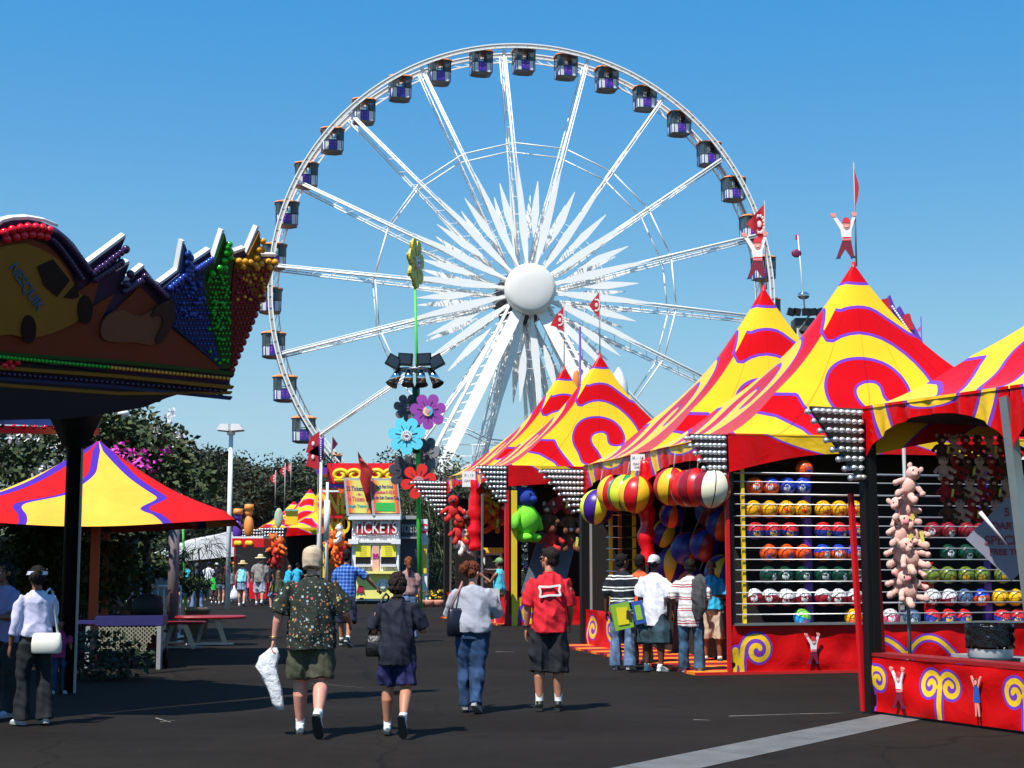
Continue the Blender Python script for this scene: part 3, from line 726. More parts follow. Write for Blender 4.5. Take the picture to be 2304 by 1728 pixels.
def ball_me(k):
    if k not in bmesh_ball:
        mb = MB(); mb.ellip((0,0,0), (.131,.131,.131), None, 24, 14)
        o = mb.build('basketball', ball_mat('ball_'+k, BT[k][1], BT[k][2], logo=BT[k][3])); bmesh_ball[k] = o.data; bpy.data.objects.remove(o)
    return bmesh_ball[k]
ROWS = [('topmost', 1055, [(1810,'oo')]),
 ('second', 1094, [(1698,'orange'),(1735,'ob'),(1771,'blue'),(1806,'blue')]),
 ('third', 1146, [(1695,'yel'),(1731,'yel'),(1769,'yel'),(1806,'yel'),(1852,'yel'),(1888,'yel'),(1922,'yel')]),
 ('fourth', 1194, [(1700,'mul'),(1738,'mul'),(1777,'mul'),(1852,'mul'),(1887,'mul'),(1922,'mul'),(2098,'mrd'),(2133,'mrd'),(2175,'mrd'),(2208,'mrd')]),
 ('fifth', 1244, [(1729,'oo'),(1769,'oo'),(1806,'oo'),(1851,'ob'),(1886,'ob'),(1921,'ob'),(2133,'grn'),(2173,'grn'),(2208,'grn'),(2285,'grn')]),
 ('sixth', 1294, [(1729,'grn'),(1766,'grn'),(1806,'grn'),(1851,'grn'),(1887,'grn'),(1923,'grn'),(2096,'olv'),(2133,'olv'),(2173,'olv'),(2208,'olv'),(2256,'olv')]),
 ('seventh', 1344, [(1697,'mar'),(1733,'mar'),(1769,'mar'),(1806,'mar'),(1851,'mar'),(1886,'mar'),(1922,'mar'),(2053,'navy'),(2098,'mar'),(2136,'mar'),(2170,'stl'),(2207,'ob'),(2250,'gry'),(2284,'gry')]),
 ('bottom', 1389, [(1805,'mix'),(1920,'yel'),(1956,'yel'),(2003,'pink'),(2052,'stl'),(2097,'mul'),(2133,'mul'),(2168,'mul'),(2255,'mul'),(2290,'mul')])]
for row, py, lst in ROWS:
    for i, (px, k) in enumerate(lst):
        p = onplane(px, py, O1 + E1*.125, E1)
        o = link('basketball', ball_me(k), None, loc=p)
        o.rotation_euler = (rnd.uniform(-.25,.25), rnd.uniform(-.3,.3), math.atan2(E2.y,E2.x)+rnd.uniform(-.6,.6))
        lab = f"{BT[k][0]} basketball, {ORD[i]} from left in the {row} row of the rack" if len(lst) > 1 else f"small {BT[k][0]} basketball alone in the {row} row of the rack"
        tag(o, lab, 'basketball', 'basketballs on the prize rack')
# giant hanging balls
def wedge_mat(name, cols):
    m, nt, b = nm(name); N, L = nt.nodes, nt.links
    tc = N.new('ShaderNodeTexCoord'); s = N.new('ShaderNodeSeparateXYZ'); L.new(tc.outputs['Object'], s.inputs[0])
    a = mth(nt, 'ARCTAN2', s.outputs['Y'], s.outputs['X']); n = len(cols)
    t = mth(nt, 'MULTIPLY', mth(nt, 'ADD', mth(nt, 'DIVIDE', a, 2*PI), .5), n)
    c = cols[0]
    for i in range(1, n): c = mixc(nt, mth(nt, 'GREATER_THAN', t, float(i)), c, cols[i])
    fr = mth(nt, 'FRACT', t); rr = mth(nt, 'SQRT', mth(nt, 'ADD', mth(nt, 'MULTIPLY', s.outputs['X'], s.outputs['X']), mth(nt, 'MULTIPLY', s.outputs['Y'], s.outputs['Y'])))
    edge = mth(nt, 'MULTIPLY', mth(nt, 'MINIMUM', fr, mth(nt, 'SUBTRACT', 1.0, fr)), mth(nt, 'MULTIPLY', rr, 2*PI/n))
    L.new(mixc(nt, mth(nt, 'LESS_THAN', edge, .008), c, (.01,.01,.01,1)), b.inputs['Base Color'])
    b.inputs['Roughness'].default_value = .35; return m
r_, y_, p_, g_, w_, m_, o_, b_ = (.62,.008,.012,1), (.88,.5,.02,1), (.05,.01,.25,1), (.01,.3,.12,1), (.8,.74,.55,1), (.28,.005,.015,1), (.8,.08,.01,1), (.02,.04,.3,1)
ly_ = (.7,.75,.03,1)
def giant(px, py, rpx, cols, lab, off=-.12, rz=0, tilt=.12, grp='giant toy basketballs hung under the booth eaves'):
    p0 = O1 + E2*off; p = onplane(px, py, p0, E2); r = rpx*p.y/F
    t = empty('giant_ball', p, rz); t.rotation_euler = (tilt, .1*math.sin(px), rz)
    mb = MB(); mb.ellip((0,0,0), (r*.96,r*.96,r), None, 40, 24); mb.build('ball', wedge_mat('giant_ball_%d' % px, cols), t)
    mb = MB(); mb.tube([(0,0,r*.98), (0,0,r+.02), (0, 0, max(r+.06, ZE-.1-p.z))], .008, 5); mb.build('string', M_grey, t)
    tag(t, lab, 'toy ball', grp); return t
giant(1343, 1141, 40, [p_, o_, y_, r_, g_, ly_, p_, ly_], 'yellow, purple and orange giant ball hanging lowest under the left arch', rz=2.2)
giant(1382, 1109, 41, [r_, y_, r_, y_, r_, r_, y_, r_], 'red giant ball with a yellow edge hanging second under the left arch', rz=1.6, off=.06)
giant(1406, 1109, 41, [ly_, ly_, g_, g_, ly_, g_, ly_, g_], 'green and yellow giant ball hanging third under the left arch', rz=2.0)
giant(1432, 1113, 42, [y_, r_, y_, r_, y_, r_, y_, r_], 'half red half yellow giant ball hanging nearest the wrapped red pole', off=-.2, rz=1.52)
giant(1512, 1095, 43, [r_, y_, r_, r_, y_, r_, r_, y_], 'red giant ball with yellow panels hanging just right of the wrapped red pole', rz=1.3)
giant(1548, 1099, 42, [w_, w_, w_, y_, w_, w_, r_, w_], 'off white giant ball with a pink edge squeezed between two red ones', rz=1.8, off=.05)
giant(1566, 1097, 44, [r_, m_, r_, m_, y_, r_, m_, r_], 'dark red giant ball with a yellow band hanging under the right arch', rz=1.7, off=-.05)
giant(1602, 1099, 45, [w_, m_, m_, w_, w_, m_, m_, w_], 'half cream half maroon giant ball hanging nearest the lamp wing', off=-.22, rz=1.62)
IB = [(1512,1158,30,[p_,o_,p_,o_,p_,o_,p_,o_],'purple and orange ball hanging low beside the wrapped pole in the shade',.5,.4),
 (1545,1235,38,[b_,o_,b_,b_,o_,b_,o_,b_],'dark blue and orange giant ball stacked inside the booth',1.0,.9),(1515,1275,44,[p_,o_,r_,p_,o_,p_,y_,p_],'purple and bright orange giant ball behind the white capped boy',1.0,2.5),
 (1590,1225,40,[b_,m_,b_,m_,b_,m_,b_,m_],'navy and maroon giant ball in the dark right bay',1.1,.3),(1500,1200,34,[y_,p_,y_,p_,y_,p_,y_,p_],'yellow and purple giant ball low behind the wrapped pole',1.2,1.2),
 (1625,1180,40,[b_,o_,b_,m_,b_,o_,b_,m_],'deep blue and orange giant ball by the rack inside the booth',1.3,.2),(1600,1150,38,[m_,b_,m_,b_,m_,b_,m_,b_],'maroon giant ball high in the dark right bay',1.6,.8),(1625,1290,42,[y_,b_,b_,y_,b_,b_,y_,b_],'navy and gold giant ball behind the man in turquoise',1.2,.5),(1560,1320,40,[p_,m_,p_,o_,p_,m_,p_,o_],'purple and maroon giant ball lowest on the booth counter',1.0,.5)]
for px, py, r, c, l, off, rz in IB: giant(px, py, r, c, l, off, rz, .5, 'giant toy basketballs stored inside the booth')
# ------------------------------------------------------------ plush toys
def plush(name, loc, s, body, belly, label, rz=0, tilt=0, fat=0, limbs=.5, ears=True, extra=None, tagc=None, grp=None, snout=True):
    t = empty(name, loc, rz, s); t.rotation_euler = (0, tilt, rz)
    bm_, cm = mat('plush_%s' % body[0], body[1], .9, bump=.8, bscale=60), mat('plush_%s' % belly[0], belly[1], .9, bump=.6, bscale=60)
    mb = MB(); mb.ellip((0,0,.42-.04*fat), (.22+.08*fat,.19+.08*fat,.27+.06*fat), None, 18, 12)
    if fat:
        for sg in (-1, 1): mb.tube([(sg*.2,0,.6), (sg*.33,-.05,.42), (sg*.36,-.08,.2)], [.08,.085,.09], 10)
    for sg in (-1, 1):
        if fat: mb.ellip((sg*.14,-.12,.06), (.12,.16,.09), None, 10, 8); continue
        mb.tube([(sg*.16,0,.55), (sg*.3,-.08,.45), (sg*.4,-.2,.36)], [.085,.08,.075], 10); mb.ellip((sg*.41,-.22,.35), (.085,.085,.085), None, 10, 8)
        mb.tube([(sg*.12,-.02,.24), (sg*.2,-.16,.12), (sg*.24,-.28,.08)], [.11,.1,.09], 10); mb.ellip((sg*.245,-.30,.09), (.10,.08,.12), None, 10, 8)
    mb.build('body', bm_, t)
    mb = MB(); mb.ellip((0,-.03,.82), (.21,.2,.2), None, 18, 12); h = mb.build('head', cm if extra == 'hat' else bm_, t)
    if snout:
        mb = MB(); mb.ellip((0,-.22,.78), (.09,.06,.07), None, 10, 8); mb.build('snout', cm, t)
    for sg in (-1, 1): mb = MB(); mb.ellip((sg*.08,-.205,.88), (.025,.02,.035), None, 8, 6); mb.build('eye', M_black, t)
    if ears:
        for sg in (-1, 1):
            mb = MB(); mb.ellip((sg*.17,0,1.0), (.07,.035,.09), None, 10, 8); mb.build('ear', cm, t)
    if tagc:
        mb = MB(); mb.box((.22,-.24,.35), (.10,.01,.34), Matrix.Rotation(.15, 4, 'Y')); mb.build('tag', mat('tag_yellow', (.75,.7,.12), .6), t)
    if label: tag(t, label, 'plush toy', grp)
    return t
PEA, PNK, BRN, RDD, ORG, GRN, BLU, BLK, WHT, YLW = [(n, c) for n, c in (('peach', (.85,.52,.45)), ('pink', (.7,.22,.26)), ('brown', (.16,.05,.02)), ('red', (.55,.02,.02)), ('orange', (.85,.16,.02)), ('green', (.2,.75,.03)), ('blue', (.01,.04,.3)), ('black', (.015,.015,.018)), ('white', (.8,.78,.75)), ('yellow', (.85,.5,.04)))]
# ============================================================ NEAR BOOTH (dart booth at the right edge)
A1 = G(1965, 1605); EA1 = V((-.437, .8995, 0)); EA2 = V((.8995, .437, 0)); OA = A1 - EA1*4.5
BA = booth('game_booth', 'nearest striped booth with a low red counter and a bunch of hanging pink toys', OA, 1, 4.4, 4.5, 3.27, 5.45, EA1, EA2, units=1)
arch_valance(V((-.03,4.5,0)), V((-.03,2.32,0)), 3.3, 3.12, 2.62, BA); arch_valance(V((-.03,2.3,0)), V((-.03,0,0)), 3.3, 3.12, 2.62, BA)
def front_val2(B, wd, ze, y): 
    return cloth('valance', lambda u, v: V((wd*(1-u), y, ze*(1-v)+(2.75+.3*math.sin(PI*u))*v)), vfront, 60, 8, M_tent, B)
front_val2(BA, 4.4, 3.3, 4.52)
fa = lambda x, y: scroll_sd([(mk_spiral(.14,.33,.14,1,False), .025), ([(.02,.0),(.02,.35),(.06,.45)], .03), (mk_spiral(.93,.33,.15,-1,False), .027), (mk_spiral(1.21,.33,.15,1,False), .027), ([(1.07,-.1),(1.07,.3)], .03), (mk_spiral(2.10,.33,.15,-1,False), .027), (mk_spiral(2.38,.33,.15,1,False), .027), ([(2.24,-.1),(2.24,.3)], .03), (mk_spiral(3.4,.33,.15,1,False), .027)], .03, .03)(x, y)
apron(V((0,4.5,0)), V((0,0,0)), .03, .60, fa, BA, seed=5, n=300, m=36, th=.03)
rig_boy(frame(V((-.075, 4.5-.52, .10)), (0,-1,0), UP), .44, BA, name='printed_figure')
def girl(M, s, parent):
    mb = MB(); Q = lambda p: [(x*s, y*s) for x, y in p]; T = lambda z: M @ Matrix.Translation((0,0,z))
    mb.prism(Q([(-.05,0),(-.02,0),(0,.3),(.05,0),(.08,0),(.06,.34),(-.06,.34)]), T(0), .01, 0)
    mb.prism(Q([(-.1,.3),(.1,.3),(.06,.66),(-.06,.66)]), T(.002), .012, 1)
    mb.prism(Q([(.06,.6),(.17,.86),(.13,.88),(.0,.68),(-.13,.88),(-.17,.86),(-.06,.6)]), T(.001), .01, 0)
    mb.prism(Q([(.065*math.cos(a*PI/7), .75+.085*math.sin(a*PI/7)) for a in range(14)]), T(.004), .014, 2)
    mb.prism(Q([(.045*math.cos(a*PI/7), .735+.055*math.sin(a*PI/7)) for a in range(14)]), T(.006), .016, 0)
    return mb.build('printed_figure', [MATS['figure_skin'], mat('figure_blue', (.02,.08,.4), .6), mat('figure_hair', (.2,.03,.01), .6)], parent)
girl(frame(V((-.075, 4.5-1.65, .12)), (0,-1,0), UP), .44, BA)
mb = MB(); mb.box((.1, 2.25, .625), (.28, 4.5, .035)); mb.build('counter_top', mat('counter_red', (.28,.012,.015), .35), BA)
mb = MB(); mb.box((1.15, 2.6, .60), (.45, 3.4, .03)); mb.build('inner_shelf', M_grey, BA)
for x, y, w_, m in ((-.02, 4.5, .10, M_black), (.07, 4.48, .05, M_grey), (.0, 0, .1, M_black)):
    mb = MB(); mb.box((x, y, 1.55), (w_, w_, 3.1)); mb.build('post', m, BA)
mb = MB(); mb.beam((.0, 2.05, .02), (.0, 2.38, 3.2), .10, .10); mb.build('post', M_steel, BA)
mb = MB(); mb.beam((-.06, 4.58, .02), (-.13, 4.62, 2.35), .05, .05); mb.beam((.2, 4.55, .05), (.12, 4.55, 2.7), .05); mb.build('side_pole', M_redp, BA)
led_wing(V((-.06, 4.5, 3.27)), V((-1,0,0))*1, .68, .80, BA)
mb = MB(); mb.box((1.6, 2.2, 3.15), (3.0, 4.3, .03)); mb.box((4.3, 2.2, 1.6), (.04, 4.3, 3.2)); mb.build('curtain', M_blackcloth, BA)  # added ceiling and side sheet to darken the near booth
# black lined tub
tp = P(2228, 1470, 15.75); t = empty('waste_tub', (tp.x, tp.y, .615)); tag(t, 'round white tub lined with a shiny black plastic bag on the counter', 'tub')
mb = MB(); mb.lathe([(.20,0),(.225,.03),(.23,.12),(.235,.13)], n=32); mb.build('tub', mat('tub_white', (.78,.78,.78), .4), t)
mb = MB(); rings = []
for i in range(9):
    z = .115+.25*i/8; rings.append([V(((.24+.008*math.sin(k*3.1+i)+.006*math.sin(k*7+i*2))*math.cos(2*PI*k/40), (.24+.008*math.sin(k*3.1+i)+.006*math.sin(k*7+i*2))*math.sin(2*PI*k/40), z)) for k in range(40)])
rings.append([v*1 + V((0,0,0)) for v in [V((q.x*.9,q.y*.9,.33)) for q in rings[-1]]]); mb.ring_loft(rings); mb.build('bag_liner', mat('black_plastic', (.006,.006,.007), .15, bump=.9, bscale=22), t)
# pink toys
k = 0
PKL = ['dangling at the top of the pink bunch','second from the top, leaning left in the pink bunch','second from the top, leaning right in the pink bunch','third down on the left with a yellow tag','third down on the right with a yellow tag','fourth down on the left of the pink bunch','fourth down on the right of the pink bunch','fifth down in the middle of the pink bunch','at the very bottom left of the pink bunch','at the very bottom right of the pink bunch']
for px, py, tl, tg in ((2030,1095,.4,0),(2018,1150,.5,1),(2052,1160,-.5,0),(2015,1205,.3,1),(2060,1210,-.3,1),(2018,1252,.3,0),(2062,1256,-.4,0),(2040,1288,.1,0),(2015,1322,.4,0),(2058,1330,-.4,0)):
    p = P(px, py, 18.0 + .05*(k % 3)); p.z -= .16
    plush('plush_piglet', p, .42, PEA, PNK if k % 2 else PEA, 'pale pink plush piglet ' + PKL[k], rz=.25*math.sin(k*2.3), tilt=tl, tagc=tg, grp='pink plush piglets bunched at the near booth'); k += 1
mb = MB(); q = P(2043, 1330, 18.25); mb.cyl((q.x, q.y, 0), (q.x, q.y, 3.0), .022, n=10); tag(mb.build('display_pole', M_grey), 'grey display pole on which the bunch of pink piglets hangs', 'pole')
i = 0
for row in range(4):
    for c in range(7):
        px = 2118 + c*27 + row*5; py = 1008 + row*48
        if px > 2280: continue
        p = onplane(px, py, OA + EA1*4.3, EA1); p.z -= .12
        plush('plush_toy', p, .26, (BRN, PEA, RDD)[(c+row) % 3], PEA, f'dim plush toy, {ORD[c]} from left in the {ORD[row]} ceiling row of the near booth', rz=.3*math.sin(c*3), tagc=(c+row*2) % 4 == 0, grp='plush toys hung in rows in the shade of the near booth'); i += 1
# dart sign
dp = P(2272, 1212, 15.75); S = frame(dp, (EA1*-1*.3 + V((1,-.1,0))).normalized(), UP)
t = empty('price_sign', dp); t.matrix_world = S; tag(t, 'pale diamond shaped dart game sign hanging at the right edge of the near booth', 'sign')
mb = MB(); mb.box((0,0,0), (.62,.62,.02), Matrix.Rotation(PI/4, 4, 'Z')); mb.build('board', mat('sign_pale', (.22,.22,.28), .6), t)
dk = mat('sign_ink', (.25,.02,.05), .5)
for s, y, z in (('5', .27, .12), ('DARTS', .13, .10), ('SPECIAL', -.02, .13), ('FREE TOY', -.14, .085)): text(s, Matrix.Translation((-.02, y, .014)), z, dk, t, bold=.003)
mb = MB(); mb.cyl(P(2205,1152,15.3), P(2266,1226,15.2), .022, .008); tag(mb.build('wooden_bat', mat('bat_pale', (.65,.62,.66), .4)), 'pale tapered bat hanging aslant in front of the dart sign', 'bat')
# ============================================================ BOOTH 2 (plush booth further on)
O2 = G(1142, 1408); EF1 = V((-.311, .950, 0)); EF2 = V((.950, .311, 0)); Z2 = 4.02; L2 = 2.83
B2 = booth('game_booth', 'second twin peaked striped booth with a big green plush toy hanging at its corner', O2, 1.1, 6.2, L2, Z2, 7.2, EF1, EF2)
for i in (1, 0): arch_valance(V((-.02, L2*(i+1), 0)), V((-.02, L2*i, 0)), Z2+.02, 3.75, 3.35, B2)
front_val(B2, 6.2, Z2+.02, 3.6, 3.5)
apron(V((0,0,0)), V((6.2,0,0)), .04, .72, lambda x, y: scroll_sd([(mk_spiral(.62,.3,.42), .075)], .05, .05)(x, y), B2, seed=8, n=120)
apron(V((0,5.66,0)), V((0,0,0)), .04, .72, lambda x, y: scroll_sd([(mk_spiral(.6,.33,.24), .05), (mk_spiral(2.4,.33,.24,-1), .05), (mk_spiral(4.9,.33,.24), .05)], .05, .05)(x, y), B2, seed=9, n=120)
mb = MB(); mb.box((3.1, 2.8, .02), (6.6, 5.7, .04)); mb.build('floor', M_floor, B2)
mb = MB(); mb.box((5.0, 2.9, 1.9), (.04, 5.3, 3.8)); mb.box((4.5, 5.55, 1.9), (3.0, .04, 3.8)); mb.box((3.4, 3.4, 1.9), (3.4, .04, 3.8)); mb.box((1.2, 5.5, 1.9), (2.0, .04, 3.0)); mb.box((3.1, 2.83, 3.95), (6, 5.5, .03)); mb.build('curtain', M_blackcloth, B2)  # black sheets put in for the shade within the second booth
wrap_pole(B2, 0, L2, 1.9, 3.9, .32)
paper_sign(B2, -.22, L2-.1, 3.82, .36, .42, (-.3,-1,0), [('X - 13', .1, .1), ('GAME', -.05, .09)])
for x, y, w_, m in ((-.03,-.02,.1,M_redp), (.16,.0,.14,M_yelp), (-.02,5.64,.14,M_black), (.08,5.6,.06,M_steel), (.0,2.2,.05,M_steel)):
    mb = MB(); mb.box((x, y, 1.7), (w_, w_, 3.4)); mb.build('post', m, B2)
led_wing(V((-.03, 0, Z2)), V((-1,0,0)), .74, .95, B2); led_wing(V((-.03, 5.64, Z2-.1)), V((-1,0,0)), 1.0, 1.02, B2, cols=12)
for i, (x0, z0, x1, z1, w_, mt) in enumerate(((1.0,.7,1.7,2.3,.5,'s'),(1.7,.75,2.3,2.25,.4,'s'),(2.6,.9,3.2,2.1,.3,'y'),(2.85,.85,3.4,1.9,.12,'w'),(3.1,.8,3.6,1.7,.12,'w'),(3.35,.8,3.8,1.5,.12,'w'))):
    mb = MB(); mb.beam((x0,1.2,z0), (x1,1.7,z1), w_, .05, side=V((1,0,0))); mb.build('slanted_board', {'s': mat('board_slate', (.09,.11,.14), .5), 'y': M_yelp, 'w': M_white}[mt], B2)
mb = MB(); mb.box((-.0,4.2,1.85), (.06,.05,.12)); mb.build('clamp', M_steel, B2)
def at2(px, py, off): return onplane(px, py, O2 + EF1*off, EF1)
gp = at2(1180, 1195, .25); gp.z -= .25
g = plush('plush_monster', gp, 1.35, GRN, BLU, 'big lime green plush monster with a blue woolly head hanging at the booth corner', rz=.9, fat=1, ears=True, extra='hat', tagc=0)
PL2 = [(1020,1150,RDD,BLK,'red and black plush toy hanging left in the second booth'),(1032,1200,RDD,YLW,'dark red plush toy with yellow nose low in the left bay'),(1052,1185,BRN,WHT,'brown plush dog hanging by the wrapped pole'),(1095,1135,YLW,WHT,'yellow curly plush doll right of the wrapped pole'),(1092,1160,ORG,YLW,'orange plush toy below the yellow doll'),(1112,1175,ORG,YLW,'long orange plush tiger hanging in the right bay'),(1132,1165,RDD,PEA,'red plush toy beside the red corner post'),(1045,1225,WHT,PEA,'white plush toy lowest beside the wrapped pole'),
 (1235,1170,BRN,PEA,'brown plush with pale feet, leftmost of the front row'),(1262,1130,RDD,ORG,'red plush with orange hat in the front row centre'),(1280,1175,BRN,PEA,'brown plush with pale feet in the middle of the front row'),(1300,1135,BRN,PEA,'brown plush high beside the lamp wing'),(1240,1215,RDD,PEA,'red plush behind the green monster, low left'),(1280,1215,BRN,PEA,'brown plush with pale feet low in the front row'),(1312,1205,BRN,RDD,'dark plush rightmost beside the black post')]
for i, (px, py, a, b, l) in enumerate(PL2):
    p = at2(px, py, .6 if px > 1140 else 3.2); p.z -= .3; plush('plush_toy', p, .72, a, b, l, rz=.4*math.sin(i*2.1), tagc=i % 4 == 1, grp='plush toys hanging in the second booth')
# sign box with yellow top inside
p = at2(1108, 1262, 4.5); t = empty('ticket_window_box', p); tag(t, 'small white framed window box with yellow top seen through the second booth', 'kiosk')
mb = MB(); mb.box((0,0,0), (.55,.3,.5)); mb.build('frame', M_white, t); mb = MB(); mb.box((0,-.16,-.02), (.42,.02,.36)); mb.build('opening', M_black, t); mb = MB(); mb.box((0,-.02,.3), (.62,.4,.14)); mb.build('yellow_top', M_yelp, t)
# pennants and cut-out boys on the peaks
def peak_w(O, e1, e2, w_, ln, i, z): c = O + e1*ln*(i+.5) + e2*w_/2; return V((c.x, c.y, z))
def boy_on(pk, s, label, h0=.12):
    t = empty('rooftop_figure', pk); tag(t, label, 'figure')
    rig_boy(frame(V((-.1, 0, h0)), V((1,-.1,0)), UP), s, t, name='cutout'); return t
pc, pd_ = peak_w(O1, E1, E2, 6, LN, 0, 6.45), peak_w(O1, E1, E2, 6, LN, 1, 6.73)
boy_on(pc, .82, 'painted cheering child cut-out with a red cap on the nearest tent peak')
pennant(pc + V((.05,0,0)), 1.75, None, ln=.10, wd=.80, direc=V((.6,-.8,0)), emblem=False, label='furled red pennant flag above the painted child on the nearest tall peak', grp='red pennants on the tent peaks')
boy_on(pd_, .95, 'painted cut-out child half hidden by its pole on the second tall tent peak', .2)
pennant(pd_ + V((.05,0,0)), 1.72, None, ln=.36, wd=.82, direc=V((-1,-.1,0)), label='large red pennant with round white emblem on the second tall peak', grp='red pennants on the tent peaks')
pe, pf = peak_w(O2, EF1, EF2, 6.2, L2, 0, 7.2), peak_w(O2, EF1, EF2, 6.2, L2, 1, 7.2)
pennant(pe, 1.80, None, ln=.3, wd=.78, direc=V((-.9,.3,0)), label='red pennant with white emblem on the taller peak of the second booth', grp='red pennants on the tent peaks')
pennant(pf, 1.85, None, ln=.42, wd=.8, direc=V((-.9,.3,0)), droop=.4, label='drooping red pennant on the rear peak of the second booth', grp='red pennants on the tent peaks')
# ============================================================ TICKET BOOTH  (frontal plane helpers)
def rect(mb, x0, y0, x1, y1, Y, dep, mi=0):
    a, b = P(x0, y1, Y), P(x1, y0, Y)
    mb.box(((a.x+b.x)/2, Y+dep/2, (a.z+b.z)/2), (b.x-a.x, dep, b.z-a.z), mi=mi)
def ftext(s, x, y, Y, hpx, m, parent, sx=1, bold=0, ext=.01, name='lettering', org=V((0,0,0))):
    p = P(x, y, Y); return text(s, frame(p-org, (1,0,0), UP), hpx*Y/F*1.35, m, parent, name, ext, bold, sx)
TY = 57.6
t = empty('ticket_booth', (0,0,0)); tag(t, 'white and yellow ticket booth with TICKETS sign and two tilted price boards', 'ticket booth')
def part(nm_, m, rects, parent=t):
    mb = MB()
    for r in rects: rect(mb, *r)
    return mb.build(nm_, m, parent)
cream = mat('booth_yellow', (.88,.8,.22), .5); wht = mat('booth_white', (.8,.8,.8), .45)
part('body', wht, [(790,1168,898,1352,TY,2.2)])
part('skirt', cream, [(800,1292,895,1347,TY-.05,.1)]); part('base', M_black, [(795,1352,902,1362,TY+.1,2.0)])
part('eave', wht, [(783,1161,901,1169,TY-.25,2.6),(783,1213,806,1224,TY-.2,.3),(880,1213,901,1224,TY-.2,.3),(800,1216,885,1221,TY-.12,.2)])
part('sign_board', mat('sign_red', (.6,.02,.03), .4), [(800,1174,890,1202,TY-.08,.1)])
ftext('TICKETS', 845, 1188.5, TY-.10, 27, M_white, t, sx=.70, bold=.006, ext=.03)
mb = MB()
for i in range(22):
    for y in (1171, 1206): c = P(796+i*4.6, y, TY-.13); mb.ellip(c, (.03,.03,.03), None, 6, 5)
for i in range(8):
    for x in (794, 896): c = P(x, 1173+i*4.4, TY-.13); mb.ellip(c, (.03,.03,.03), None, 6, 5)
mb.build('lamps', M_chrome, t)
for x0 in (800, 857):
    w1 = part('window', M_black, [(x0,1226,x0+34,1269,TY-.03,.06)]); part('notice', mat('notice_yellow', (.85,.75,.05), .5), [(x0,1226,x0+34,1253,TY-.06,.04)], w1)
    for j in range(5): ftext('MMMMMMMM', x0+17, 1231+j*4.6, TY-.07, 1.9, mat('notice_ink', (.35,.3,.03), .6), w1, ext=.002)
    part('tray_rail', wht, [(x0,1272,x0+34,1275,TY-.3,.3)]); part('baluster', M_steel, [(x0+i*4.2,1275,x0+i*4.2+1.6,1283,TY-.28,.04) for i in range(9)])
part('centre_panel', mat('panel_rose', (.75,.4,.3), .5), [(837,1226,853,1290,TY-.06,.06)])
ftext('20', 845, 1251, TY-.08, 10, mat('ink_magenta', (.5,.02,.2), .5), t, bold=.01)
part('ledge', cream, [(795,1285,900,1291,TY-.35,.4)])
mb = MB()
for dx, dy, r, c in ((862,1318,11,0),):
    for k in range(12):
        a = PI*k/11; c0 = P(862+12*math.cos(a), 1318-12*math.sin(a), TY-.10); mb.ellip(c0, (.055,.02,.055), None, 8, 6)
    mb.ellip(P(862,1318,TY-.09), (.13,.03,.15), None, 12, 8)
mb.build('logo_badge', wht, t)
mb = MB(); Mr = frame(P(811,1325,TY-.09), (1,0,0), UP); mb.prism([(-.16,-.16),(-.07,-.1),(0,-.16),(.07,-.1),(.16,-.16),(.08,.12),(-.08,.12)], Mr, .03); mb.build('ribbon', mat('ribbon_red', (.4,.01,.05), .5), t)
mb = MB(); rect(mb, 809, 1345, 818, 1349, TY-.12, .05); mb.build('vent', M_black, t)
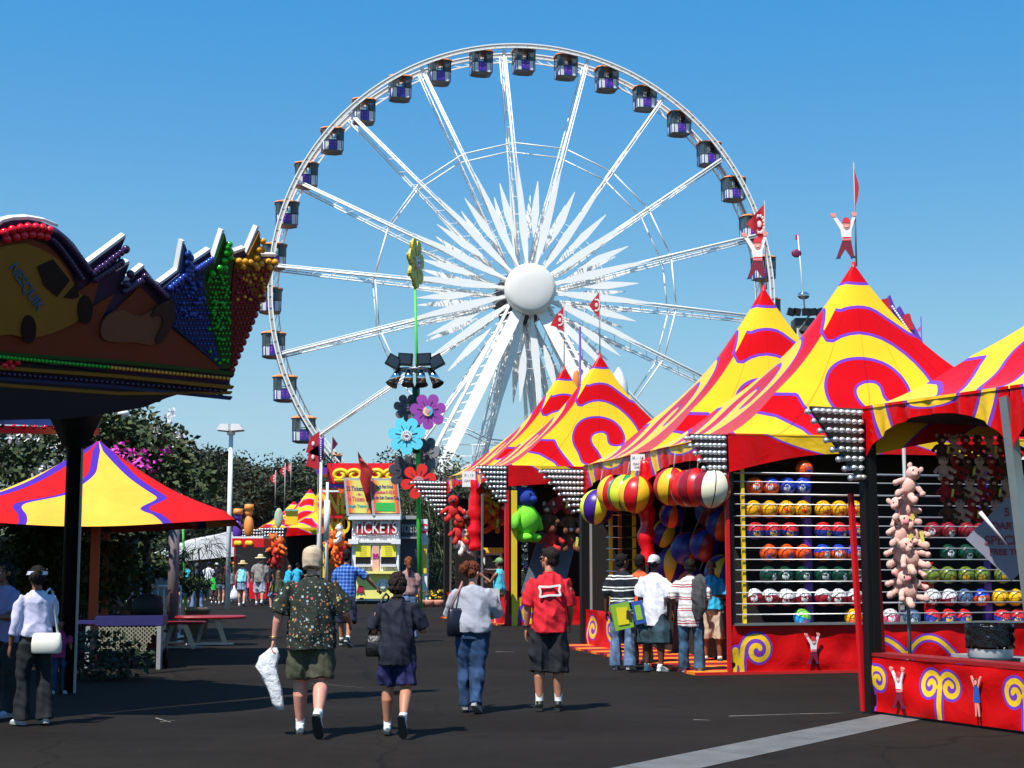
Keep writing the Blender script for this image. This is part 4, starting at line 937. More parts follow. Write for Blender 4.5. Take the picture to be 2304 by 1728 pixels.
# price boards: tilted back
for j, (x0, x1, rows) in enumerate(((775, 832, [('32 Tickets $20', 1082+8, 8), ('14 Tickets $10', 1128-6, 8), ('Single Ticket 75c', 1148-4, 6)]), (833, 893, [('Each Ticket Based', 1090, 6), ('Attractions Vary', 1105, 6), ('At the Sole Owner', 1119, 6)]))):
    pb = P((x0+x1)/2+8*(1 if j else 1), 1157, TY-.1); hgt = 85*TY/F; wd_ = (x1-x0)*TY/F
    Mx = frame(pb, (math.cos(R_(20)), math.sin(R_(20)), 0), (-math.sin(R_(20))*.36, math.cos(R_(20))*.36, .93))
    g2 = empty('price_board'); g2.parent = t; g2.matrix_local = Mx
    mb = MB(); mb.box((0, hgt/2, -.04), (wd_+.1, hgt+.12, .05)); mb.build('backing', M_grey, g2)
    m, nt, b = nm('price_gradient%d' % j); tc = nt.nodes.new('ShaderNodeTexCoord'); s = nt.nodes.new('ShaderNodeSeparateXYZ'); nt.links.new(tc.outputs['Object'], s.inputs[0])
    rp_ = nt.nodes.new('ShaderNodeValToRGB'); rp_.color_ramp.elements[0].color = (.6,.55,.12,1); rp_.color_ramp.elements[0].position = .30; rp_.color_ramp.elements[1].color = (.65,.07,.01,1); rp_.color_ramp.elements[1].position = .85
    nt.links.new(mth(nt, 'MULTIPLY', mth(nt, 'ABSOLUTE', s.outputs[0]), 2/wd_), rp_.inputs[0]); nt.links.new(rp_.outputs[0], b.inputs['Base Color'])
    mb = MB(); mb.box((0, hgt/2, 0), (wd_*.94, hgt*.94, .03)); mb.build('face', m, g2)
    cols = [mat('ink_navy', (.02,.02,.15), .5), mat('ink_teal', (.01,.25,.25), .5), mat('ink_crimson', (.5,.02,.1), .5)]
    if j == 0:
        for s_, y, sz, c in (('32 Tickets $20', .72, .27, 0), ('- OR -', .56, .11, 2), ('14 Tickets $10', .42, .27, 2), ('Single Ticket 75c', .22, .17, 1)): text(s_, Matrix.Translation((0, y*hgt, .02)), sz, cols[c], g2, bold=.006, sx=.60 if sz > .2 else .8)
    else:
        for s_, y, sz, c in (('Each Part Need', .78, .2, 0), ('Attractions $1-$5 E.C.', .62, .19, 2), ('At the Sole Owners Club', .46, .19, 0)): text(s_, Matrix.Translation((0, y*hgt, .02)), sz, cols[c], g2, bold=.006, sx=.52)
        mb = MB(); mb.box((-.05, .2*hgt, .02), (wd_*.75, hgt*.24, .02)); mb.build('green_strip', mat('strip_green', (.03,.35,.05), .5), g2)
# second ticket booth behind with dark side
t2 = empty('ticket_booth'); tag(t2, 'dark sided second ticket booth just right of the white one', 'ticket booth')
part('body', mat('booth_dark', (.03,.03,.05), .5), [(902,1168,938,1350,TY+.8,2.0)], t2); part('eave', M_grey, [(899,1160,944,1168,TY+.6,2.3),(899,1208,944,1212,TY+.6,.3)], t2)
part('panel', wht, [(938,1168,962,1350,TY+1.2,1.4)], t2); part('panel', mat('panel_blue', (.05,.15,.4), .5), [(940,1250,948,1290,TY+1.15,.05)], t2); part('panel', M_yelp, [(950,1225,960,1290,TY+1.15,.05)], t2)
ftext('TICKETS', 920, 1190, TY+.75, 18, M_grey, t2, sx=.38, bold=.01); ftext('C', 952, 1190, TY+1.1, 20, M_redp, t2, bold=.02)
t3 = empty('lattice_frame'); tag(t3, 'white lattice frame standing behind the ticket booths', 'frame')
mb = MB()
for x in (900, 912, 926, 940): rect(mb, x, 1105, x+2.5, 1165, TY+3.2, .06)
for y in (1108, 1122, 1138, 1152): rect(mb, 898, y, 945, y+2.5, TY+3.2, .06)
mb.build('lattice', M_white, t3)
# red scroll sign stall behind
SY = 60.4
t = empty('game_stall'); tag(t, 'stall with a red fascia painted with yellow scrolls behind the ticket booth', 'stall')
part('fascia', mat('fascia_red', (.75,.01,.02), .35), [(736,1042,912,1088,SY,.3)], t); part('purple_trim', M_purp, [(736,1088,912,1097,SY+.05,.3)], t)
mb = MB()
for cx, fl in ((765,-1),(798,1),(846,-1),(880,1)):
    sp = [(cx + fl*(14-9*t_)*math.cos(PI*.98 - 2*PI*1.25*t_)*1.25, 1069 - (13-8*t_)*math.sin(PI*.98-2*PI*1.25*t_)) for t_ in [i/22 for i in range(23)]]
    mb.tube([P(x, y, SY-.05) for x, y in sp], [.085]*18 + [.08,.07,.06,.05,.04], 6)
for x0, x1 in ((752,812),(834,894)): mb.tube([P(x0+i*(x1-x0)/6, 1080, SY-.04) for i in range(7)], .09, 6)
mb.build('scrollwork', M_yelp, t)
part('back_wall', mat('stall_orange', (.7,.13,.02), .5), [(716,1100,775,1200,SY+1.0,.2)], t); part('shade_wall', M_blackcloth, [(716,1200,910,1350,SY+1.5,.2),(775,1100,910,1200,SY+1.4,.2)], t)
part('white_rail', M_white, [(726,1103,762,1107,SY-.4,.1),(790,1103,860,1106,SY+.2,.1)], t)
ftext('ONE', 745, 1136, SY+.8, 46, M_yelp, t, sx=.6, bold=.04, ext=.05); ftext('SHOT', 768, 1182, SY+.75, 38, M_yelp, t, sx=.55, bold=.035, ext=.05); ftext('BEST', 835, 1110, SY+1.2, 16, M_yelp, t, sx=1.0, bold=.03)
part('red_shelf', M_redp, [(738,1160,772,1166,SY+.5,.3)], t); 
part('yellow_post', M_yelp, [(726,1225,738,1300,SY-1,.15)], t); ftext('N', 732, 1236, SY-1.05, 14, M_black, t); ftext('E', 732, 1252, SY-1.05, 14, M_black, t); ftext('W', 732, 1268, SY-1.05, 14, M_black, t)
part('purple_roof', M_purp, [(711,1052,736,1066,SY-.3,2.5)], t); part('mast', M_white, [(713,1066,716,1220,SY-.3,.08),(711,1200,718,1340,SY-.3,.12)], t)
for i, (px, py, a) in enumerate(((748,1215,ORG),(756,1235,ORG),(750,1258,ORG),(768,1220,ORG),(772,1245,RDD),(765,1200,WHT))):
    p = P(px, py, SY-.5); p.z -= .4; plush('plush_toy', p, .75, a, (YLW if i % 2 else ORG), f'{a[0]} plush toy, {ORD[i]} in the pile hanging left of the ticket booth', rz=i, grp='plush toys left of the ticket booth')
# white masts with flags left of the stall
for i, (xb, xt, yt, Y, lab) in enumerate(((718,716,985,56.8,'tall white mast with a purple studded top and red flags'),(733,735,1085,56.5,'white mast with a wide sleeve beside the red stall sign'))):
    t = empty('mast'); tag(t, lab, 'mast'); mb = MB(); a, b = P(xb, 1349, Y), P(xt, yt, Y); a.z = 0; b.x = a.x; mb.cyl(a, b, .06, .05, 10)
    if i: mb.cyl(V((a.x,Y,zof(1215,Y))), V((a.x,Y,zof(1125,Y))), .11, n=12)
    mb.build('pole', M_white, t)
    if i == 0:
        mb = MB(); mb.cyl(V((a.x,Y,zof(1035,Y))), V((a.x,Y,zof(985,Y))), .1, n=12); mb.build('sleeve', M_purp, t)
        mb = MB()
        for j in range(10): mb.ellip((a.x, Y-.11, zof(988+j*5, Y)), (.03,.03,.03), None, 6, 5)
        mb.build('lamps', M_white, t)
        for j, (yy, w_) in enumerate(((1000,.5),(1030,.62))):
            mb = MB(); mb.prism([(-.5,-.3),(-.35,.25),(0,.5),(0,-.45)], frame(V((a.x-.08, Y-.02, zof(yy, Y))), V((1,0,0)), UP), .03); mb.build('flag', MATS['pennant_red'], t)
            mb = MB(); mb.ellip((a.x-.3, Y-.07, zof(yy,Y)+.02), (.06,.02,.09), None, 10, 8); mb.build('emblem', MATS['emblem_white'], t)
def small_flag(px, ytop, ybot, Y, ybase, lab, lean=.1, flip=-1, pur=False, emb=True):
    b = P(px, ybase, Y); hp = zof(ytop, Y) - b.z
    f_ = pennant(b, hp, None, ln=.25*Y/60, wd=(ybot-ytop)*Y/F*.95, direc=V((flip, .3, 0)), emblem=emb, label=lab, grp='small red pennants along the midway', purple=pur, pole=.02)
small_flag(619, 1058, 1092, 62, 1140, 'leftmost small red pennant above the far tents'); small_flag(640, 1042, 1075, 62, 1150, 'middle small red pennant above the far tents'); small_flag(654, 1038, 1065, 64, 1100, 'small red pennant straight on the far tent peak')
small_flag(746, 978, 1015, 58, 1050, 'dark purple pennant on a thin mast left of the red stall sign', flip=1, pur=True, emb=False)
t = empty('banner_flag'); tag(t, 'long twisted red banner hanging in front of the scroll fascia', 'flag')
mb = MB(); pts = [(805,1015),(812,1035),(826,1058),(822,1080),(826,1105),(826,1130)]; ws = [.03,.2,.5,.42,.3,.04]
rg = []
for (x, y), w0 in zip(pts, ws): c = P(x, y, 57.5); rg.append([c+V((-w0*.5,.05,.02)), c+V((w0*.5,-.08,-.02)), c+V((w0*.5,-.06,-.02)), c+V((-w0*.5,.07,.02))])
mb.ring_loft(rg); mb.build('cloth', mat('banner_red', (.4,.02,.02), .5), t); mb = MB(); a = P(826,1130,57.6); mb.cyl((a.x,57.6,0), (a.x+.0,57.6,zof(1030,57.6)), .010); mb.build('pole', M_grey, t)
# ============================================================ FAR TENTS
def far_tent(px, py, ppx, ppy, ptop, yb, wd, ln, lab, plushy=True):
    O = G(px, py); Y = O.y; ze = zof(ptop, Y); zp = zof(ppy, Y+2)
    B = empty('game_booth', O, .23); tag(B, lab, 'game booth', 'far striped booths')
    T = canopy_cached('canopy', wd/2, ln/2, ze, zp, B); T.location = (wd/2, ln/2, ze)
    arch_valance(V((0,ln,0)), V((0,0,0)), ze, ze-.3, zof(yb, Y), B); front_val(B, wd, ze, ze-.3, zof(yb, Y)+.1)
    mb = MB()
    for x in (0, wd):
        for y in (0, ln): mb.box((x, y, ze/2), (.1,.1,ze))
    mb.build('frame', M_black, B); mb = MB(); mb.box((wd*.7, ln/2, ze/2), (.05,ln,ze)); mb.box((wd/2, ln*.9, ze/2), (wd,.05,ze)); mb.build('curtain', M_blackcloth, B)  # the black sheets stand in for the dark booth interior
    led_wing(V((-.05,0,ze)), V((-1,0,0)), 1.0, 1.1, B)
    apron(V((0,0,0)), V((wd,0,0)), .05, .8, lambda x, y: scroll_sd([(mk_spiral(.5,.4,.32), .07)], .05, .05)(x, y), B, seed=3, n=60, m=16); apron(V((0,ln,0)), V((0,0,0)), .05, .8, lambda x, y: scroll_sd([(mk_spiral(.5,.4,.32), .07), (mk_spiral(2.5,.4,.32), .07)], .05, .05)(x, y), B, seed=4, n=60, m=16)
    return B
far_tent(640, 1348, 712, 1095, 1187, 1212, 5.0, 4.4, 'nearer far booth with steep striped canopy cut by the white masts')
far_tent(600, 1343, 653, 1097, 1190, 1205, 4.2, 4.6, 'striped peak booth with a red tip standing left of the nearer far booth')
far_tent(560, 1338, 618, 1125, 1196, 1208, 4.6, 5.0, 'furthest striped booth, low and left behind the others')
for i, (px, py, a) in enumerate(((614,1225,ORG),(622,1240,RDD),(630,1232,ORG),(618,1262,RDD),(545,1270,GRN),(556,1285,YLW),(566,1272,BLU),(540,1290,YLW))):
    p = P(px, py, 59.5 if i < 4 else 63); p.z -= .3; plush('plush_toy', p, .7, a, (YLW if i % 2 else a), f'{a[0]} plush toy, {ORD[i]} of those hanging at the far booths', rz=i, grp='plush toys at the far booths')
t = empty('snack_stand'); tag(t, 'low stand with a bright red fascia and two yellow motifs', 'stall')
part('fascia', M_redp, [(522,1211,594,1231,57,1.8)], t); part('roof_edge', M_white, [(520,1207,592,1211,57,1.8)], t); part('post', M_redp, [(524,1231,528,1350,57,.12),(588,1231,591,1350,57.5,.12)], t)
part('back_wall', M_blackcloth, [(528,1231,596,1300,60,.1)], t); part('counter', M_redp, [(560,1310,600,1347,57.3,1.0)], t)
mb = MB()
for x in (535, 560):
    for dx in (-4, 0, 4): mb.ellip(P(x+dx, 1222, 56.95), (.09,.03,.09), None, 8, 6)
mb.build('motif', M_yelp, t)
t = empty('ring_sign'); tag(t, 'oval pale green sign board on the far tent roof', 'sign'); mb = MB(); mb.ellip(P(627,1165,58.5), (.17,.08,.38), None, 16, 10); mb.build('board', mat('sign_pale_green', (.35,.42,.3), .6, var=.5, scale=9), t)
mb = MB(); rect(mb, 641, 1150, 670, 1180, 59, .1); mb.build('panel', M_yelp, t); mb = MB(); rect(mb, 640, 1146, 672, 1150, 58.9, .12); mb.build('trim', M_chrome, t)
# clown-ish toy heads at the far stand
for px, py, c1, l in ((560,1170,'orange_paint','tall orange figure standing on the far stand roof'),(535,1180,'purple_paint','dark purple balloon figure on the far stand roof')):
    t = empty('roof_figure'); tag(t, l, 'figure'); mb = MB(); c = P(px, py, 60); mb.ellip(c+V((0,0,-.25)), (.2,.18,.45), None, 12, 8); mb.ellip(c+V((0,0,.3)), (.16,.15,.17), None, 12, 8); mb.build('body', MATS[c1], t); mb = MB(); mb.cyl(c+V((0,0,.4)), c+V((0,0,.62)), .2, .17, 12); mb.build('hat', M_orange, t)
# white marquee tent behind plants
t = empty('marquee_tent'); tag(t, 'white marquee tent with a grey end wall behind the potted plants', 'tent')
mb = MB(); Y = 70
r0, r1, r2, r3 = P(395,1250,Y), P(520,1205,Y), P(470,1218,Y+6), P(320,1240,Y)
mb.add([P(300,1262,Y), P(420,1222,Y), P(520,1196,Y), P(545,1250,Y), P(420,1262,Y), P(300,1262,Y+8), P(430,1212,Y+8), P(520,1194,Y+8), P(560,1245,Y+8)], [(0,1,6,5),(1,2,7,6),(2,3,8,7),(0,4,1),(1,4,3,2)]); mb.build('roof', mat('marquee_white', (.72,.72,.74), .7), t)
mb = MB(); rect(mb, 345, 1258, 545, 1345, Y+1, .1); mb.build('wall', mat('marquee_grey', (.16,.155,.17), .8, bump=.5, bscale=3), t)
# ============================================================ FLOWER MAST
FY = 50.0
t = empty('light_mast'); tag(t, 'slim green mast carrying a ring of black floodlights above the flower signs', 'light mast')
GP = mat('pole_green', (.08,.6,.06), .5)
mb = MB(); b = P(938,1340,FY); mb.tube([(b.x+.12,FY,0), (b.x+.02,FY,zof(1100,FY)), (b.x-.02,FY,zof(900,FY))], .08, 12); mb.tube([(b.x-.02,FY,zof(900,FY)), (b.x-.14,FY,zof(640,FY))], .045, 10); mb.build('pole', GP, t)
mb = MB(); c = P(934, 832, FY); mb.tube([c+V((.62*math.cos(a*PI/12), .4*math.sin(a*PI/12), 0)) for a in range(25)], .05, 8); mb.beam(c+V((-.62,0,0)), c+V((.62,0,0)), .05); mb.beam(c+V((0,-.4,0)), c+V((0,.4,0)), .05); mb.build('ring', M_steel, t)
for i, (dx, dz, rot) in enumerate(((-.68,.22,.5),(-.3,.3,.06),(.32,.3,-.06),(.72,.22,-.5))):
    M = Matrix.Translation(P(934,832,FY) + V((dx*1.0,-.25,dz))) @ Matrix.Rotation(rot, 4, 'Y')
    mb = MB(); rg = [[M @ V(q) for q in ((-s*.24,y,-s*.2),(s*.24,y,-s*.2),(s*.24,y,s*.2),(-s*.24,y,s*.2))] for y, s in ((-.22,1.0),(.05,1.0),(.25,.6))]; mb.ring_loft(rg, True, 0, False); lb = mb.build('floodlight', M_black, t)
    mb = MB(); mb.box(M @ V((0,-.225,0)), (.38,.01,.3), M.to_3x3().to_4x4()); mb.build('lens', M_glass, lb)
for i, (dx, rot) in enumerate(((-.62,.7),(-.22,.1),(.25,-.1),(.65,-.7))):
    a = P(934,832,FY)+V((dx*.8,-.2,-.05)); b2 = a+V((math.sin(-rot)*.35,-.12,-.42)); mb = MB(); mb.cyl(a, b2, .12, .17, 14); lb = mb.build('spotlight', M_chrome, t); mb = MB(); mb.cyl(b2, b2+(b2-a).normalized()*.1, .18, .22, 8); mb.build('barn_door', M_black, lb)
mb = MB(); mb.cyl((b.x-.05,FY,zof(1020,FY)), (b.x-.08,FY,zof(870,FY)), .13, n=12); mb.build('dark_sleeve', mat('sleeve_green', (.01,.07,.05), .5), t)
def flower(px, py, rpx, colr, back, lab, rx_=0, ry_=0, rz_=0, n=7, centre=None, off=0, heart=False, sxx=1):
    c = P(px, py, FY-.35+off); r = rpx*FY/F
    t = empty('flower_sign', c); t.rotation_euler = (rx_, ry_, rz_); tag(t, lab, 'sign', 'giant flower signs on the green mast')
    for layer, m, y0 in ((0, colr, -.04), (1, back, .05)):
        mb = MB(); M0 = Matrix(((1,0,0,0),(0,0,-1,y0),(0,1,0,0),(0,0,0,1)))
        if layer == 0:
            for k in range(n):
                a = 2*PI*k/n + .25; pl = []
                for j in range(20):
                    q = 2*PI*j/20; u = .64 + .36*math.cos(q); w0 = .36*math.sin(q)*(.45+.55*u)
                    pl.append(((u*math.cos(a)-w0*math.sin(a))*r*sxx, (u*math.sin(a)+w0*math.cos(a))*r))
                mb.prism(pl, M0 @ Matrix.Translation((0,0,.0015*k)), .07)
            mb.prism([(.38*r*math.cos(j*PI/10), .38*r*math.sin(j*PI/10)) for j in range(20)], M0 @ Matrix.Translation((0,0,.004)), .075)
            mb.build('petals', m, t)
        else:
            pl = []
            for j in range(70):
                q = 2*PI*j/70; rr = .76+.18*math.cos(n*(q-.25)); pl.append((rr*r*math.cos(q), rr*r*math.sin(q)))
            mb.prism(pl, M0, .05); mb.build('backing', m, t)
    cm = centre or M_white; mb = MB(); M0 = Matrix(((1,0,0,0),(0,0,-1,-.1),(0,1,0,0),(0,0,0,1)))
    mb.prism([(.27*r*math.cos(j*PI/12), .27*r*math.sin(j*PI/12)) for j in range(24)], M0, .06); ct = mb.build('centre', cm, t)
    M1 = Matrix(((1,0,0,0),(0,0,-1,-.14),(0,1,0,0),(0,0,0,1)))
    if heart:
        mb = MB(); mb.prism([(.16*r*q[0], .16*r*q[1]) for q in ((0,-1),(.8,0),(.85,.55),(.45,.8),(0,.4),(-.45,.8),(-.85,.55),(-.8,0))], M1, .02); mb.build('heart', mat('heart_pink', (.8,.3,.35), .5), ct)
        mb = MB(); mb.prism([(.27*r*math.cos(j*PI/12-1.2), .27*r*math.sin(j*PI/12-1.2)) for j in range(13)], M0 @ Matrix.Translation((0,0,.033)), .005); mb.build('blue_half', mat('half_blue', (.05,.5,.75), .5), ct)
    else:
        mb = MB(); mb.prism([(.11*r*math.cos(j*PI/8), .045*r*math.sin(j*PI/8)) for j in range(16)], M1, .02)
        for j in range(12): a = 2*PI*j/12; mb.prism([(.2*r*math.cos(a)+.022*r*math.cos(q*PI/3), .2*r*math.sin(a)+.022*r*math.sin(q*PI/3)) for q in range(6)], M1, .02)
        mb.build('logo', mat('mark_plum', (.2,.08,.25), .5), ct)
    mb = MB()
    for k in range(n): a = 2*PI*k/n+.25; mb.beam((.3*r*math.cos(a)*sxx,-.083,.3*r*math.sin(a)), (.6*r*math.cos(a)*sxx,-.083,.6*r*math.sin(a)), .03, .012, side=V((-math.sin(a),0,math.cos(a))))
    mb.build('petal_crease', mat('crease_dark', (.03,.02,.06), .6), t)
    return t
SB = mat('sign_back_grey', (.10,.105,.12), .6)
flower(963, 926, 41, mat('petal_purple', (.30,.05,.36), .5), mat('petal_edge_purple', (.1,.01,.15), .5), 'purple flower sign with a pink heart centre', heart=True, centre=mat('centre_cream', (.8,.6,.25), .5))
flower(915, 981, 42, mat('petal_cyan', (.12,.66,.82), .5), mat('petal_edge_cyan', (.02,.12,.3), .5), 'sky blue flower sign, the largest on the mast', off=-.25)
flower(942, 1083, 40, mat('petal_red', (.75,.02,.015), .5), mat('petal_edge_red', (.4,.01,.01), .5), 'red flower sign lowest on the mast beside the lamp wing', off=-.1, centre=mat('centre_rose', (.6,.3,.28), .5), n=6)
flower(917, 918, 32, SB, mat('petal_edge_violet', (.2,.1,.35), .5), 'grey back of a flower sign left of the purple one', off=.5, n=7, centre=SB)
flower(908, 1062, 38, SB, mat('petal_edge_orange', (.8,.35,.04), .5), 'dark grey back of an orange edged flower sign left of the red one', off=.35, rz_=.5, centre=SB)
flower(962, 1025, 42, mat('sign_back_pale', (.2,.21,.22), .6), mat('petal_edge_green', (.1,.5,.08), .5), 'grey back of a green edged flower sign right of the mast', off=.5, rz_=-.7, centre=SB)
ty = P(934, 592, FY); t = flower(934, 592, 58, mat('petal_yellow', (.6,.5,.03), .5), mat('petal_edge_olive', (.3,.28,.02), .5), 'yellow flower sign seen almost edge-on at the top of the green mast', rz_=1.35, off=.3)
mb = MB(); mb.cyl((ty.x,FY,zof(670,FY)), (ty.x,FY,zof(515,FY)), .05); mb.build('stem', GP, t, Matrix.Identity(4)) if False else None
# ============================================================ BACKGROUND RIGHT
t = empty('light_tower'); LY = 75; tag(t, 'dark lattice tower with black floodlights and a thin flag mast behind the tents', 'light tower')
c = P(1809, 760, LY); mb = MB()
for dx, dy in ((-.5,-.5),(.5,-.5),(.5,.5),(-.5,.5)): mb.cyl((c.x+dx*.8,LY+dy,0), (c.x+dx*.8,LY+dy,zof(742,LY)), .06, n=6)
for i in range(14):
    z0 = i*1.0; e = 1 if i % 2 else -1; mb.beam((c.x-.4*e,LY-.5,z0), (c.x+.4*e,LY-.5,z0+1), .05); mb.beam((c.x-.4*e,LY+.5,z0), (c.x+.4*e,LY+.5,z0+1), .05)
mb.build('lattice', M_grey, t); mb = MB(); rect(mb, 1790, 715, 1833, 744, LY-.5, 1.2); mb.build('head_box', mat('box_grey', (.05,.055,.05), .6), t)
for i, (x, ang) in enumerate(((1780,.3),(1793,.15),(1813,0),(1828,-.1),(1843,-.3))):
    mb = MB(); mb.box(P(x, 702, LY-.6), (.36,.3,.34), Matrix.Rotation(ang, 4, 'Y')); mb.build('floodlight', M_black, t)
mb = MB(); mb.ellip(P(1808,665,LY), (.32,.25,.2), None, 10, 6); mb.build('lamp_cluster', M_chrome, t); mb = MB(); mb.cyl(P(1811,700,LY), P(1795,530,LY), .04, .025, 6); mb.build('flag_pole', M_white, t)
mb = MB(); mb.ellip(P(1792,570,LY), (.26,.05,.22), None, 10, 6); mb.build('flag', MATS['pennant_maroon'], t); mb = MB(); rect(mb, 1790, 528, 1796, 539, LY, .1); mb.build('beacon', M_redp, t)
t = empty('thrill_ride'); RY = 60; tag(t, 'purple and red lamp studded ride facade slanting behind the nearest tall tent', 'ride')
ang = math.atan2(1, 2)
mb = MB(); Mx = lambda x, y: P(x, y, RY); 
poly = [(2000,665),(2014,700),(2022,690),(2035,712),(2040,706),(2078,780),(2076,790),(2070,792),(2000,722),(1990,700)]
c0 = P(2030,740,RY); pl = [((P(x,y,RY)-c0).x, (P(x,y,RY)-c0).z) for x, y in poly]; M0 = frame(c0, (1,0,0), UP); mb.prism(pl, M0, .4); mb.build('facade', M_purp, t)
mb = MB()
for (x, y) in ((1993,690),(2010,735),(2025,745),(2042,725)): mb.prism([(-.25,-.3),(.25,-.3),(.1,.35),(-.15,.3)], frame(P(x, y, RY-.25), (1,0,0), UP), .06)
mb.build('red_panel', MATS['pennant_red'], t)
mb = MB()
for i in range(20):
    for j in (0, 1, 2): mb.ellip(P(2008+i*3.4+j*-7, 690+i*5+j*10, RY-.27), (.05,.04,.05), None, 6, 5)
mb.build('lamps', M_white, t)
mb = MB()
for i in range(12):
    a, b = P(2035+i*5, 762+i*7, RY), P(2044+i*5, 800+i*7, RY); mb.beam(a, b, .08); mb.beam(P(2035+i*5,762+i*7,RY), P(2052+i*5,790+i*7,RY), .06)
for i in range(4): mb.beam(P(2070,785+i*8,RY+.5), P(2150,835+i*3,RY+.5), .025)
mb.beam(P(2040,760,RY), (P(2040,760,RY).x, RY, 0), .3); mb.beam(P(2078,790,RY), (P(2078,790,RY).x, RY, 0), .3)
mb.build('lattice', M_steel, t)
mb = MB(); mb.prism([(-.3,-.3),(.25,-.35),(.35,.2),(0,.35),(-.3,.25)], frame(P(2096,818,RY), (1,0,0), UP), .1); mb.build('gold_panel', mat('gold_paint', (.5,.33,.08), .5), t)
t = empty('thin_spire'); tag(t, 'thin purple studded spire with a pink flag right of the purple ride', 'spire'); mb = MB(); a = P(2074,785,62); mb.cyl((a.x,62,0), P(2072,712,62), .07, .02, 6); mb.build('pole', M_purp, t); mb = MB(); mb.prism([(-.18,-.08),(0,.12),(0,-.12)], frame(P(2071,740,62), (1,0,0), UP), .03); mb.build('flag', mat('flag_pink', (.5,.1,.25), .5), t)
t = empty('fair_hall'); tag(t, 'long building with a plain white parapet roof behind the striped tents at right', 'building'); mb = MB(); a, b = P(2090, 836, 55), P(2290, 836, 55); mb.box(((a.x+b.x)/2, 58, a.z/2), (b.x-a.x+2, 6, a.z)); mb.build('wall', M_white, t); mb = MB(); mb.box(((a.x+b.x)/2, 58, a.z+.04), (b.x-a.x+2.2, 6.3, .12)); mb.build('parapet', M_white, t)
# tall spotted mast with coloured figures between the far peaks
t = empty('ride_mast'); tag(t, 'purple ride mast with a small red and yellow figure between the second booth peaks', 'mast'); mb = MB(); a = P(1305, 900, 70); mb.cyl((a.x,70,0), P(1305,735,70), .08, .05, 8); mb.build('pole', M_purp, t)
mb = MB(); mb.ellip(P(1297,855,70), (.18,.1,.5), None, 10, 8); mb.build('figure', M_orange, t)
for px, l in ((1322,'left white rounded ride finial between the tent peaks'), (1392,'white rounded ride finial right of the taller peak')):
    t = empty('ride_finial'); tag(t, l, 'finial'); mb = MB(); c = P(px, 860, 75); mb.lathe([(.45,-1.6),(.5,-.6),(.42,0),(.2,.5),(.12,.62),(.03,.75)], Matrix.Translation(c), 16); mb.build('dome', M_white, t); mb = MB(); mb.cyl((c.x,c.y,0), (c.x,c.y,c.z-1.5), .25, n=12); mb.build('post', M_white, t)
# ============================================================ LEFT RIDE
LR = empty('thrill_ride', (-5, 15, 0)); tag(LR, 'dark overhanging ride facade with spiky rainbow panels and rows of round bulbs', 'ride')
LRi = Matrix.Translation((5, -15, 0))
fd = V((.6, .8, 0)); q0 = V((-4.95, 14.5, 4.4)); nl = V((.8*math.cos(R_(24)), -.6*math.cos(R_(24)), -math.sin(R_(24))))
up_ = nl.cross(fd).normalized(); up_ = up_ if up_.z > 0 else -up_
def fp(x, y): return onplane(x, y, q0, nl)
def f2(x, y): d = fp(x, y) - q0; return (d.dot(fd), d.dot(up_))
def plate(name, pts, m, off=0, th=.05, parent=LR, sm=0):
    off = off-.085 if off > .1 else off
    pl = [f2(*p) for p in pts]
    if sm: pl = smoothpoly(pl, sm, True)
    M = LRi @ frame(q0 + nl*off, fd, up_) if fd.cross(up_).dot(nl) > 0 else LRi @ frame(q0 + nl*off, fd, up_)
    mb = MB(); mb.prism(pl, M, th); return mb.build(name, m, parent)
# photo coordinates of the facade (zoom factor 3.456, origin 0,450)
z = lambda pts: [(x/3.456, 450 + y/3.456) for x, y in pts]
arc = [(-60,230),(0,180),(80,160),(200,152),(330,175),(430,215),(500,270),(560,330),(610,400),(640,460),(660,510)]
top = [(960,285),(905,430),(870,520),(880,560),(990,490),(950,610),(925,665),(1105,520),(1170,600),(1225,660),(1370,555),(1410,320),(1440,400),(1480,490),(1620,395),(1640,475),(1720,235),(1745,320),(1760,430),(1890,385),(1895,430),(1990,210),(2000,440),(2130,440)]
right = [(2100,520),(1990,830),(1890,1080),(1790,1310),(1770,1420)]
bot = [(1350,1410),(900,1340),(400,1270),(0,1230),(-300,1215),(-300,300)]
MV = mat('ride_violet', (.022,.01,.05), .5); MB_ = mat('ride_blue', (.008,.03,.13), .5); MG_ = mat('ride_green', (.006,.07,.006), .5); MO_ = mat('ride_orange', (.18,.026,.004), .6); MY_ = mat('ride_gold', (.26,.115,.006), .6); MR_ = mat('ride_red', (.15,.009,.003), .6)  # darkened paints: the deep shade on the facade is put into these colours
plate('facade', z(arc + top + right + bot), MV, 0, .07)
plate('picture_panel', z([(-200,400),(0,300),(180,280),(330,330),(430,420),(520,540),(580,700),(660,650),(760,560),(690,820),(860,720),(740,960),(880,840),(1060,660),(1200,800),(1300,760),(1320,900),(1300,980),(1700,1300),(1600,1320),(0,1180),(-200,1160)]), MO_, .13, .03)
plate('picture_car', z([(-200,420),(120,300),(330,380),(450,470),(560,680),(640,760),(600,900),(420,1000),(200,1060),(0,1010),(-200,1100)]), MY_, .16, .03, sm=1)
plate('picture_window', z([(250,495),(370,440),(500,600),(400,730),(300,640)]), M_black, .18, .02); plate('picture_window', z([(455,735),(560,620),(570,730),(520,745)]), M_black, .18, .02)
for x0 in (180, 620): plate('picture_wheel', z([(x0+70*math.cos(a*PI/8)*.8, 980-170+ (170 if x0 < 300 else 20)+110*math.sin(a*PI/8)) for a in range(16)]), M_black, .185, .02)
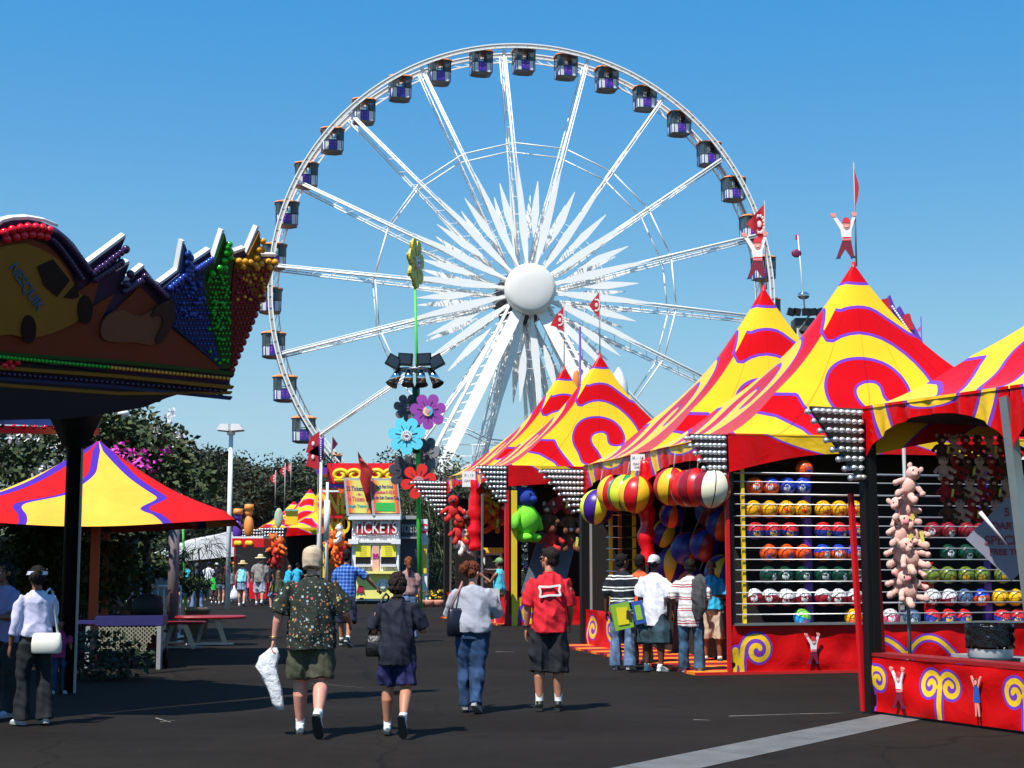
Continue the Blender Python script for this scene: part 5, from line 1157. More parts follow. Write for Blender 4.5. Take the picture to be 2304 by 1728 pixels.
ftx = text('NESQUIK', LRi @ frame(fp(165/3.456, 450+655/3.456)+nl*.10, (fd*math.cos(R_(-40))+up_*math.sin(R_(-40))), (up_*math.cos(R_(-40))-fd*math.sin(R_(-40)))), .145, mat('ink_sky', (.03,.12,.22), .5), LR, bold=.001)
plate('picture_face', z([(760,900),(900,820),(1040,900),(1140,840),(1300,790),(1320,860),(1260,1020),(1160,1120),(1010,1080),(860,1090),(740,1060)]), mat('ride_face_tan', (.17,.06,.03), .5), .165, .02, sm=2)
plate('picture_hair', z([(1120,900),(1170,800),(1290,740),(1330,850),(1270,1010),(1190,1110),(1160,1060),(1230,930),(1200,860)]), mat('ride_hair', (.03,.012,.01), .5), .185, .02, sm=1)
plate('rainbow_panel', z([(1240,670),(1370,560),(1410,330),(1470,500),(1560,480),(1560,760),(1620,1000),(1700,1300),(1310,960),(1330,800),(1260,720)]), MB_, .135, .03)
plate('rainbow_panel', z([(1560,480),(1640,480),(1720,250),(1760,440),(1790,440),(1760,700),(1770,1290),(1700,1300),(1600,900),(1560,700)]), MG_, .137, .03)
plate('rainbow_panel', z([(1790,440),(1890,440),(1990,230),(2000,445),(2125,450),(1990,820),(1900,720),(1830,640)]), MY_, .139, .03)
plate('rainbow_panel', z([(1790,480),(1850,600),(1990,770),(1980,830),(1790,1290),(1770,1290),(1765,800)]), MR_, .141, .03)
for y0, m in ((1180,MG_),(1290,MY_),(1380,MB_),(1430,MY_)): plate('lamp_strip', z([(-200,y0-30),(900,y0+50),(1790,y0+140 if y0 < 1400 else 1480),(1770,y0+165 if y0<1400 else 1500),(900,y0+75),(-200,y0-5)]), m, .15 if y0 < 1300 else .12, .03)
# white strips that paint in the sunlit top edges of the panels
def edgestrip(pts, w_=.05):
    mb = MB(); P3 = [fp(*p)+up_*.02 for p in z(pts)]
    for a, b in zip(P3, P3[1:]): mb.beam(LRi @ a, LRi @ b, .075, .03, side=nl)
    mb.build('edge_trim', M_white, LR)
for e in ([(-60,222),(0,172),(80,152),(200,146),(330,168),(430,208)], [(660,505),(955,285)], [(880,555),(985,485)], [(925,660),(1100,518)], [(1225,655),(1365,552),(1408,322)], [(1480,485),(1615,393)], [(1645,470),(1718,238)], [(1762,428),(1888,383)], [(1897,428),(1988,212)], [(2002,434),(2130,436)]): edgestrip(e)
# added roof slab behind the facade, deepened out of view to shade the ground
mb = MB(); bk = V((-.8, .6, 0))
A = LRi @ (fp(-90, 800)); 
def bx(p, q, d0, d1, z0, z1, mi=0):
    vs = [LRi @ V((r.x, r.y, 0)) + bk*d + V((0,0,zz)) for zz in (z0, z1) for r, d in ((p, d0), (q, d0), (q, d1), (p, d1))]
    mb.add(vs, [(0,3,2,1),(4,5,6,7),(0,1,5,4),(1,2,6,5),(2,3,7,6),(3,0,4,7)], mi)
pl_, pr_ = V((-4.95,14.5,0))-fd*5.0, V((-4.95,14.5,0))+fd*2.9
bx(pl_, pr_, .7, 7.0, 3.9, 4.2)
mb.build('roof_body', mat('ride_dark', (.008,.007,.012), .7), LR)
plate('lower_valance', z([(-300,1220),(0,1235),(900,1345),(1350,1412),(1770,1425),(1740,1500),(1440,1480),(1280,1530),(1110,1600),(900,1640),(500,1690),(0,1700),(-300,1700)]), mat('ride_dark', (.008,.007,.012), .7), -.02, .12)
# bulbs
bl = {}
def bulb(x, y, m, r=.055, off=.17):
    bl.setdefault(m.name, (m, MB()))[1].ellip(LRi @ (fp(x/3.456, 450+y/3.456)+nl*(off-.08)), (r*.72,r*.72,r*.72), None, 10, 7)
BR = mat('bulb_red', (.75,.01,.03), .12, var=.05); BV = mat('bulb_violet', (.04,.015,.07), .12); BB = mat('bulb_blue', (.02,.05,.3), .12); BG = mat('bulb_green', (.02,.4,.02), .12); BO = mat('bulb_amber', (.8,.33,.02), .12); BD = mat('bulb_maroon', (.3,.01,.03), .12)
for x, y in ((0,235),(60,213),(125,200),(183,192),(242,193),(298,200),(352,217),(20,285),(90,268),(152,256),(215,250),(274,255),(328,268)): bulb(x, y, BR, .062, .16)
for i in range(16): t_ = i/15; bulb(390+t_*260, 232+290*t_**1.25, BV); bulb(370+t_*230, 290+300*t_**1.2, BV, .045)
rr = random.Random(3)
for i in range(10): bulb(930-i*27, 375+i*20-rr.random()*8, BV); bulb(900-i*22, 470+i*14, BV)
for x, y in ((940,365),(903,468),(975,556),(945,635)): bulb(x, y, BV, .062)
for i in range(9): bulb(1090+i*20, 575+i*19, BV); bulb(1060-i*16, 610+i*10, BV)
for i in range(7): bulb(1290+i*26, 665-i*22, BB); bulb(1425+(i%2)*20, 400+i*32, BB); bulb(1500+i*18, 520-i*12, BB)
for i in range(34): bulb(rr.uniform(1300,1550), rr.uniform(620,900), BB, .035, .165)
for x, y in ((1745,328),(1752,385),(1722,393),(1708,455),(1752,430),(1670,510),(1710,510),(1612,555),(1735,350)): bulb(x, y, BG)
for i in range(40): bulb(rr.uniform(1590,1750), rr.uniform(560,1250), BG, .03, .165)
for x, y in ((2005,303),(2003,370),(1975,370),(1955,432),(1820,458),(1868,462),(1908,468),(1945,485),(1990,480),(2050,462),(2100,466),(1850,500),(1960,510),(2056,505)): bulb(x, y, BO)
for i in range(34): x = rr.uniform(1810,2040); bulb(x, 520+rr.uniform(0,1)*(250), BO if i%2 else BD, .03, .165)
for i in range(10): t_ = i/9; bulb(1985-200*t_, 830+480*t_, BD, .062, .12)
for zone, m in (([(1300,700),(1540,560),(1600,950),(1680,1250),(1330,960)], BB), ([(1580,560),(1750,520),(1760,1240),(1700,1250),(1600,900)], BG), ([(1800,520),(2080,480),(1980,800),(1800,1240),(1775,1240)], BD)):
    for i in range(30):
        for j in range(20):
            x, y = 1290+i*28+(j%2)*14, 500+j*40
            if inpoly(x, y, zone): bulb(x, y, m, .021, .165)
for x, y in ((1815,1365),(1785,1455),(1735,1505),(1685,1500),(1635,1500),(1583,1495),(1532,1490),(1480,1485),(1250,1555),(1165,1580),(1085,1605)): bulb(x, y, BV, .062, .03)
for i in range(60): bulb(-40+i*30, 1196+i*2.9, BO if i > 28 else BG, .03, .175)
for i in range(44): bulb(-40+i*40, 1330+i*3.2, BV, .03, .15)
for x, y in ((50,1240),(10,1270),(65,1280),(110,1245)): bulb(x, y, BR, .05, .14)
for m, b_ in bl.values(): tag(b_.build('bulbs', m, LR), None, kind='stuff')
# lower picture strip, funnel post
mb = MB(); a, b = P(-60, 930, 19.5), P(218, 940, 21.5); M = frame(LRi @ ((a+b)/2), (b-a), UP); mb.box((0,0,0), ((b-a).length, .26, .06), M.to_3x3().to_4x4())
o = None
mb2 = MB(); L_ = (b-a).length; mb2.prism([(-L_/2,-.13),(L_/2,-.13),(L_/2,.13),(-L_/2,.13)], M, .06); mb2.build('picture_strip', mat('strip_blue', (.05,.16,.5), .4, var=.9, scale=3), LR)
mb = MB()
for i in range(12): c = LRi @ (a.lerp(b, i/12+.04) + V((.05,-.05,-.16))); mb.ellip(c, (.03,.03,.03), None, 6, 5)
mb.beam(LRi @ (a+V((0,0,-.2))), LRi @ (b+V((0,0,-.2))), .1); mb.build('strip_lamps', BR, LR)
pp = P(168, 1010, 19.0); M = LRi @ Matrix.Translation((pp.x, pp.y, 0))
mb = MB(); mb.lathe([(.10,0),(.10,pp.z),(.16,pp.z+.04),(.34,pp.z+.42),(.34,pp.z+.5)], M, 4); mb.build('column', M_black, LR)
mb = MB(); mb.box(M @ V((.105,-.02,pp.z/2)), (.02,.05,pp.z)); mb.build('column_trim', M_grey, LR)
# ============================================================ UMBRELLA TENT
UY = 25.0
up0 = P(222, 993, UY); U = empty('striped_canopy_tent', (up0.x, UY, 0), .18); tag(U, 'low red and yellow pagoda umbrella tent with wavy purple stripes at left', 'tent')
zr = P(515,1172,UY).z; 
def upos(u, v):
    a = 2*PI*u; r = .03 + 2.55*v*(1/math.cos(((a+PI/4) % (PI/2)) - PI/4))**.85
    zz = up0.z - (up0.z-zr)*(v**.94) - .10*math.sin(PI*v)
    if v > .93: zz -= (v-.93)*1.2
    zz += .12*v**3*(abs(math.cos(2*a))-.5)*-1
    r2 = r*(1+.0*v)
    return V((r2*math.cos(a)*.92, r2*math.sin(a)*.92, zz))
def usd(u, v):
    a = 2*PI*u
    ph = (math.degrees(a) + 10 + 75 + 180) % 360 - 180
    def lp(t):
        for i in range(len(t)-1):
            if v <= t[i+1][0]:
                k = (v-t[i][0])/(t[i+1][0]-t[i][0]); k = k*k*(3-2*k); return t[i][1]+(t[i+1][1]-t[i][1])*k
        return t[-1][1]
    bs = [-112+8*math.sin(v*5), -50+5*math.sin(v*4), lp(((0,-6),(.3,-5),(.55,-15),(.78,-33),(1,-25))), lp(((0,28),(.3,29),(.65,31),(.85,19),(1,23))), 88+8*math.sin(v*6), 135+6*math.sin(v*5+2)]
    k = sum(1 for b_ in bs if ph > b_); d = min(abs(ph-b_) for b_ in bs)*PI/180*max(.1, v)*2.4
    return ((-d if k in (1, 3, 5) else d) + .05)/.11
cloth('canopy', upos, usd, 220, 60, M_umb, U)
mb = MB(); mb.box((.0,0,zr/2+.3), (.14,.14,zr+.6)); mb.build('post', mat('post_orange', (.5,.06,.01), .5), U)
mb = MB()
for k in range(8): a = k*PI/4; mb.beam((0,0,up0.z-.75), (2.2*math.cos(a), 2.2*math.sin(a), zr-.02), .03)
mb.build('ribs', M_grey, U)
# ============================================================ FENCE, TABLES, POTS
t = empty('bar_fence'); tag(t, 'dark metal bar fence in the shade below the striped umbrella tent', 'fence')
mb = MB(); a, b = G(-60, 1470), G(232, 1470); a.z = b.z = 0
for i in range(46): p = a.lerp(b, i/45); mb.cyl((p.x,p.y,.1), (p.x,p.y,2.0), .014, n=6)
mb.build('bars', M_steel, t); mb = MB(); mb.beam(a+V((0,0,2.0)), b+V((0,0,2.0)), .06); mb.beam(a+V((0,0,.15)), b+V((0,0,.15)), .06); mb.build('rail', M_grey, t)
mb = MB(); mb.box((b.x, b.y, 1.05), (.08,.08,2.1)); mb.build('end_post', mat('post_orange', (.5,.06,.01), .5), t)
def fence_panel(px0, px1, py, lab):
    t = empty('crowd_barrier'); tag(t, lab, 'barrier', 'white crowd barriers'); a, b = G(px0, py), G(px1, py); mb = MB(); n = int((b-a).length/.09)
    for i in range(n+1): p = a.lerp(b, i/n); mb.cyl((p.x,p.y,.08), (p.x,p.y,1.08), .018, n=6)
    mb.build('bars', M_white, t); mb = MB(); mb.beam(a+V((0,0,1.08)), b+V((0,0,1.08)), .05); mb.beam(a+V((0,0,.08)), b+V((0,0,.08)), .05)
    for p in (a, b): mb.box(p+V((0,0,.03)), (.08,.5,.03))
    mb.build('rail', M_white, t)
fence_panel(352, 380, 1436, 'white barred crowd barrier left of the grey post'); fence_panel(388, 404, 1436, 'narrow white crowd barrier right of the grey post')
t = empty('canopy_post'); tag(t, 'plain grey post rising in front of the white barriers', 'post'); p = G(386, 1447); mb = MB(); mb.cyl((p.x,p.y,0), (p.x,p.y,3.0), .11, n=16); mb.build('shaft', mat('post_mauve', (.16,.13,.14), .6), t); mb = MB(); mb.box((p.x,p.y,.02), (.4,.4,.04)); mb.build('foot_plate', M_steel, t)
def table(px, py, lab, col, rz, w_=1.0, h_=.74, d_=.9, mesh=True):
    p = G(px, py); t = empty('picnic_table', p, rz); tag(t, lab, 'table')
    mb = MB(); n = 24; ring = lambda z, k: [V((w_/2*k*math.copysign(abs(math.cos(a))**.55, math.cos(a)), d_/2*k*math.copysign(abs(math.sin(a))**.55, math.sin(a)), z)) for a in [2*PI*i/n for i in range(n)]]
    mb.ring_loft([ring(h_-.045,.97), ring(h_-.04,1), ring(h_,1), ring(h_+.005,.97)]); mb.build('table_top', col, t)
    mb = MB(); mb.beam((-.25,0,0), (-.1,0,h_-.04), .07); mb.build('leg', M_grey, t); mb = MB(); mb.beam((.3,0,.0), (.12,0,h_-.04), .09, .03); mb.build('leg', M_steel, t)
    mb = MB(); mb.box((0,0,.03), (.9,.12,.03)); mb.build('base', M_white if mesh else M_grey, t); return t
table(472, 1452, 'red topped metal table with sprawled steel legs beside the tall potted plant', mat('table_red', (.28,.006,.01), .4), .15, 1.35, .56, .9)
table(400, 1460, 'low red bench seat half in shade left of the potted plant', mat('table_red', (.28,.006,.01), .4), 0, 1.0, .50, .4, False)
p = G(290, 1505); t = empty('perforated_bench', p, .1); tag(t, 'blue metal bench with a perforated lattice side in the shade under the umbrella tent', 'bench')
mb = MB(); mb.box((0,.2,.72), (1.0,.6,.14)); mb.box((-.9,.2,.70), (.8,.5,.05)); mb.build('seat', mat('bench_blue', (.03,.025,.13), .4), t)
mb = MB()
for i in range(14):
    for j in range(6):
        x0 = -.45+.065*i; 
        if x0 > .4 - j*.04: continue
        mb.beam((x0,-.1,.63-.06*j), (x0+.065,-.1,.57-.06*j), .016); mb.beam((x0+.065,-.1,.63-.06*j), (x0,-.1,.57-.06*j), .016)
mb.build('lattice_side', mat('lattice_cream', (.3,.28,.2), .6), t)
mb = MB(); mb.box((.45,.1,.32), (.06,.5,.64)); mb.box((-.6,.1,.32), (.06,.5,.64)); mb.build('leg', M_grey, t)
def leafplant(name, loc, spec, lab, cat='plant', m=None, pot=None, stems=None, grp=None):
    """spec: list of (centre, radii, count, leaf len, leaf wid, droop)"""
    t = empty(name, loc); tag(t, lab, cat, grp)
    if pot:
        r0, r1, h = pot; mb = MB(); mb.lathe([(r0,0),(r1,h*.86),(r1*1.08,h*.86),(r1*1.08,h),(r1*.92,h),(r1*.9,h*.93)], n=28); mb.build('pot', mat('terracotta_tan', (.42,.26,.16), .7), t)
        mb = MB(); mb.lathe([(.01,h*.9),(r1*.9,h*.9),(r1*.9,h*.92),(.01,h*.925)], n=20); mb.build('soil', mat('soil', (.03,.02,.012), .95), t)
    if stems:
        mb = MB()
        for s in stems: mb.tube(s[0], s[1], 6)
        mb.build('stem', mat('bark', (.13,.09,.06), .9, bump=.6), t)
    ms = m if isinstance(m, list) else [m]
    mb = MB(); rl = random.Random(hash(lab) % 1000 if False else len(lab)*7+int(loc[0]*10))
    for c, rad, cnt, ll, lw, dr in spec:
        c = V(c)
        for i in range(cnt):
            while True:
                q = V((rl.uniform(-1,1), rl.uniform(-1,1), rl.uniform(-1,1)))
                if q.length <= 1: break
            q = q * (q.length**-.35 if q.length > .05 else 1)
            if noise.noise(V((q.x*2.2+c.x, q.y*2.2+c.y, q.z*2.2+c.z*1.7)))*1.0 < -.12 and rl.random() < .85: continue
            pp = c + V((q.x*rad[0], q.y*rad[1], q.z*rad[2]))
            d = (V((q.x, q.y, q.z*.6)) + V((rl.uniform(-.8,.8), rl.uniform(-.8,.8), rl.uniform(-.6,.6)-dr))).normalized()
            s = d.cross(V((rl.uniform(-1,1), rl.uniform(-1,1), 1))).normalized()*lw*rl.uniform(.7,1.2); L = ll*rl.uniform(.6,1.3)
            mi = rl.randrange(len(ms))
            mb.add([pp, pp+d*L*.5+s, pp+d*L+V((0,0,-dr*L*.3)), pp+d*L*.5-s], [(0,1,2,3)], mi)
    mb.build('foliage', ms, t); return t
LG = [mat('leaf_dark', (.014,.03,.008), .75, var=.4), mat('leaf_mid', (.035,.062,.012), .75, var=.4), mat('leaf_olive', (.065,.075,.02), .8, var=.4)]
EU = [mat('gum_leaf_dark', (.010,.018,.007), .85, var=.4), mat('gum_leaf', (.022,.031,.013), .85, var=.4), mat('gum_leaf_pale', (.05,.06,.03), .85, var=.4)]
BK = mat('bark', (.13,.09,.06), .9, bump=.6); BKP = mat('pale_bark', (.3,.26,.2), .9, bump=.6)
def tree(loc, H, W_, lab, ms, grp, seed=0, bark=BKP, leaf=(.3,.06), cnt=5200, gap=.3, low=.12, cat='tree', extra=None, nlob=13):
    rl = random.Random(seed); t = empty('tree', loc, rl.uniform(0,6)); tag(t, lab, cat, grp)
    mb = MB(); th = H*.4; mb.tube([(0,0,0),(.1,.05,th*.5),(.15,-.1,th),(.1,.1,H*.7)], [H*.028,H*.022,H*.016,H*.006], 8)
    lobes = []
    for i in range(nlob):
        a = rl.uniform(0,2*PI); hh = low + (1-low)*((i+.5)/nlob)**.8; wr = W_/2*(.35+.65*math.sin(PI*min(1, (hh-low)/(1-low)*.85+.12)))*rl.uniform(.4,1)
        c = V((wr*math.cos(a), wr*math.sin(a), H*hh*.93)); lobes.append((c, V((W_*.20,W_*.20,H*.12))*rl.uniform(.7,1.3)))
        p0 = V((.12,0,H*min(.65, hh*.75))); mb.tube([p0, p0.lerp(c,.5)+V((0,0,-H*.02)), c], [H*.008,H*.005,H*.002], 5)
    mb.build('trunk', bark, t)
    mb = MB()
    for li, (c, rad) in enumerate(lobes):
        for i in range(cnt//nlob):
            q = V((rl.gauss(0,1), rl.gauss(0,1), rl.gauss(0,1))).normalized()*(rl.random()**.45)
            pp = c + V((q.x*rad.x, q.y*rad.y, q.z*rad.z))
            if noise.noise(pp*(2.6/W_*3)+V((seed*3,0,0))) < -gap*.45: continue
            d = V((q.x+rl.uniform(-.9,.9), q.y+rl.uniform(-.9,.9), rl.uniform(-.9,.7))).normalized(); s = d.cross(V((rl.uniform(-1,1), rl.uniform(-1,1), .6))).normalized()*leaf[1]*rl.uniform(.7,1.3); L = leaf[0]*rl.uniform(.6,1.3)
            mb.add([pp, pp+d*L*.5+s, pp+d*L, pp+d*L*.5-s], [(0,1,2,3)], rl.choice((li % len(ms), rl.randrange(len(ms)))))
    mb.build('crown', ms, t)
    if extra:
        mm, n_, zr_, side = extra; mb = MB()
        for i in range(n_):
            c = V((side[0]+rl.gauss(0,.4)*side[2], side[1]+rl.uniform(-.5,.5), zr_+rl.gauss(0,.22)*side[2]))
            for j in range(14): q = c+V((rl.gauss(0,.07), rl.gauss(0,.07), rl.gauss(0,.09))); d = V((rl.uniform(-1,1), rl.uniform(-1,1), rl.uniform(-1,1))).normalized()*.06; s = d.orthogonal().normalized()*.04; mb.add([q-d, q+s, q+d, q-s], [(0,1,2,3)])
        o = mb.build('blossom', mm, t); t.rotation_euler.z = 0
    return t
TL = [(345,960,905,30,11,'dark leafy tree topping the gap left of the lamp post'),(436,990,975,78,7,'gum tree directly left of the white lamp post'),(482,1000,975,84,6,'gum tree behind the white lamp post'),(572,1000,1040,88,10,'broad gum tree behind the far striped tents'),(668,1000,1010,84,7,'gum tree just left of the purple topped mast'),(712,1000,1000,90,7,'gum tree behind the white masts'),(525,1000,1015,80,6,'thin gum tree right of the white lamp post'),(610,1000,1010,92,12,'low gum tree behind the tent pennants'),(770,1000,1035,95,7,'small gum tree showing over the red scroll fascia'),(865,1000,1020,95,8,'gum tree right of the scroll fascia behind the flower signs'),(975,1000,985,92,10,'gum tree between the flower signs and the wheel leg'),(1075,1000,1030,90,9,'gum tree under the white walkway of the wheel'),(390,1000,1000,82,9,'gum tree low behind the tall thin flag pole'),(320,1000,1010,80,10,'gum tree behind the white marquee tent'),(1130,1000,1045,92,8,'dark tree tucked behind the second booth')]
for i, (px, _, yt, Y, W_, lab) in enumerate(TL[1:]):
    b = P(px, 1262, Y); b.z = 0; H = zof(yt, Y)*.92; tree(b, H, W_*1.05, lab, EU, 'gum trees behind the midway', seed=11+i, leaf=(.30,.06), cnt=9000, gap=.6, low=.10, nlob=20)
b = P(235, 1262, 31); b.z = 0; MGN = mat('magenta_blossom', (.55,.03,.35), .6); WHB = mat('white_blossom', (.7,.62,.62), .6)
tree(b, zof(905, 31)*.98, 3.4, 'dark flowering tree with magenta blossom just behind the umbrella tent', LG, 'flowering trees behind the umbrella tent', seed=41, bark=BK, leaf=(.17,.05), cnt=11000, low=.28, extra=(MGN, 9, zof(1040,31)*1.0, (.95,-1.3,.8)), nlob=15, gap=.5)
for px, yt, Y, W_, l, sd_ in ((90, 945, 33, 4.2, 'dark shrubby tree behind the left half of the umbrella tent', 42), (318, 930, 34, 1.9, 'dark feathery tree with white flecks left of the lamp post', 43), (20, 1120, 27, 2.6, 'bushy green shrub tree behind the bar fence at far left', 46), (150, 1120, 28, 3.0, 'mid green shrub tree between the fence and the umbrella tent', 47), (290,1190,40,3.4,'bushy green tree behind the seated people',48)):
    b = P(px, 1262, Y); b.z = 0; tree(b, zof(yt, Y), W_, l, LG, 'flowering trees behind the umbrella tent', seed=sd_, bark=BK, leaf=(.17,.05), cnt=8200, low=.5 if px == 318 else .12, nlob=15, gap=.4, extra=((WHB, 6, zof(yt+70,Y), (.2,-W_*.45,1.3)) if sd_ in (42,43) else None))
# potted plants
pt = G(443, 1430)
fr = []
leafplant('potted_plant', pt, [((0,0,1.6),(.7,.7,.5),420,.34,.011,.5), ((0,0,2.1),(.45,.45,.3),160,.36,.010,.3)], 'tall wispy plant in a tan pot beside the red table', m=LG, pot=(.19,.27,.62), stems=[([(0,0,.5),(.03,0,1.2),(0,0,1.9)],[.035,.03,.015]),([(0.05,0,.5),(-.08,.05,1.2),(-.15,0,1.8)],[.025,.02,.01])])
leafplant('potted_plant', G(270, 1430), [((0,0,1.1),(.55,.5,.42),900,.16,.05,.1)], 'bushy plant in a pale tan pot in front of the seated man', m=LG, pot=(.24,.33,.72))
leafplant('shrub', G(210, 1528), [((0,0,.30),(.8,.4,.32),1000,.12,.035,.1)], 'low dark shrub in the shade beside the walking people', cat='shrub', m=LG[:1])
leafplant('shrub', G(975, 1352), [((0,0,.75),(1.5,.7,.75),1800,.32,.04,.2)], 'green bushy planting between the ticket booths and the second booth', cat='shrub', m=LG)
for px, hh, l in ((955, 5.4,'left thin reedy palm beside the green flower mast'), (985, 6.2,'tall thin reedy palm beside the lamp wing of the second booth'), (1000, 4.0,'short reedy palm against the second booth corner')):
    leafplant('reed_palm', G(px, 1356), [((0,0,hh*.72),(.75,.6,hh*.22),420,.8,.02,.5), ((0,0,hh*.5),(.5,.5,hh*.2),160,.7,.02,.3)], l, cat='palm', m=LG, stems=[([(0,0,0),(.1,0,hh*.4),(.2*(-1 if px < 960 else 1),0,hh*.85)],[.05,.035,.012]), ([(.1,0,0),(.3,0,hh*.4),(.5,0,hh*.8)],[.04,.03,.01])], grp='reedy palms by the flower mast')
leafplant('palm', P(790,1262,60.2)*1.0 - V((0,0,CZ)), [((.5,0,zof(1112,60)),(.55,.5,.4),220,.6,.03,.7), ((2.1,0,zof(1108,60)),(.8,.6,.45),300,.7,.03,.7)], 'green palm fronds behind the price boards', cat='palm', m=LG, stems=[([(.5,0,0),(.5,0,zof(1120,60))],[.12,.08]),([(2.1,0,0),(2.1,0,zof(1120,60))],[.12,.08])])
tb = MB()
# planter edging of scalloped terracotta rings
for i, px in enumerate((946, 966, 988, 1008)):
    p = G(px, 1366); mb = MB(); mb.lathe([(.17,0),(.235,.19),(.22,.25)], n=16); o = mb.build('planter_pot', mat('terracotta', (.55,.22,.14), .7), None, loc=p); tag(o, f'terracotta edging pot, {ORD[i]} from the left below the green planting', 'pot', 'terracotta pots edging the planting')
leafplant('flower_bed', G(982, 1360), [((0,0,.38),(1.0,.35,.12),260,.10,.06,0)], 'row of yellow blooms above the terracotta pots', cat='flowers', m=[MATS['leaf_mid'], M_yelp])
# thin green pole with flower edge at left, lamp post
t = empty('flag_pole'); tag(t, 'thin bright green pole with a yellow flower sign seen edge-on at left', 'pole'); a = P(413,1262,45); mb = MB(); mb.cyl((a.x+.1,45,0), P(409,1075,45), .035, n=8); mb.build('pole', GP, t)
mb = MB(); c = P(405,1008,45); mb.prism([(-.04,-.42),(.06,-.4),(.10,-.2),(.06,-.15),(.12,.05),(.07,.12),(.10,.35),(.02,.42),(-.04,.35)], frame(c, (1,0,0), UP), .06); mb.build('sign_edge', mat('petal_yellow', (.6,.5,.03), .5), t)
t = empty('street_lamp'); LPY = 52; tag(t, 'tall white double headed lamp post in front of the gum trees', 'lamp post'); a = P(514,1262,LPY); mb = MB(); mb.cyl((a.x,LPY,0), (a.x,LPY,zof(975,LPY)), .085, .075, 14); mb.build('pole', M_white, t)
mb = MB(); mb.box((a.x,LPY,zof(972,LPY)), (.25,.2,.2)); mb.build('bracket', M_white, t)
for sg in (-1, 1):
    mb = MB(); c = V((a.x+sg*.22, LPY-.1, zof(962,LPY))); mb.add([c+V((sg*x, y, z_)) for x, y, z_ in ((-.18,-.25,.10),(.10,-.25,.10),(.24,-.25,-.10),(-.18,-.25,-.14),(-.18,.3,.10),(.10,.3,.10),(.24,.3,-.10),(-.18,.3,-.14))], [(0,1,2,3),(7,6,5,4),(0,4,5,1),(1,5,6,2),(2,6,7,3),(3,7,4,0)]); h = mb.build('lamp_head', M_white, t); mb = MB(); mb.box(c+V((sg*.04,-.02,-.135)), (.34,.4,.02), Matrix.Rotation(sg*-.1,4,'Y')); mb.build('lens', M_grey, h)
t = empty('ball_lamp'); tag(t, 'white round lamp head showing over the dark tree top at left', 'lamp'); a = P(278,930,33); mb = MB(); mb.ellip(a, (.13,.13,.09), None, 14, 8); mb.build('globe', M_white, t); mb = MB(); mb.cyl((a.x,33,0), a, .04, n=8); mb.build('pole', M_white, t)
# colourful kiddie ride seen through the trees, grey poles
t = empty('kiddie_ride'); tag(t, 'rainbow topped children ride glimpsed between leaves behind the seated people', 'ride'); mb = MB()
for i, m in enumerate(((.6,.05,.4,1),(.05,.5,.1,1),(.85,.6,.05,1),(.8,.2,.02,1))):
    mb = MB(); rect(mb, 255+i*2, 1182+i*6, 300-i*2, 1187+i*6, 42, .5); mb.build('band', mat('rainbow%d' % i, m, .5), t)
mb = MB(); rect(mb, 284, 1205, 288, 1380, 42, .15); mb.build('post', M_white, t); mb = MB(); rect(mb, 255, 1235, 275, 1262, 43, .4); mb.build('cart', M_orange, t); mb = MB(); rect(mb, 290, 1240, 300, 1300, 43, .4); mb.build('panel', mat('ride_sky', (.03,.15,.5), .5), t)
for i, (x0, x1) in enumerate(((0,18),(35,80),(85,95))):
    t = empty('prize_bundle'); tag(t, f'red prize bundle, {ORD[i]} from the left seen through the bar fence', 'prizes'); mb = MB()
    for j in range(6): mb.ellip(P(x0+(x1-x0)*j/5, 1240+4*math.sin(j*3), 36), (.09,.08,.16), None, 8, 6)
    mb.build('bundle', MATS['pennant_red'], t)
# ============================================================ PEOPLE
REM = []; FOLD = []
def rem(o, vox, sm=2, disp=0, dsc=.09):
    m = o.modifiers.new('r', 'REMESH'); m.mode = 'VOXEL'; m.voxel_size = vox; m.use_smooth_shade = True
    if sm: s = o.modifiers.new('s', 'SMOOTH'); s.iterations = sm; s.factor = .5
    if disp:
        FOLD.append((o, disp, dsc))
    REM.append(o)
def loft2(mb, secs, X=V((1,0,0)), n=18, cap=True):
    """secs: (centre, rx, ry); superelliptic rings across the path, X = side reference"""
    rings = []; N = len(secs); px = V((0,1,0)) if X is None else X
    for i, (c, rx, ry) in enumerate(secs):
        a = secs[max(i-1, 0)][0]; b = secs[min(i+1, N-1)][0]; t = (V(b)-V(a)); t = t.normalized() if t.length > 1e-6 else V((0,0,1))
        R0 = px if X is None else X; x = (R0 - t*R0.dot(t)); x = x.normalized() if x.length > .05 else t.orthogonal().normalized(); px = x; y = t.cross(x)
        rings.append([V(c) + x*rx*math.cos(2*PI*k/n) + y*ry*math.sin(2*PI*k/n) for k in range(n)])
    mb.ring_loft(rings, cap)
SKIN = {'fair': (.62,.30,.20), 'tan': (.45,.19,.11), 'brown': (.20,.075,.04), 'dark': (.11,.04,.022), 'pink': (.62,.27,.2)}
def skin(k): return mat('skin_'+k, SKIN[k], .55, var=.08, scale=12)
def cmat(name, col, rough=.85): return mat(name, col, rough, bump=.35, bscale=14, var=.10, scale=9)
def denim(name, col):
    if name in MATS: return MATS[name]
    m, nt, b = nm(name); tc = nt.nodes.new('ShaderNodeTexCoord'); n1 = nt.nodes.new('ShaderNodeTexNoise'); n1.inputs['Scale'].default_value = 5; n1.inputs['Detail'].default_value = 6; nt.links.new(tc.outputs['Object'], n1.inputs['Vector'])
    r = nt.nodes.new('ShaderNodeValToRGB'); r.color_ramp.elements[0].position = .35; r.color_ramp.elements[0].color = tuple(c*.5 for c in col)+(1,); r.color_ramp.elements[1].position = .7; r.color_ramp.elements[1].color = tuple(min(1,c*1.5) for c in col)+(1,)
    nt.links.new(n1.outputs['Fac'], r.inputs[0]); nt.links.new(r.outputs[0], b.inputs['Base Color']); b.inputs['Roughness'].default_value = .85; MATS[name] = m; return m
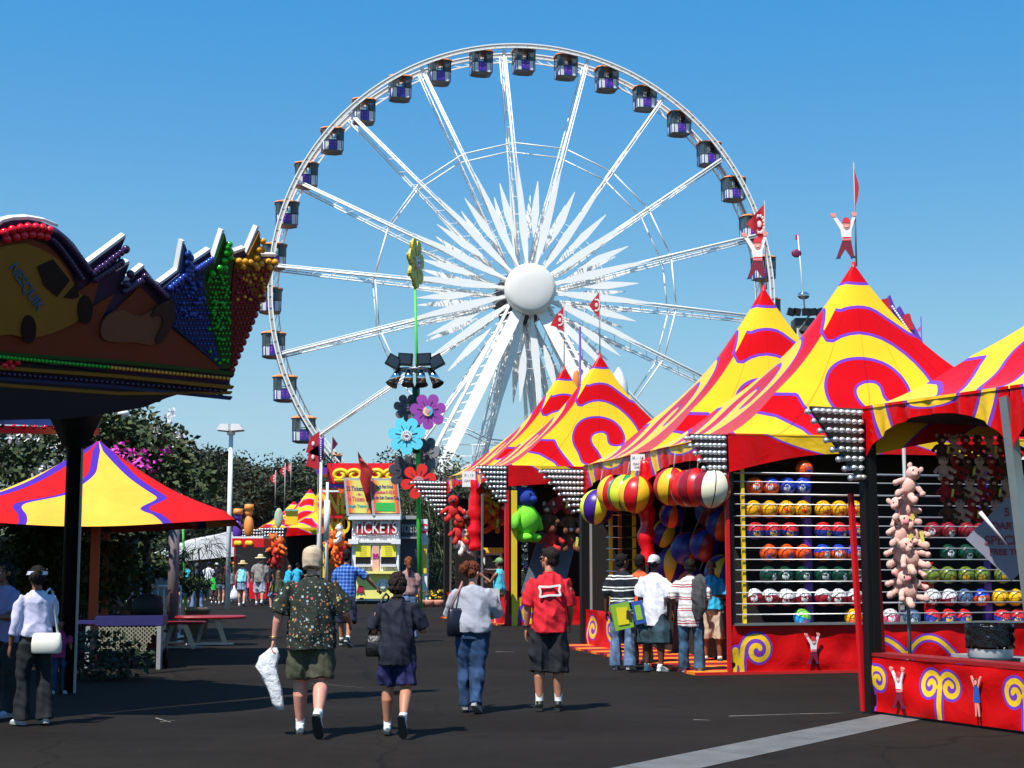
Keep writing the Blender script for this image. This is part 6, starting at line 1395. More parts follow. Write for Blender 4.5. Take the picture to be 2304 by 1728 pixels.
def pattern(name, fn):
    if name in MATS: return MATS[name]
    m, nt, b = nm(name); tc = nt.nodes.new('ShaderNodeTexCoord'); s = nt.nodes.new('ShaderNodeSeparateXYZ'); nt.links.new(tc.outputs['Object'], s.inputs[0])
    nt.links.new(fn(nt, tc, s), b.inputs['Base Color']); b.inputs['Roughness'].default_value = .85; b.inputs['Specular IOR Level'].default_value = .25
    bn = nt.nodes.new('ShaderNodeTexNoise'); bn.inputs['Scale'].default_value = 14; nt.links.new(tc.outputs['Object'], bn.inputs['Vector']); bp = nt.nodes.new('ShaderNodeBump'); bp.inputs['Strength'].default_value = .35; bp.inputs['Distance'].default_value = .02; nt.links.new(bn.outputs['Fac'], bp.inputs['Height']); nt.links.new(bp.outputs[0], b.inputs['Normal'])
    MATS[name] = m; return m
def f_floral(nt, tc, s):
    c = (.022,.028,.022,1)
    for sc_, th, cols, off in ((19, .24, ((.55,.22,.04,1),(.5,.1,.1,1),(.35,.45,.5,1),(.5,.42,.15,1)), 0), (36, .24, ((.4,.36,.3,1),(.05,.12,.07,1),(.45,.2,.1,1),(.3,.4,.45,1)), 3)):
        v = nt.nodes.new('ShaderNodeTexVoronoi'); v.inputs['Scale'].default_value = sc_; v.inputs['Randomness'].default_value = .9
        mp = nt.nodes.new('ShaderNodeMapping'); mp.inputs['Location'].default_value = (off, off, 0); nt.links.new(tc.outputs['Object'], mp.inputs[0]); nt.links.new(mp.outputs[0], v.inputs['Vector'])
        sp = nt.nodes.new('ShaderNodeSeparateColor'); nt.links.new(v.outputs['Color'], sp.inputs[0]); q = cols[0]
        for i in (1, 2, 3): q = mixc(nt, mth(nt, 'GREATER_THAN', sp.outputs[0], i*.25), q, cols[i])
        c = mixc(nt, mth(nt, 'MULTIPLY', mth(nt, 'LESS_THAN', v.outputs['Distance'], th), mth(nt, 'GREATER_THAN', sp.outputs[1], .22)), c, q)
    return c
def f_plaid(nt, tc, s):
    c = (.03,.14,.55,1)
    for o in (0, 2):
        f = mth(nt, 'FRACT', mth(nt, 'MULTIPLY', s.outputs[o], 15)); c = mixc(nt, mth(nt, 'MULTIPLY', mth(nt, 'LESS_THAN', f, .35), .6), c, (.01,.03,.2,1)); c = mixc(nt, mth(nt, 'MULTIPLY', mth(nt, 'LESS_THAN', mth(nt, 'ABSOLUTE', mth(nt, 'SUBTRACT', f, .7)), .08), .5), c, (.3,.5,.8,1))
    return c
def stripes(base, bands, per, k=2):
    def f(nt, tc, s):
        c = base; n_ = nt.nodes.new('ShaderNodeTexNoise'); n_.inputs['Scale'].default_value = 3; nt.links.new(tc.outputs['Object'], n_.inputs['Vector'])
        fr = mth(nt, 'FRACT', mth(nt, 'ADD', mth(nt, 'DIVIDE', s.outputs[2], per), mth(nt, 'MULTIPLY', n_.outputs['Fac'], .5)))
        for p, w_, col in bands: c = mixc(nt, mth(nt, 'LESS_THAN', mth(nt, 'ABSOLUTE', mth(nt, 'SUBTRACT', fr, p)), w_), c, col)
        return c
    return f
def person(loc, ytop=None, h=None, rz=0, label='', sk='tan', g=1.0, belly=1.0, lean=0, twist=0, L=(0,0,3), Rr=(0,0,3), AL=(5,10,12), AR=(5,10,12), top=None, sleeve='short', hem=.47, bottom=None, blen='short', flare=1.0, hair='short', hairm=(.012,.008,.006), hat=None, hatm=None, head=(0,0), socks=None, shoe=(.7,.7,.7), sole=None, vox=.012, fold=.02, z0=None, face=False, glasses=False, grp=None, skirt=False, shk=1.0, holdL=.25, holdR=.25, wide=1.0, shirtlong=1.0, strapless=False, sitz=None):
    """upright figure facing local +y; L/Rr = (hip flex, knee bend, abduction), AL/AR = (shoulder flex, abduction, elbow flex[, inward])"""
    loc = V(loc); Y = loc.y
    if h is None: h = (zof(ytop, Y) - (z0 or 0)) / 1.0
    S = h/1.75; root = None
    lean_ = Matrix.Rotation(R_(-lean), 4, 'X'); HZ = .925
    def up(v): return (Matrix.Translation((0,0,HZ)) @ Matrix.Rotation(R_(twist), 4, 'Z') @ lean_ @ Matrix.Translation((0,0,-HZ))) @ V(v)
    J = {}
    for sg, l, nme in ((-1, L, 'l'), (1, Rr, 'r')):
        a, k, ab = R_(l[0]), R_(l[1]), R_(l[2]); hp = V((sg*.095, 0, .90)); pitch = R_(l[3]) if len(l) > 3 else a-k
        t = V((sg*math.sin(ab), math.sin(a)*math.cos(ab), -math.cos(a)*math.cos(ab))); kn = hp + t*.43
        s = V((sg*math.sin(ab)*.3, math.sin(a-k), -math.cos(a-k))).normalized(); an = kn + s*.41
        out = R_(8)*sg; ff = V((math.sin(out)*math.cos(pitch), math.cos(pitch)*math.cos(out), math.sin(pitch)*1.0)).normalized()
        J[nme] = (hp, kn, an, ff)
    for sg, l, nme in ((-1, AL, 'L'), (1, AR, 'R')):
        a, ab, e = R_(l[0]), R_(l[1]), R_(l[2]); inw = R_(l[3]) if len(l) > 3 else R_(8)
        sh = V((sg*.182*wide, -.01, 1.392)); d = V((sg*math.sin(ab), math.sin(a)*math.cos(ab), -math.cos(a)*math.cos(ab))); el = sh + d*.29
        # rotate forearm forward about the side axis, then inward
        fa = V((sg*math.sin(ab)*.6, math.sin(a+e), -math.cos(a+e))).normalized(); fa = (fa + V((-sg*math.sin(inw)*abs(math.sin(e)), 0, 0))).normalized()
        wr = el + fa*.25; J[nme] = (up(sh), up(el), up(wr), (up(wr)-up(el)).normalized())
    zmin = min(min((J[q][2] + V((0,0,-.084))).z, (J[q][2] + J[q][3]*.17 + V((0,0,-.08))).z) for q in 'lr')
    base = (sitz/S if sitz is not None else -zmin)
    # ---------- body
    mb = MB(); X = V((1,0,0))
    loft2(mb, [(V((0,0,.80)), .05,.05), (V((0,0,.86)), .14*g,.09*belly), (up((0,0,.95)), .14*g,.09*belly), (up((0,0,1.10)), .12*g,.085*belly), (up((0,0,1.25)), .135,.085), (up((0,0,1.34)), .12,.065), (up((0,0,1.42)), .06,.05), (up((0,0,1.50)), .052,.055), (up((0,.015,1.56)), .05,.052)])
    hc = up((0,.02,1.635)); Hm = Matrix.Translation(hc) @ Matrix.Rotation(R_(head[0]), 4, 'Z') @ Matrix.Rotation(R_(-head[1]), 4, 'X')
    R3 = Hm.to_3x3().to_4x4()
    mb.ellip(Hm @ V((0,-.012,.025)), (.076,.096,.092), R3, 18, 12); mb.ellip(Hm @ V((0,.025,-.04)), (.058,.068,.075), R3, 16, 10); mb.ellip(Hm @ V((0,.06,-.085)), (.032,.03,.026), R3, 12, 8)
    mb.ellip(Hm @ V((0,.097,-.022)), (.014,.022,.026), R3, 10, 8); mb.ellip(Hm @ V((0,.078,.012)), (.052,.022,.016), R3, 12, 8); mb.ellip(Hm @ V((0,.085,-.062)), (.026,.012,.012), R3, 10, 6)
    for sg in (-1, 1): mb.ellip(Hm @ V((sg*.078,-.005,-.012)), (.014,.022,.032), R3, 10, 8)
    lg = 1.07 + (g-1)*.7; lb = lg*(.76 if blen == 'long' else 1.0)
    for q in 'lr':
        hp, kn, an, ff = J[q]; m1 = hp.lerp(kn,.5); bk = V((0,-.018,0)); c1 = kn.lerp(an,.3)+bk; c2 = kn.lerp(an,.65)+bk*.3
        loft2(mb, [(hp+V((0,0,.03)), .078*lb,.08*lb), (hp.lerp(kn,.2), .08*lb,.082*lb), (m1, .072*lb,.075*lb), (kn.lerp(hp,.08), .056*lb,.058*lb), (kn, .055*lb,.056*lb), (c1, .056*lb,.062*lb), (c2, .044*lb,.047*lb), (an, .034,.038), (an+V((0,0,-.03)), .033,.04)])
        loft2(mb, [(an - ff*.045 + V((0,0,-.035)), .028,.03), (an + ff*.05+V((0,0,-.04)), .036,.03), (an + ff*.15+V((0,0,-.052)), .038,.018)], X)
    for q, hold in (('L', holdL), ('R', holdR)):
        sh, el, wr, fa = J[q]; sg = -1 if q == 'L' else 1; ag = 1 + (g-1)*.5
        loft2(mb, [(up((sg*.12,-.01,1.36)), .03,.03), (sh+V((-sg*.008,0,-.03)), .034*ag,.034*ag), (sh.lerp(el,.35), .047*ag,.049*ag), (sh.lerp(el,.85), .040*ag,.042*ag), (el, .039*ag,.041*ag), (el.lerp(wr,.28), .041*ag,.041*ag), (el.lerp(wr,.75), .029,.031), (wr, .025,.022)], None)
        # hand: palm, four fingers, thumb
        sd = V((0,1,0)) - fa*fa.y; sd = sd.normalized() if sd.length > .15 else up((0,0,2)) - up((0,0,1)); sd = (sd - fa*sd.dot(fa)).normalized(); nn = V((-sg,0,0)); nn = (nn - fa*nn.dot(fa) - sd*nn.dot(sd)); nn = nn.normalized() if nn.length > .1 else fa.cross(sd)
        loft2(mb, [(wr, .024,.018), (wr+fa*.03, .034,.017), (wr+fa*.07, .040,.016), (wr+fa*.092, .038,.013)], sd, 12)
        for i, (o_, ln) in enumerate(((.030,.068),(.010,.078),(-.010,.073),(-.030,.058))):
            p = wr + fa*.085 + sd*o_; cu = hold; pts = [p]; d = fa
            for j in range(3): cu2 = cu*(1.0 if j else .7)*(1+.08*i); d = (d*math.cos(cu2)+nn*math.sin(cu2)).normalized() if j < 3 else d; p = p + d*ln*(.45,.32,.27)[j]; pts.append(p)
            mb.tube(pts, [.0105,.0098,.009,.0075], 8)
        tb_ = wr + fa*.025 + sd*.028; d = (fa*.72+sd*.55+nn*.35).normalized(); mb.tube([tb_, tb_+d*.035, tb_+d*.035+(fa*.9+nn*.4).normalized()*.03, tb_+d*.035+(fa*.9+nn*.5).normalized()*.052], [.014,.013,.011,.009], 8)
    body = mb.build('person', skin(sk)); rem(body, vox*.62, 1)
    body.location = (loc.x, loc.y, (z0 or 0) + base*S); body.rotation_euler = (0,0,rz); body.scale = (S,S,S)
    tag(body, label, 'person', grp)
    def kid(nme, mb_, m, v=vox, sm=2, disp=0, dsc=.09, rm=True, p=body):
        o = mb_.build(nme, m, p)
        if rm: rem(o, v, sm, disp, dsc)
        return o
    # ---------- shirt
    if top:
        mb = MB(); hz = hem*1.75
        w_ = wide
        secs = [(up((0,0,hz)) if hz > .92 else V((0, up((0,0,.95)).y*.6, hz)), .192*g,.158*belly), (up((0,-.008,max(.95,hz+.04))), .190*g,.156*belly), (up((0,.0,1.10)), .175*g,.142*belly), (up((0,.0,1.25)), .182*(.5+.5*g)*w_,.132*(.5+.5*belly)), (up((0,-.01,1.36)), .186*w_,.112), (up((0,-.01,1.405)), .162*w_,.095), (up((0,-.005,1.44)), .118*w_,.082), (up((0,0,1.462)), .085,.074), (up((0,0,1.482)), .068,.066)]
        if strapless: secs = secs[:-3]
        loft2(mb, secs, n=26)
        if sleeve != 'none':
            for q in 'LR':
                sh, el, wr, fa = J[q]; sg = -1 if q == 'L' else 1; ag = 1+(g-1)*.5
                ins = up((sg*.10,-.01,1.375))
                if sleeve == 'short': loft2(mb, [(ins, .042,.05), (sh+V((-sg*.012,0,-.014)), .052*ag,.058*ag), (sh.lerp(el,.4), .078*ag*shk,.08*ag*shk), (sh.lerp(el,.82), .070*ag*shk,.072*ag*shk)], None)
                elif sleeve == 'elbow': loft2(mb, [(ins, .042,.05), (sh+V((-sg*.012,0,-.014)), .053*ag,.060*ag), (sh.lerp(el,.5), .078*ag*shk,.08*ag*shk), (el-(el-sh)*.04, .076*ag*shk,.078*ag*shk)], None)
                elif sleeve == 'long34': loft2(mb, [(ins, .042,.05), (sh+V((-sg*.01,0,-.010)), .050*ag,.055*ag), (sh.lerp(el,.25), .062*ag,.064*ag), (sh.lerp(el,.6), .062*ag,.064*ag), (el, .058,.060), (el.lerp(wr,.5), .052,.054)], None)
                else: loft2(mb, [(ins, .042,.05), (sh+V((-sg*.01,0,-.010)), .050*ag,.055*ag), (sh.lerp(el,.25), .062*ag,.064*ag), (sh.lerp(el,.6), .062*ag,.064*ag), (el, .056*ag,.058*ag), (el.lerp(wr,.6), .043,.045), (wr, .036,.038)], None)
        kid('shirt', mb, top, vox, 2, fold, .11)
        if not strapless and sleeve in ('short','elbow'):
            mb = MB(); c = up((0,.004,1.478)); mb.tube([c + V((.066*math.cos(a*PI/10), .066*math.sin(a*PI/10), -.006*math.sin(a*PI/10))) for a in range(21)], .009, 6); kid('collar', mb, top, rm=False)
    # ---------- bottom
    if bottom:
        mb = MB()
        if skirt:
            loft2(mb, [(V((0,0,.90-.62*skirt)), .19*g,.16*belly), (V((0,0,.72)), .185*g,.15*belly), (V((0,0,.88)), .175*g,.135*belly), (up((0,0,1.0)), .15*g,.115*belly)], n=22)
        else:
            loft2(mb, [(V((0,0,.79)), .09*g,.07), (V((0,-.005,.84)), .165*g,.125*belly), (V((0,-.01,.90)), .172*g,.124*belly), (up((0,0,1.00)), .158*g,.118*belly), (up((0,0,1.03)), .140*g,.105*belly)], n=22)
            for q in 'lr':
                hp, kn, an, ff = J[q]; sg = -1 if q == 'l' else 1; o_ = V((sg*.004,0,0)); u = hp+V((0,-.01,0))
                if blen == 'short': loft2(mb, [(u, .088*lg,.10*lg), (u.lerp(kn,.3)+o_, .098*lg,.105*lg), (u.lerp(kn,.62)+o_, .100*lg*flare,.106*lg*flare), (u.lerp(kn,.88)+o_, .102*lg*flare,.108*lg*flare)])
                elif blen == 'knee': loft2(mb, [(u, .088*lg,.10*lg), (u.lerp(kn,.35)+o_, .100*lg,.105*lg), (u.lerp(kn,.7)+o_, .104*lg*flare,.110*lg*flare), (kn, .108*lg*flare,.112*lg*flare), (kn.lerp(an,.18), .108*lg*flare,.112*lg*flare)])
                elif blen == 'mini': loft2(mb, [(u, .088*lg,.10*lg), (u.lerp(kn,.3)+o_, .097*lg,.103*lg), (u.lerp(kn,.42)+o_, .097*lg,.103*lg)])
                else: loft2(mb, [(u, .09*lg,.10*lg), (u.lerp(kn,.4), .092*lg,.096*lg), (kn, .070*lg,.074*lg), (kn.lerp(an,.35)+V((0,-.014,0)), .072*lg,.078*lg), (kn.lerp(an,.75), .068*flare,.076*flare), (an+(an-kn).normalized()*.035, .072*flare,.086*flare)])
        kid('skirt' if skirt else ('trousers' if blen == 'long' else 'shorts'), mb, bottom, vox, 2, fold*1.1, .12)
    # ---------- socks, shoes
    for q in 'lr':
        hp, kn, an, ff = J[q]; dn = (an-kn).normalized()
        if socks: mb = MB(); loft2(mb, [(an.lerp(kn,socks[1] if q == 'l' else socks[1]), .047,.050), (an.lerp(kn,.1), .042,.045), (an+dn*.03, .042,.048)]); kid('sock', mb, cmat('sock_%s' % socks[2], socks[0]), vox, 1)
        if shoe is None: continue
        upv = V((0,-math.sin(math.asin(max(-1,min(1,ff.z)))), 1)).normalized(); upv = (V((0,0,1)) - ff*ff.z).normalized()
        P0 = lambda f_, u_: an + ff*f_ + upv*u_
        sx_ = ff.cross(upv)
        mb = MB(); loft2(mb, [(P0(-.075,-.035), .026,.03), (P0(-.06,-.03), .036,.042), (P0(-.02,-.022), .040,.052), (P0(.04,-.035), .041,.04), (P0(.11,-.048), .046,.028), (P0(.165,-.054), .043,.022), (P0(.195,-.058), .025,.014)], sx_)
        loft2(mb, [(P0(-.02,-.03), .040,.045), (P0(-.025,.025), .040,.043)], sx_)
        so_ = kid('shoe', mb, mat('shoe_%s' % str(shoe), shoe, .55), vox*.75, 1)
        mb = MB(); a_ = [(-.082,.0,.022),(-.06,0,.036),(0,0,.038),(.06,0,.042),(.12,0,.048),(.175,0,.043),(.205,0,.022)]
        vs = [P0(f_, -.084) + sx_*w2*1.03 for f_, _, w2 in a_] + [P0(f_, -.084) - sx_*w2*1.03 for f_, _, w2 in reversed(a_)]; vt = [v + upv*.03 for v in vs]; n_ = len(vs)
        mb.add(vs+vt, [tuple(range(n_-1,-1,-1)), tuple(range(n_,2*n_))]+[(i,(i+1)%n_,n_+(i+1)%n_,n_+i) for i in range(n_)]); kid('sole', mb, mat('sole_%s' % str(sole or (.3,.3,.3)), sole or (.3,.3,.3), .7), rm=False, p=so_)
    # ---------- hair, hat
    hm_ = mat('hair_%s' % str(hairm), hairm, .75, bump=.35, bscale=60, var=.3, spec=.2)
    E_ = lambda c, r, mb_: mb_.ellip(Hm @ V(c), r, R3, 20, 14)
    if hair and hair != 'bald':
        mb = MB(); E_((0,-.024,.036), (.086,.100,.096), mb)
        if hair == 'short': E_((0,-.05,-.02), (.078,.065,.07), mb); E_((0,.05,.085), (.055,.04,.03), mb)
        elif hair == 'crop': E_((0,-.045,-.005), (.077,.066,.065), mb)
        elif hair == 'bob': E_((0,-.035,.0), (.104,.098,.098), mb); E_((0,-.055,-.065), (.098,.072,.062), mb); E_((0,.05,.07), (.07,.045,.04), mb)
        elif hair == 'afro': E_((0,-.03,.03), (.135,.135,.135), mb)
        elif hair in ('pony','bun'):
            E_((0,-.05,-.02), (.08,.065,.07), mb)
            if hair == 'pony': loft2(mb, [(Hm @ V((0,-.11,.03)), .03,.03), (Hm @ V((0,-.165,0)), .042,.04), (Hm @ V((.01,-.17,-.10)), .045,.042), (Hm @ V((.015,-.15,-.22)), .032,.03), (Hm @ V((.01,-.14,-.30)), .012,.012)])
            else: E_((-.06,-.12,.0), (.065,.06,.065), mb); E_((-.03,-.12,.05), (.05,.05,.05), mb)
        elif hair == 'long': E_((0,-.05,-.04), (.092,.075,.11), mb); E_((0,-.075,-.15), (.095,.05,.13), mb)
        kid('hair', mb, hm_, vox*.6, 1, .008 if hair in ('short','crop') else .018, .03)
    if hat:
        mb = MB()
        if hat in ('cap','capback'):
            E_((0,-.015,.045), (.095,.112,.095), mb)
            fr_ = 1 if hat == 'cap' else -1
            loft2(mb, [(Hm @ V((0,fr_*.07,.04)), .07,.008), (Hm @ V((0,fr_*.13,.03)), .065,.007), (Hm @ V((0,fr_*.165,.022)), .04,.006)], (R3 @ V((1,0,0))).to_3d() if hasattr(R3 @ V((1,0,0)), 'to_3d') else R3 @ V((1,0,0)))
            if label.startswith('heavyset man'): loft2(mb, [(Hm @ V((0,-.06,-.085)), .085,.075), (Hm @ V((0,-.04,-.03)), .094,.10), (Hm @ V((0,-.02,.03)), .096,.112)])
            kid('cap', mb, hatm, vox*.8, 1, .012, .05)
        elif hat == 'straw':
            Mx = Hm @ Matrix.Translation((0,-.01,.055)); mb.lathe([(.10,.0),(.19,-.015),(.21,-.035),(.212,-.03),(.19,-.005),(.105,.012),(.10,.07),(.085,.10),(.04,.115),(.01,.116)], Mx, 28, cap=False); kid('sun_hat', mb, hatm, rm=False)
            mb = MB(); mb.lathe([(.104,.014),(.106,.035),(.103,.036)], Mx, 28, cap=False); kid('hat_band', mb, mat('hat_band', (.12,.08,.05), .7), rm=False)
        elif hat == 'visor':
            Mx = Hm @ Matrix.Translation((0,-.01,.04)); rg = [[Mx @ V((.110*math.cos(a*PI/12), .134*math.sin(a*PI/12)-.012, zz)) for a in range(24)] for zz in (-.015,.025)]; mb.ring_loft(rg, False)
            mb.add([Mx @ V((x, y, z_)) for x, y, z_ in ((-.085,.05,-.01),(-.07,.15,-.02),(0,.19,-.025),(.07,.15,-.02),(.085,.05,-.01),(-.08,.05,.012),(-.07,.15,-.01),(0,.19,-.016),(.07,.15,-.01),(.08,.05,.012))], [(0,1,2,3,4),(9,8,7,6,5),(0,5,6,1),(1,6,7,2),(2,7,8,3),(3,8,9,4)]); kid('visor', mb, hatm, rm=False)
        elif hat == 'headscarf': E_((0,-.02,.04), (.094,.106,.098), mb); kid('cap', mb, hatm, vox*.8, 1)
    if face or glasses:
        mb = MB()
        if glasses:
            for sg in (-1,1): mb.ellip(Hm @ V((sg*.034,.092,.002)), (.028,.008,.02), R3, 12, 8); mb.beam(Hm @ V((sg*.06,.085,.008)), Hm @ V((sg*.082,-.005,.008)), .008)
            mb.beam(Hm @ V((-.01,.1,.006)), Hm @ V((.01,.1,.006)), .006); kid('sunglasses', mb, M_black, rm=False)
        else:
            for sg in (-1,1):
                mb = MB(); mb.ellip(Hm @ V((sg*.03,.083,-.004)), (.012,.008,.008), R3, 10, 8); e_ = kid('eye', mb, M_white, rm=False); mb = MB(); mb.ellip(Hm @ V((sg*.03,.09,-.004)), (.006,.004,.006), R3, 8, 6); kid('iris', mb, M_black, rm=False, p=e_)
        mb = MB(); mb.ellip(Hm @ V((0,.095,-.062)), (.022,.006,.007), R3, 10, 6); kid('mouth', mb, mat('lip', (.35,.08,.07), .5), rm=False)
    body['J'] = 1
    Mw = Matrix.Translation(body.location) @ Matrix.Rotation(rz, 4, 'Z') @ Matrix.Scale(S, 4)
    info = {k: [Mw @ q if i < 3 else q for i, q in enumerate(v)] for k, v in J.items()}; info['up'] = lambda v: Mw @ up(v); info['S'] = S; info['o'] = body; info['Mw'] = Mw
    return info
WHT_SHOE = (.75,.75,.74)
# --- 1 heavyset man
p = G(697, 1655)
m1 = person(p, 1236, rz=R_(2), label='heavyset man in a tan cap, dark floral shirt and olive shorts walking away', sk='pink', g=1.22, belly=1.25, wide=1.14, L=(10,4,1), Rr=(-4,44,1,-52), AL=(-4,20,8), AR=(8,22,60), top=pattern('floral_print', f_floral), sleeve='elbow', hem=.455, bottom=cmat('shorts_olive', (.055,.055,.03)), blen='short', flare=1.08, hair='short', hairm=(.2,.15,.1), hat='cap', hatm=cmat('cap_tan', (.52,.39,.27)), socks=((.8,.8,.8), .16, 'white'), shoe=WHT_SHOE, sole=(.03,.03,.03), vox=.010, fold=.024, holdL=.75, shk=1.05, grp='people walking up the midway')
w_ = m1['L'][2]; 
t = empty('plastic_bag', w_ + V((0,0,-.12))); tag(t, 'crumpled white plastic bag dangling from the hand of the man in the tan cap', 'bag')
mb = MB(); rg = []
for i, (zz, xx, w0, d0) in enumerate(((.05,-.0,.03,.025),(-.03,-.04,.09,.03),(-.12,-.06,.10,.04),(-.22,-.03,.075,.04),(-.34,.015,.062,.035),(-.46,.05,.055,.03),(-.52,.075,.03,.02))):
    rg.append([V((xx+w0*(1+.15*math.sin(k*2.3+i*2))*math.cos(2*PI*k/18), d0*(1+.3*math.sin(k*3.1+i))*math.sin(2*PI*k/18), zz)) for k in range(18)])
mb.ring_loft(rg); mb.tube([V((.0,0,.05)), V((.02,0,.12)), V((0,.02,.05))], .008, 6); mb.build('bag', mat('bag_white', (.75,.75,.78), .35, bump=.9, bscale=18), t)
w2 = m1['L'][2]; mb = MB(); mb.tube([w2+V((.038*math.cos(a*PI/8), .038*math.sin(a*PI/8), .03)) for a in range(17)], .006, 6); wt = mb.build('wristwatch', mat('gold_metal', (.6,.4,.1), .25, .9)); tag(wt, 'gold wristwatch on the arm of the man in the tan cap', 'watch')
# --- 2 navy woman
m2 = person(G(892, 1657), 1298, rz=R_(-3), label='short haired woman in navy tee and blue shorts walking away with a handbag', sk='tan', g=1.14, belly=1.2, wide=1.0, L=(8,4,2), Rr=(-6,40,2,-62), AL=(4,17,50), AR=(12,18,78), top=cmat('tee_navy', (.003,.004,.018)), sleeve='elbow', hem=.425, bottom=cmat('shorts_blue', (.006,.008,.07)), blen='short', hair='bob', hairm=(.02,.010,.008), socks=((.8,.8,.8), .3, 'white'), shoe=WHT_SHOE, sole=(.03,.03,.03), vox=.010, fold=.03, shk=1.05, holdL=.5, holdR=.6, grp='people walking up the midway', head=(0,8))
def shoulder_bag(info, side, size, m, label, drop=.62, rzb=0, strapm=None, fwd=-.02, out=.06, strap_from=None, tone=0):
    sg = -1 if side == 'L' else 1; sh = info['up'](strap_from or (sg*.13, 0, 1.49)); S = info['S']; c = info['up']((sg*(.20+out), fwd, 1.45-drop)); t = empty('handbag', c, info['o'].rotation_euler.z + rzb); tag(t, label, 'bag')
    mb = MB(); w_, d_, h_ = size
    rings = [[V((w_/2*k*math.copysign(abs(math.cos(a))**.6, math.cos(a)), d_/2*kk*math.copysign(abs(math.sin(a))**.6, math.sin(a)), zz)) for a in [2*PI*i/20 for i in range(20)]] for zz, k, kk in ((-h_/2,.85,.8),(-h_/2*.9,.97,1),(0,1,1.05),(h_/2*.8,.92,.8),(h_/2,.85,.4))]
    mb.ring_loft(rings); mb.build('bag', m, t)
    inv = Matrix.Rotation(-t.rotation_euler.z, 4, 'Z'); q = inv @ (sh - c); mb = MB(); mb.tube([V((-w_*.35,0,h_*.45)), q+V((-.02,-.03,.0)), q+V((0,.0,.025)), q+V((.02,.04,0)), V((w_*.35,0,h_*.45))], .012, 6); mb.build('strap', strapm or m, t); return t
shoulder_bag(m2, 'L', (.17,.12,.2), mat('leather_black', (.012,.010,.010), .35, bump=.5), 'small black handbag hanging at the left side of the woman in navy', drop=.50, out=.05)
# --- 3 grey woman
m3 = person(G(1063, 1603), 1277, rz=R_(-6), label='red haired woman in a pale grey top and jeans reading a paper while walking', sk='pink', g=1.28, belly=1.2, wide=1.12, L=(4,6,-1), Rr=(-6,16,-3,-25), AL=(14,22,72,30), AR=(16,20,80,35), top=cmat('top_grey', (.36,.37,.43)), sleeve='long', hem=.535, bottom=denim('jeans_blue', (.012,.045,.12)), blen='long', flare=1.12, hair='bun', hairm=(.11,.028,.01), head=(-28,18), shoe=(.35,.37,.4), sole=(.3,.3,.3), vox=.010, fold=.022, grp='people walking up the midway')
shoulder_bag(m3, 'L', (.22,.12,.30), mat('leather_navy', (.006,.008,.02), .4), 'large black shoulder bag on the left side of the red haired woman', drop=.42, rzb=.5, out=-.02, fwd=-.10, strapm=mat('strap_pink', (.35,.15,.14), .5))
mb = MB(); c = m3['R'][2]+V((-.03,.10,.10)); mb.add([c+V(q) for q in ((-.10,.0,-.12),(.10,.02,-.14),(.10,-.02,.14),(-.10,-.04,.15),(-.10,.002,-.12),(.10,.022,-.14),(.10,-.018,.14),(-.10,-.038,.15))], [(0,1,2,3),(7,6,5,4)]); tag(mb.build('paper_sheet', M_white), 'white folded paper held by the red haired woman', 'paper')
# --- 4 red man
m4 = person(G(1237, 1600), 1239, rz=R_(-2), label='man in a bright red tee, dark shorts and sunglasses looking aside while walking away', sk='tan', g=1.02, belly=1.05, wide=1.04, L=(2,5,2), Rr=(2,2,0), AL=(-2,10,14), AR=(6,8,38), top=cmat('tee_red', (.62,.006,.02)), sleeve='elbow', hem=.475, bottom=cmat('shorts_charcoal', (.005,.006,.010)), blen='knee', flare=1.06, hair='short', hairm=(.015,.008,.006), head=(58,0), glasses=True, socks=((.8,.8,.82), .28, 'white'), shoe=(.012,.012,.012), sole=(.02,.02,.02), vox=.010, fold=.026, grp='people walking up the midway')
ib = m4['up']; mb = MB(); 
bq = [ib((-.115,-.142,1.33)), ib((.12,-.140,1.345)), ib((.125,-.142,1.235)), ib((-.105,-.146,1.215))]
mids = [ib((0,-.150,1.325)), ib((.105,-.143,1.29)), ib((0,-.154,1.235)), ib((-.095,-.146,1.275))]
for i in range(4): mb.beam(bq[i], mids[i], .020, .022, side=V((0,1,0))); mb.beam(mids[i], bq[(i+1)%4], .020, .022, side=V((0,1,0)))
o = mb.build('shirt_print', mat('print_white', (.8,.78,.75), .7)); o.parent = m4['o']; o.matrix_parent_inverse = m4['Mw'].inverted()
w_ = m4['L'][2]; mb = MB(); mb.tube([w_+V((.034*math.cos(a*PI/8), .034*math.sin(a*PI/8), .03)) for a in range(17)], .011, 6); tag(mb.build('wristwatch', M_black), 'black wristwatch on the man in the red tee', 'watch')
# --- 5 plaid man
m5 = person(G(778, 1455), 1243, rz=R_(-12), label='dark haired man in a blue plaid shirt reaching one arm out sideways', sk='tan', g=1.02, wide=1.05, L=(12,8,3), Rr=(-12,14,3), AL=(5,8,20), AR=(26,46,14,-20), top=pattern('blue_plaid', f_plaid), sleeve='short', hem=.50, bottom=cmat('shorts_navy', (.008,.012,.04)), blen='knee', hair='short', hairm=(.008,.006,.005), socks=((.8,.8,.8), .14, 'white'), shoe=(.015,.013,.012), vox=.011, grp='people walking up the midway')
mb = MB(); c = m5['R'][2]+V((.06,.02,-.07)); mb.box(c, (.10,.03,.06), Matrix.Rotation(.6, 4, 'Y')); tag(mb.build('small_camera', M_black), 'small black gadget in the outstretched hand of the man in plaid', 'camera')
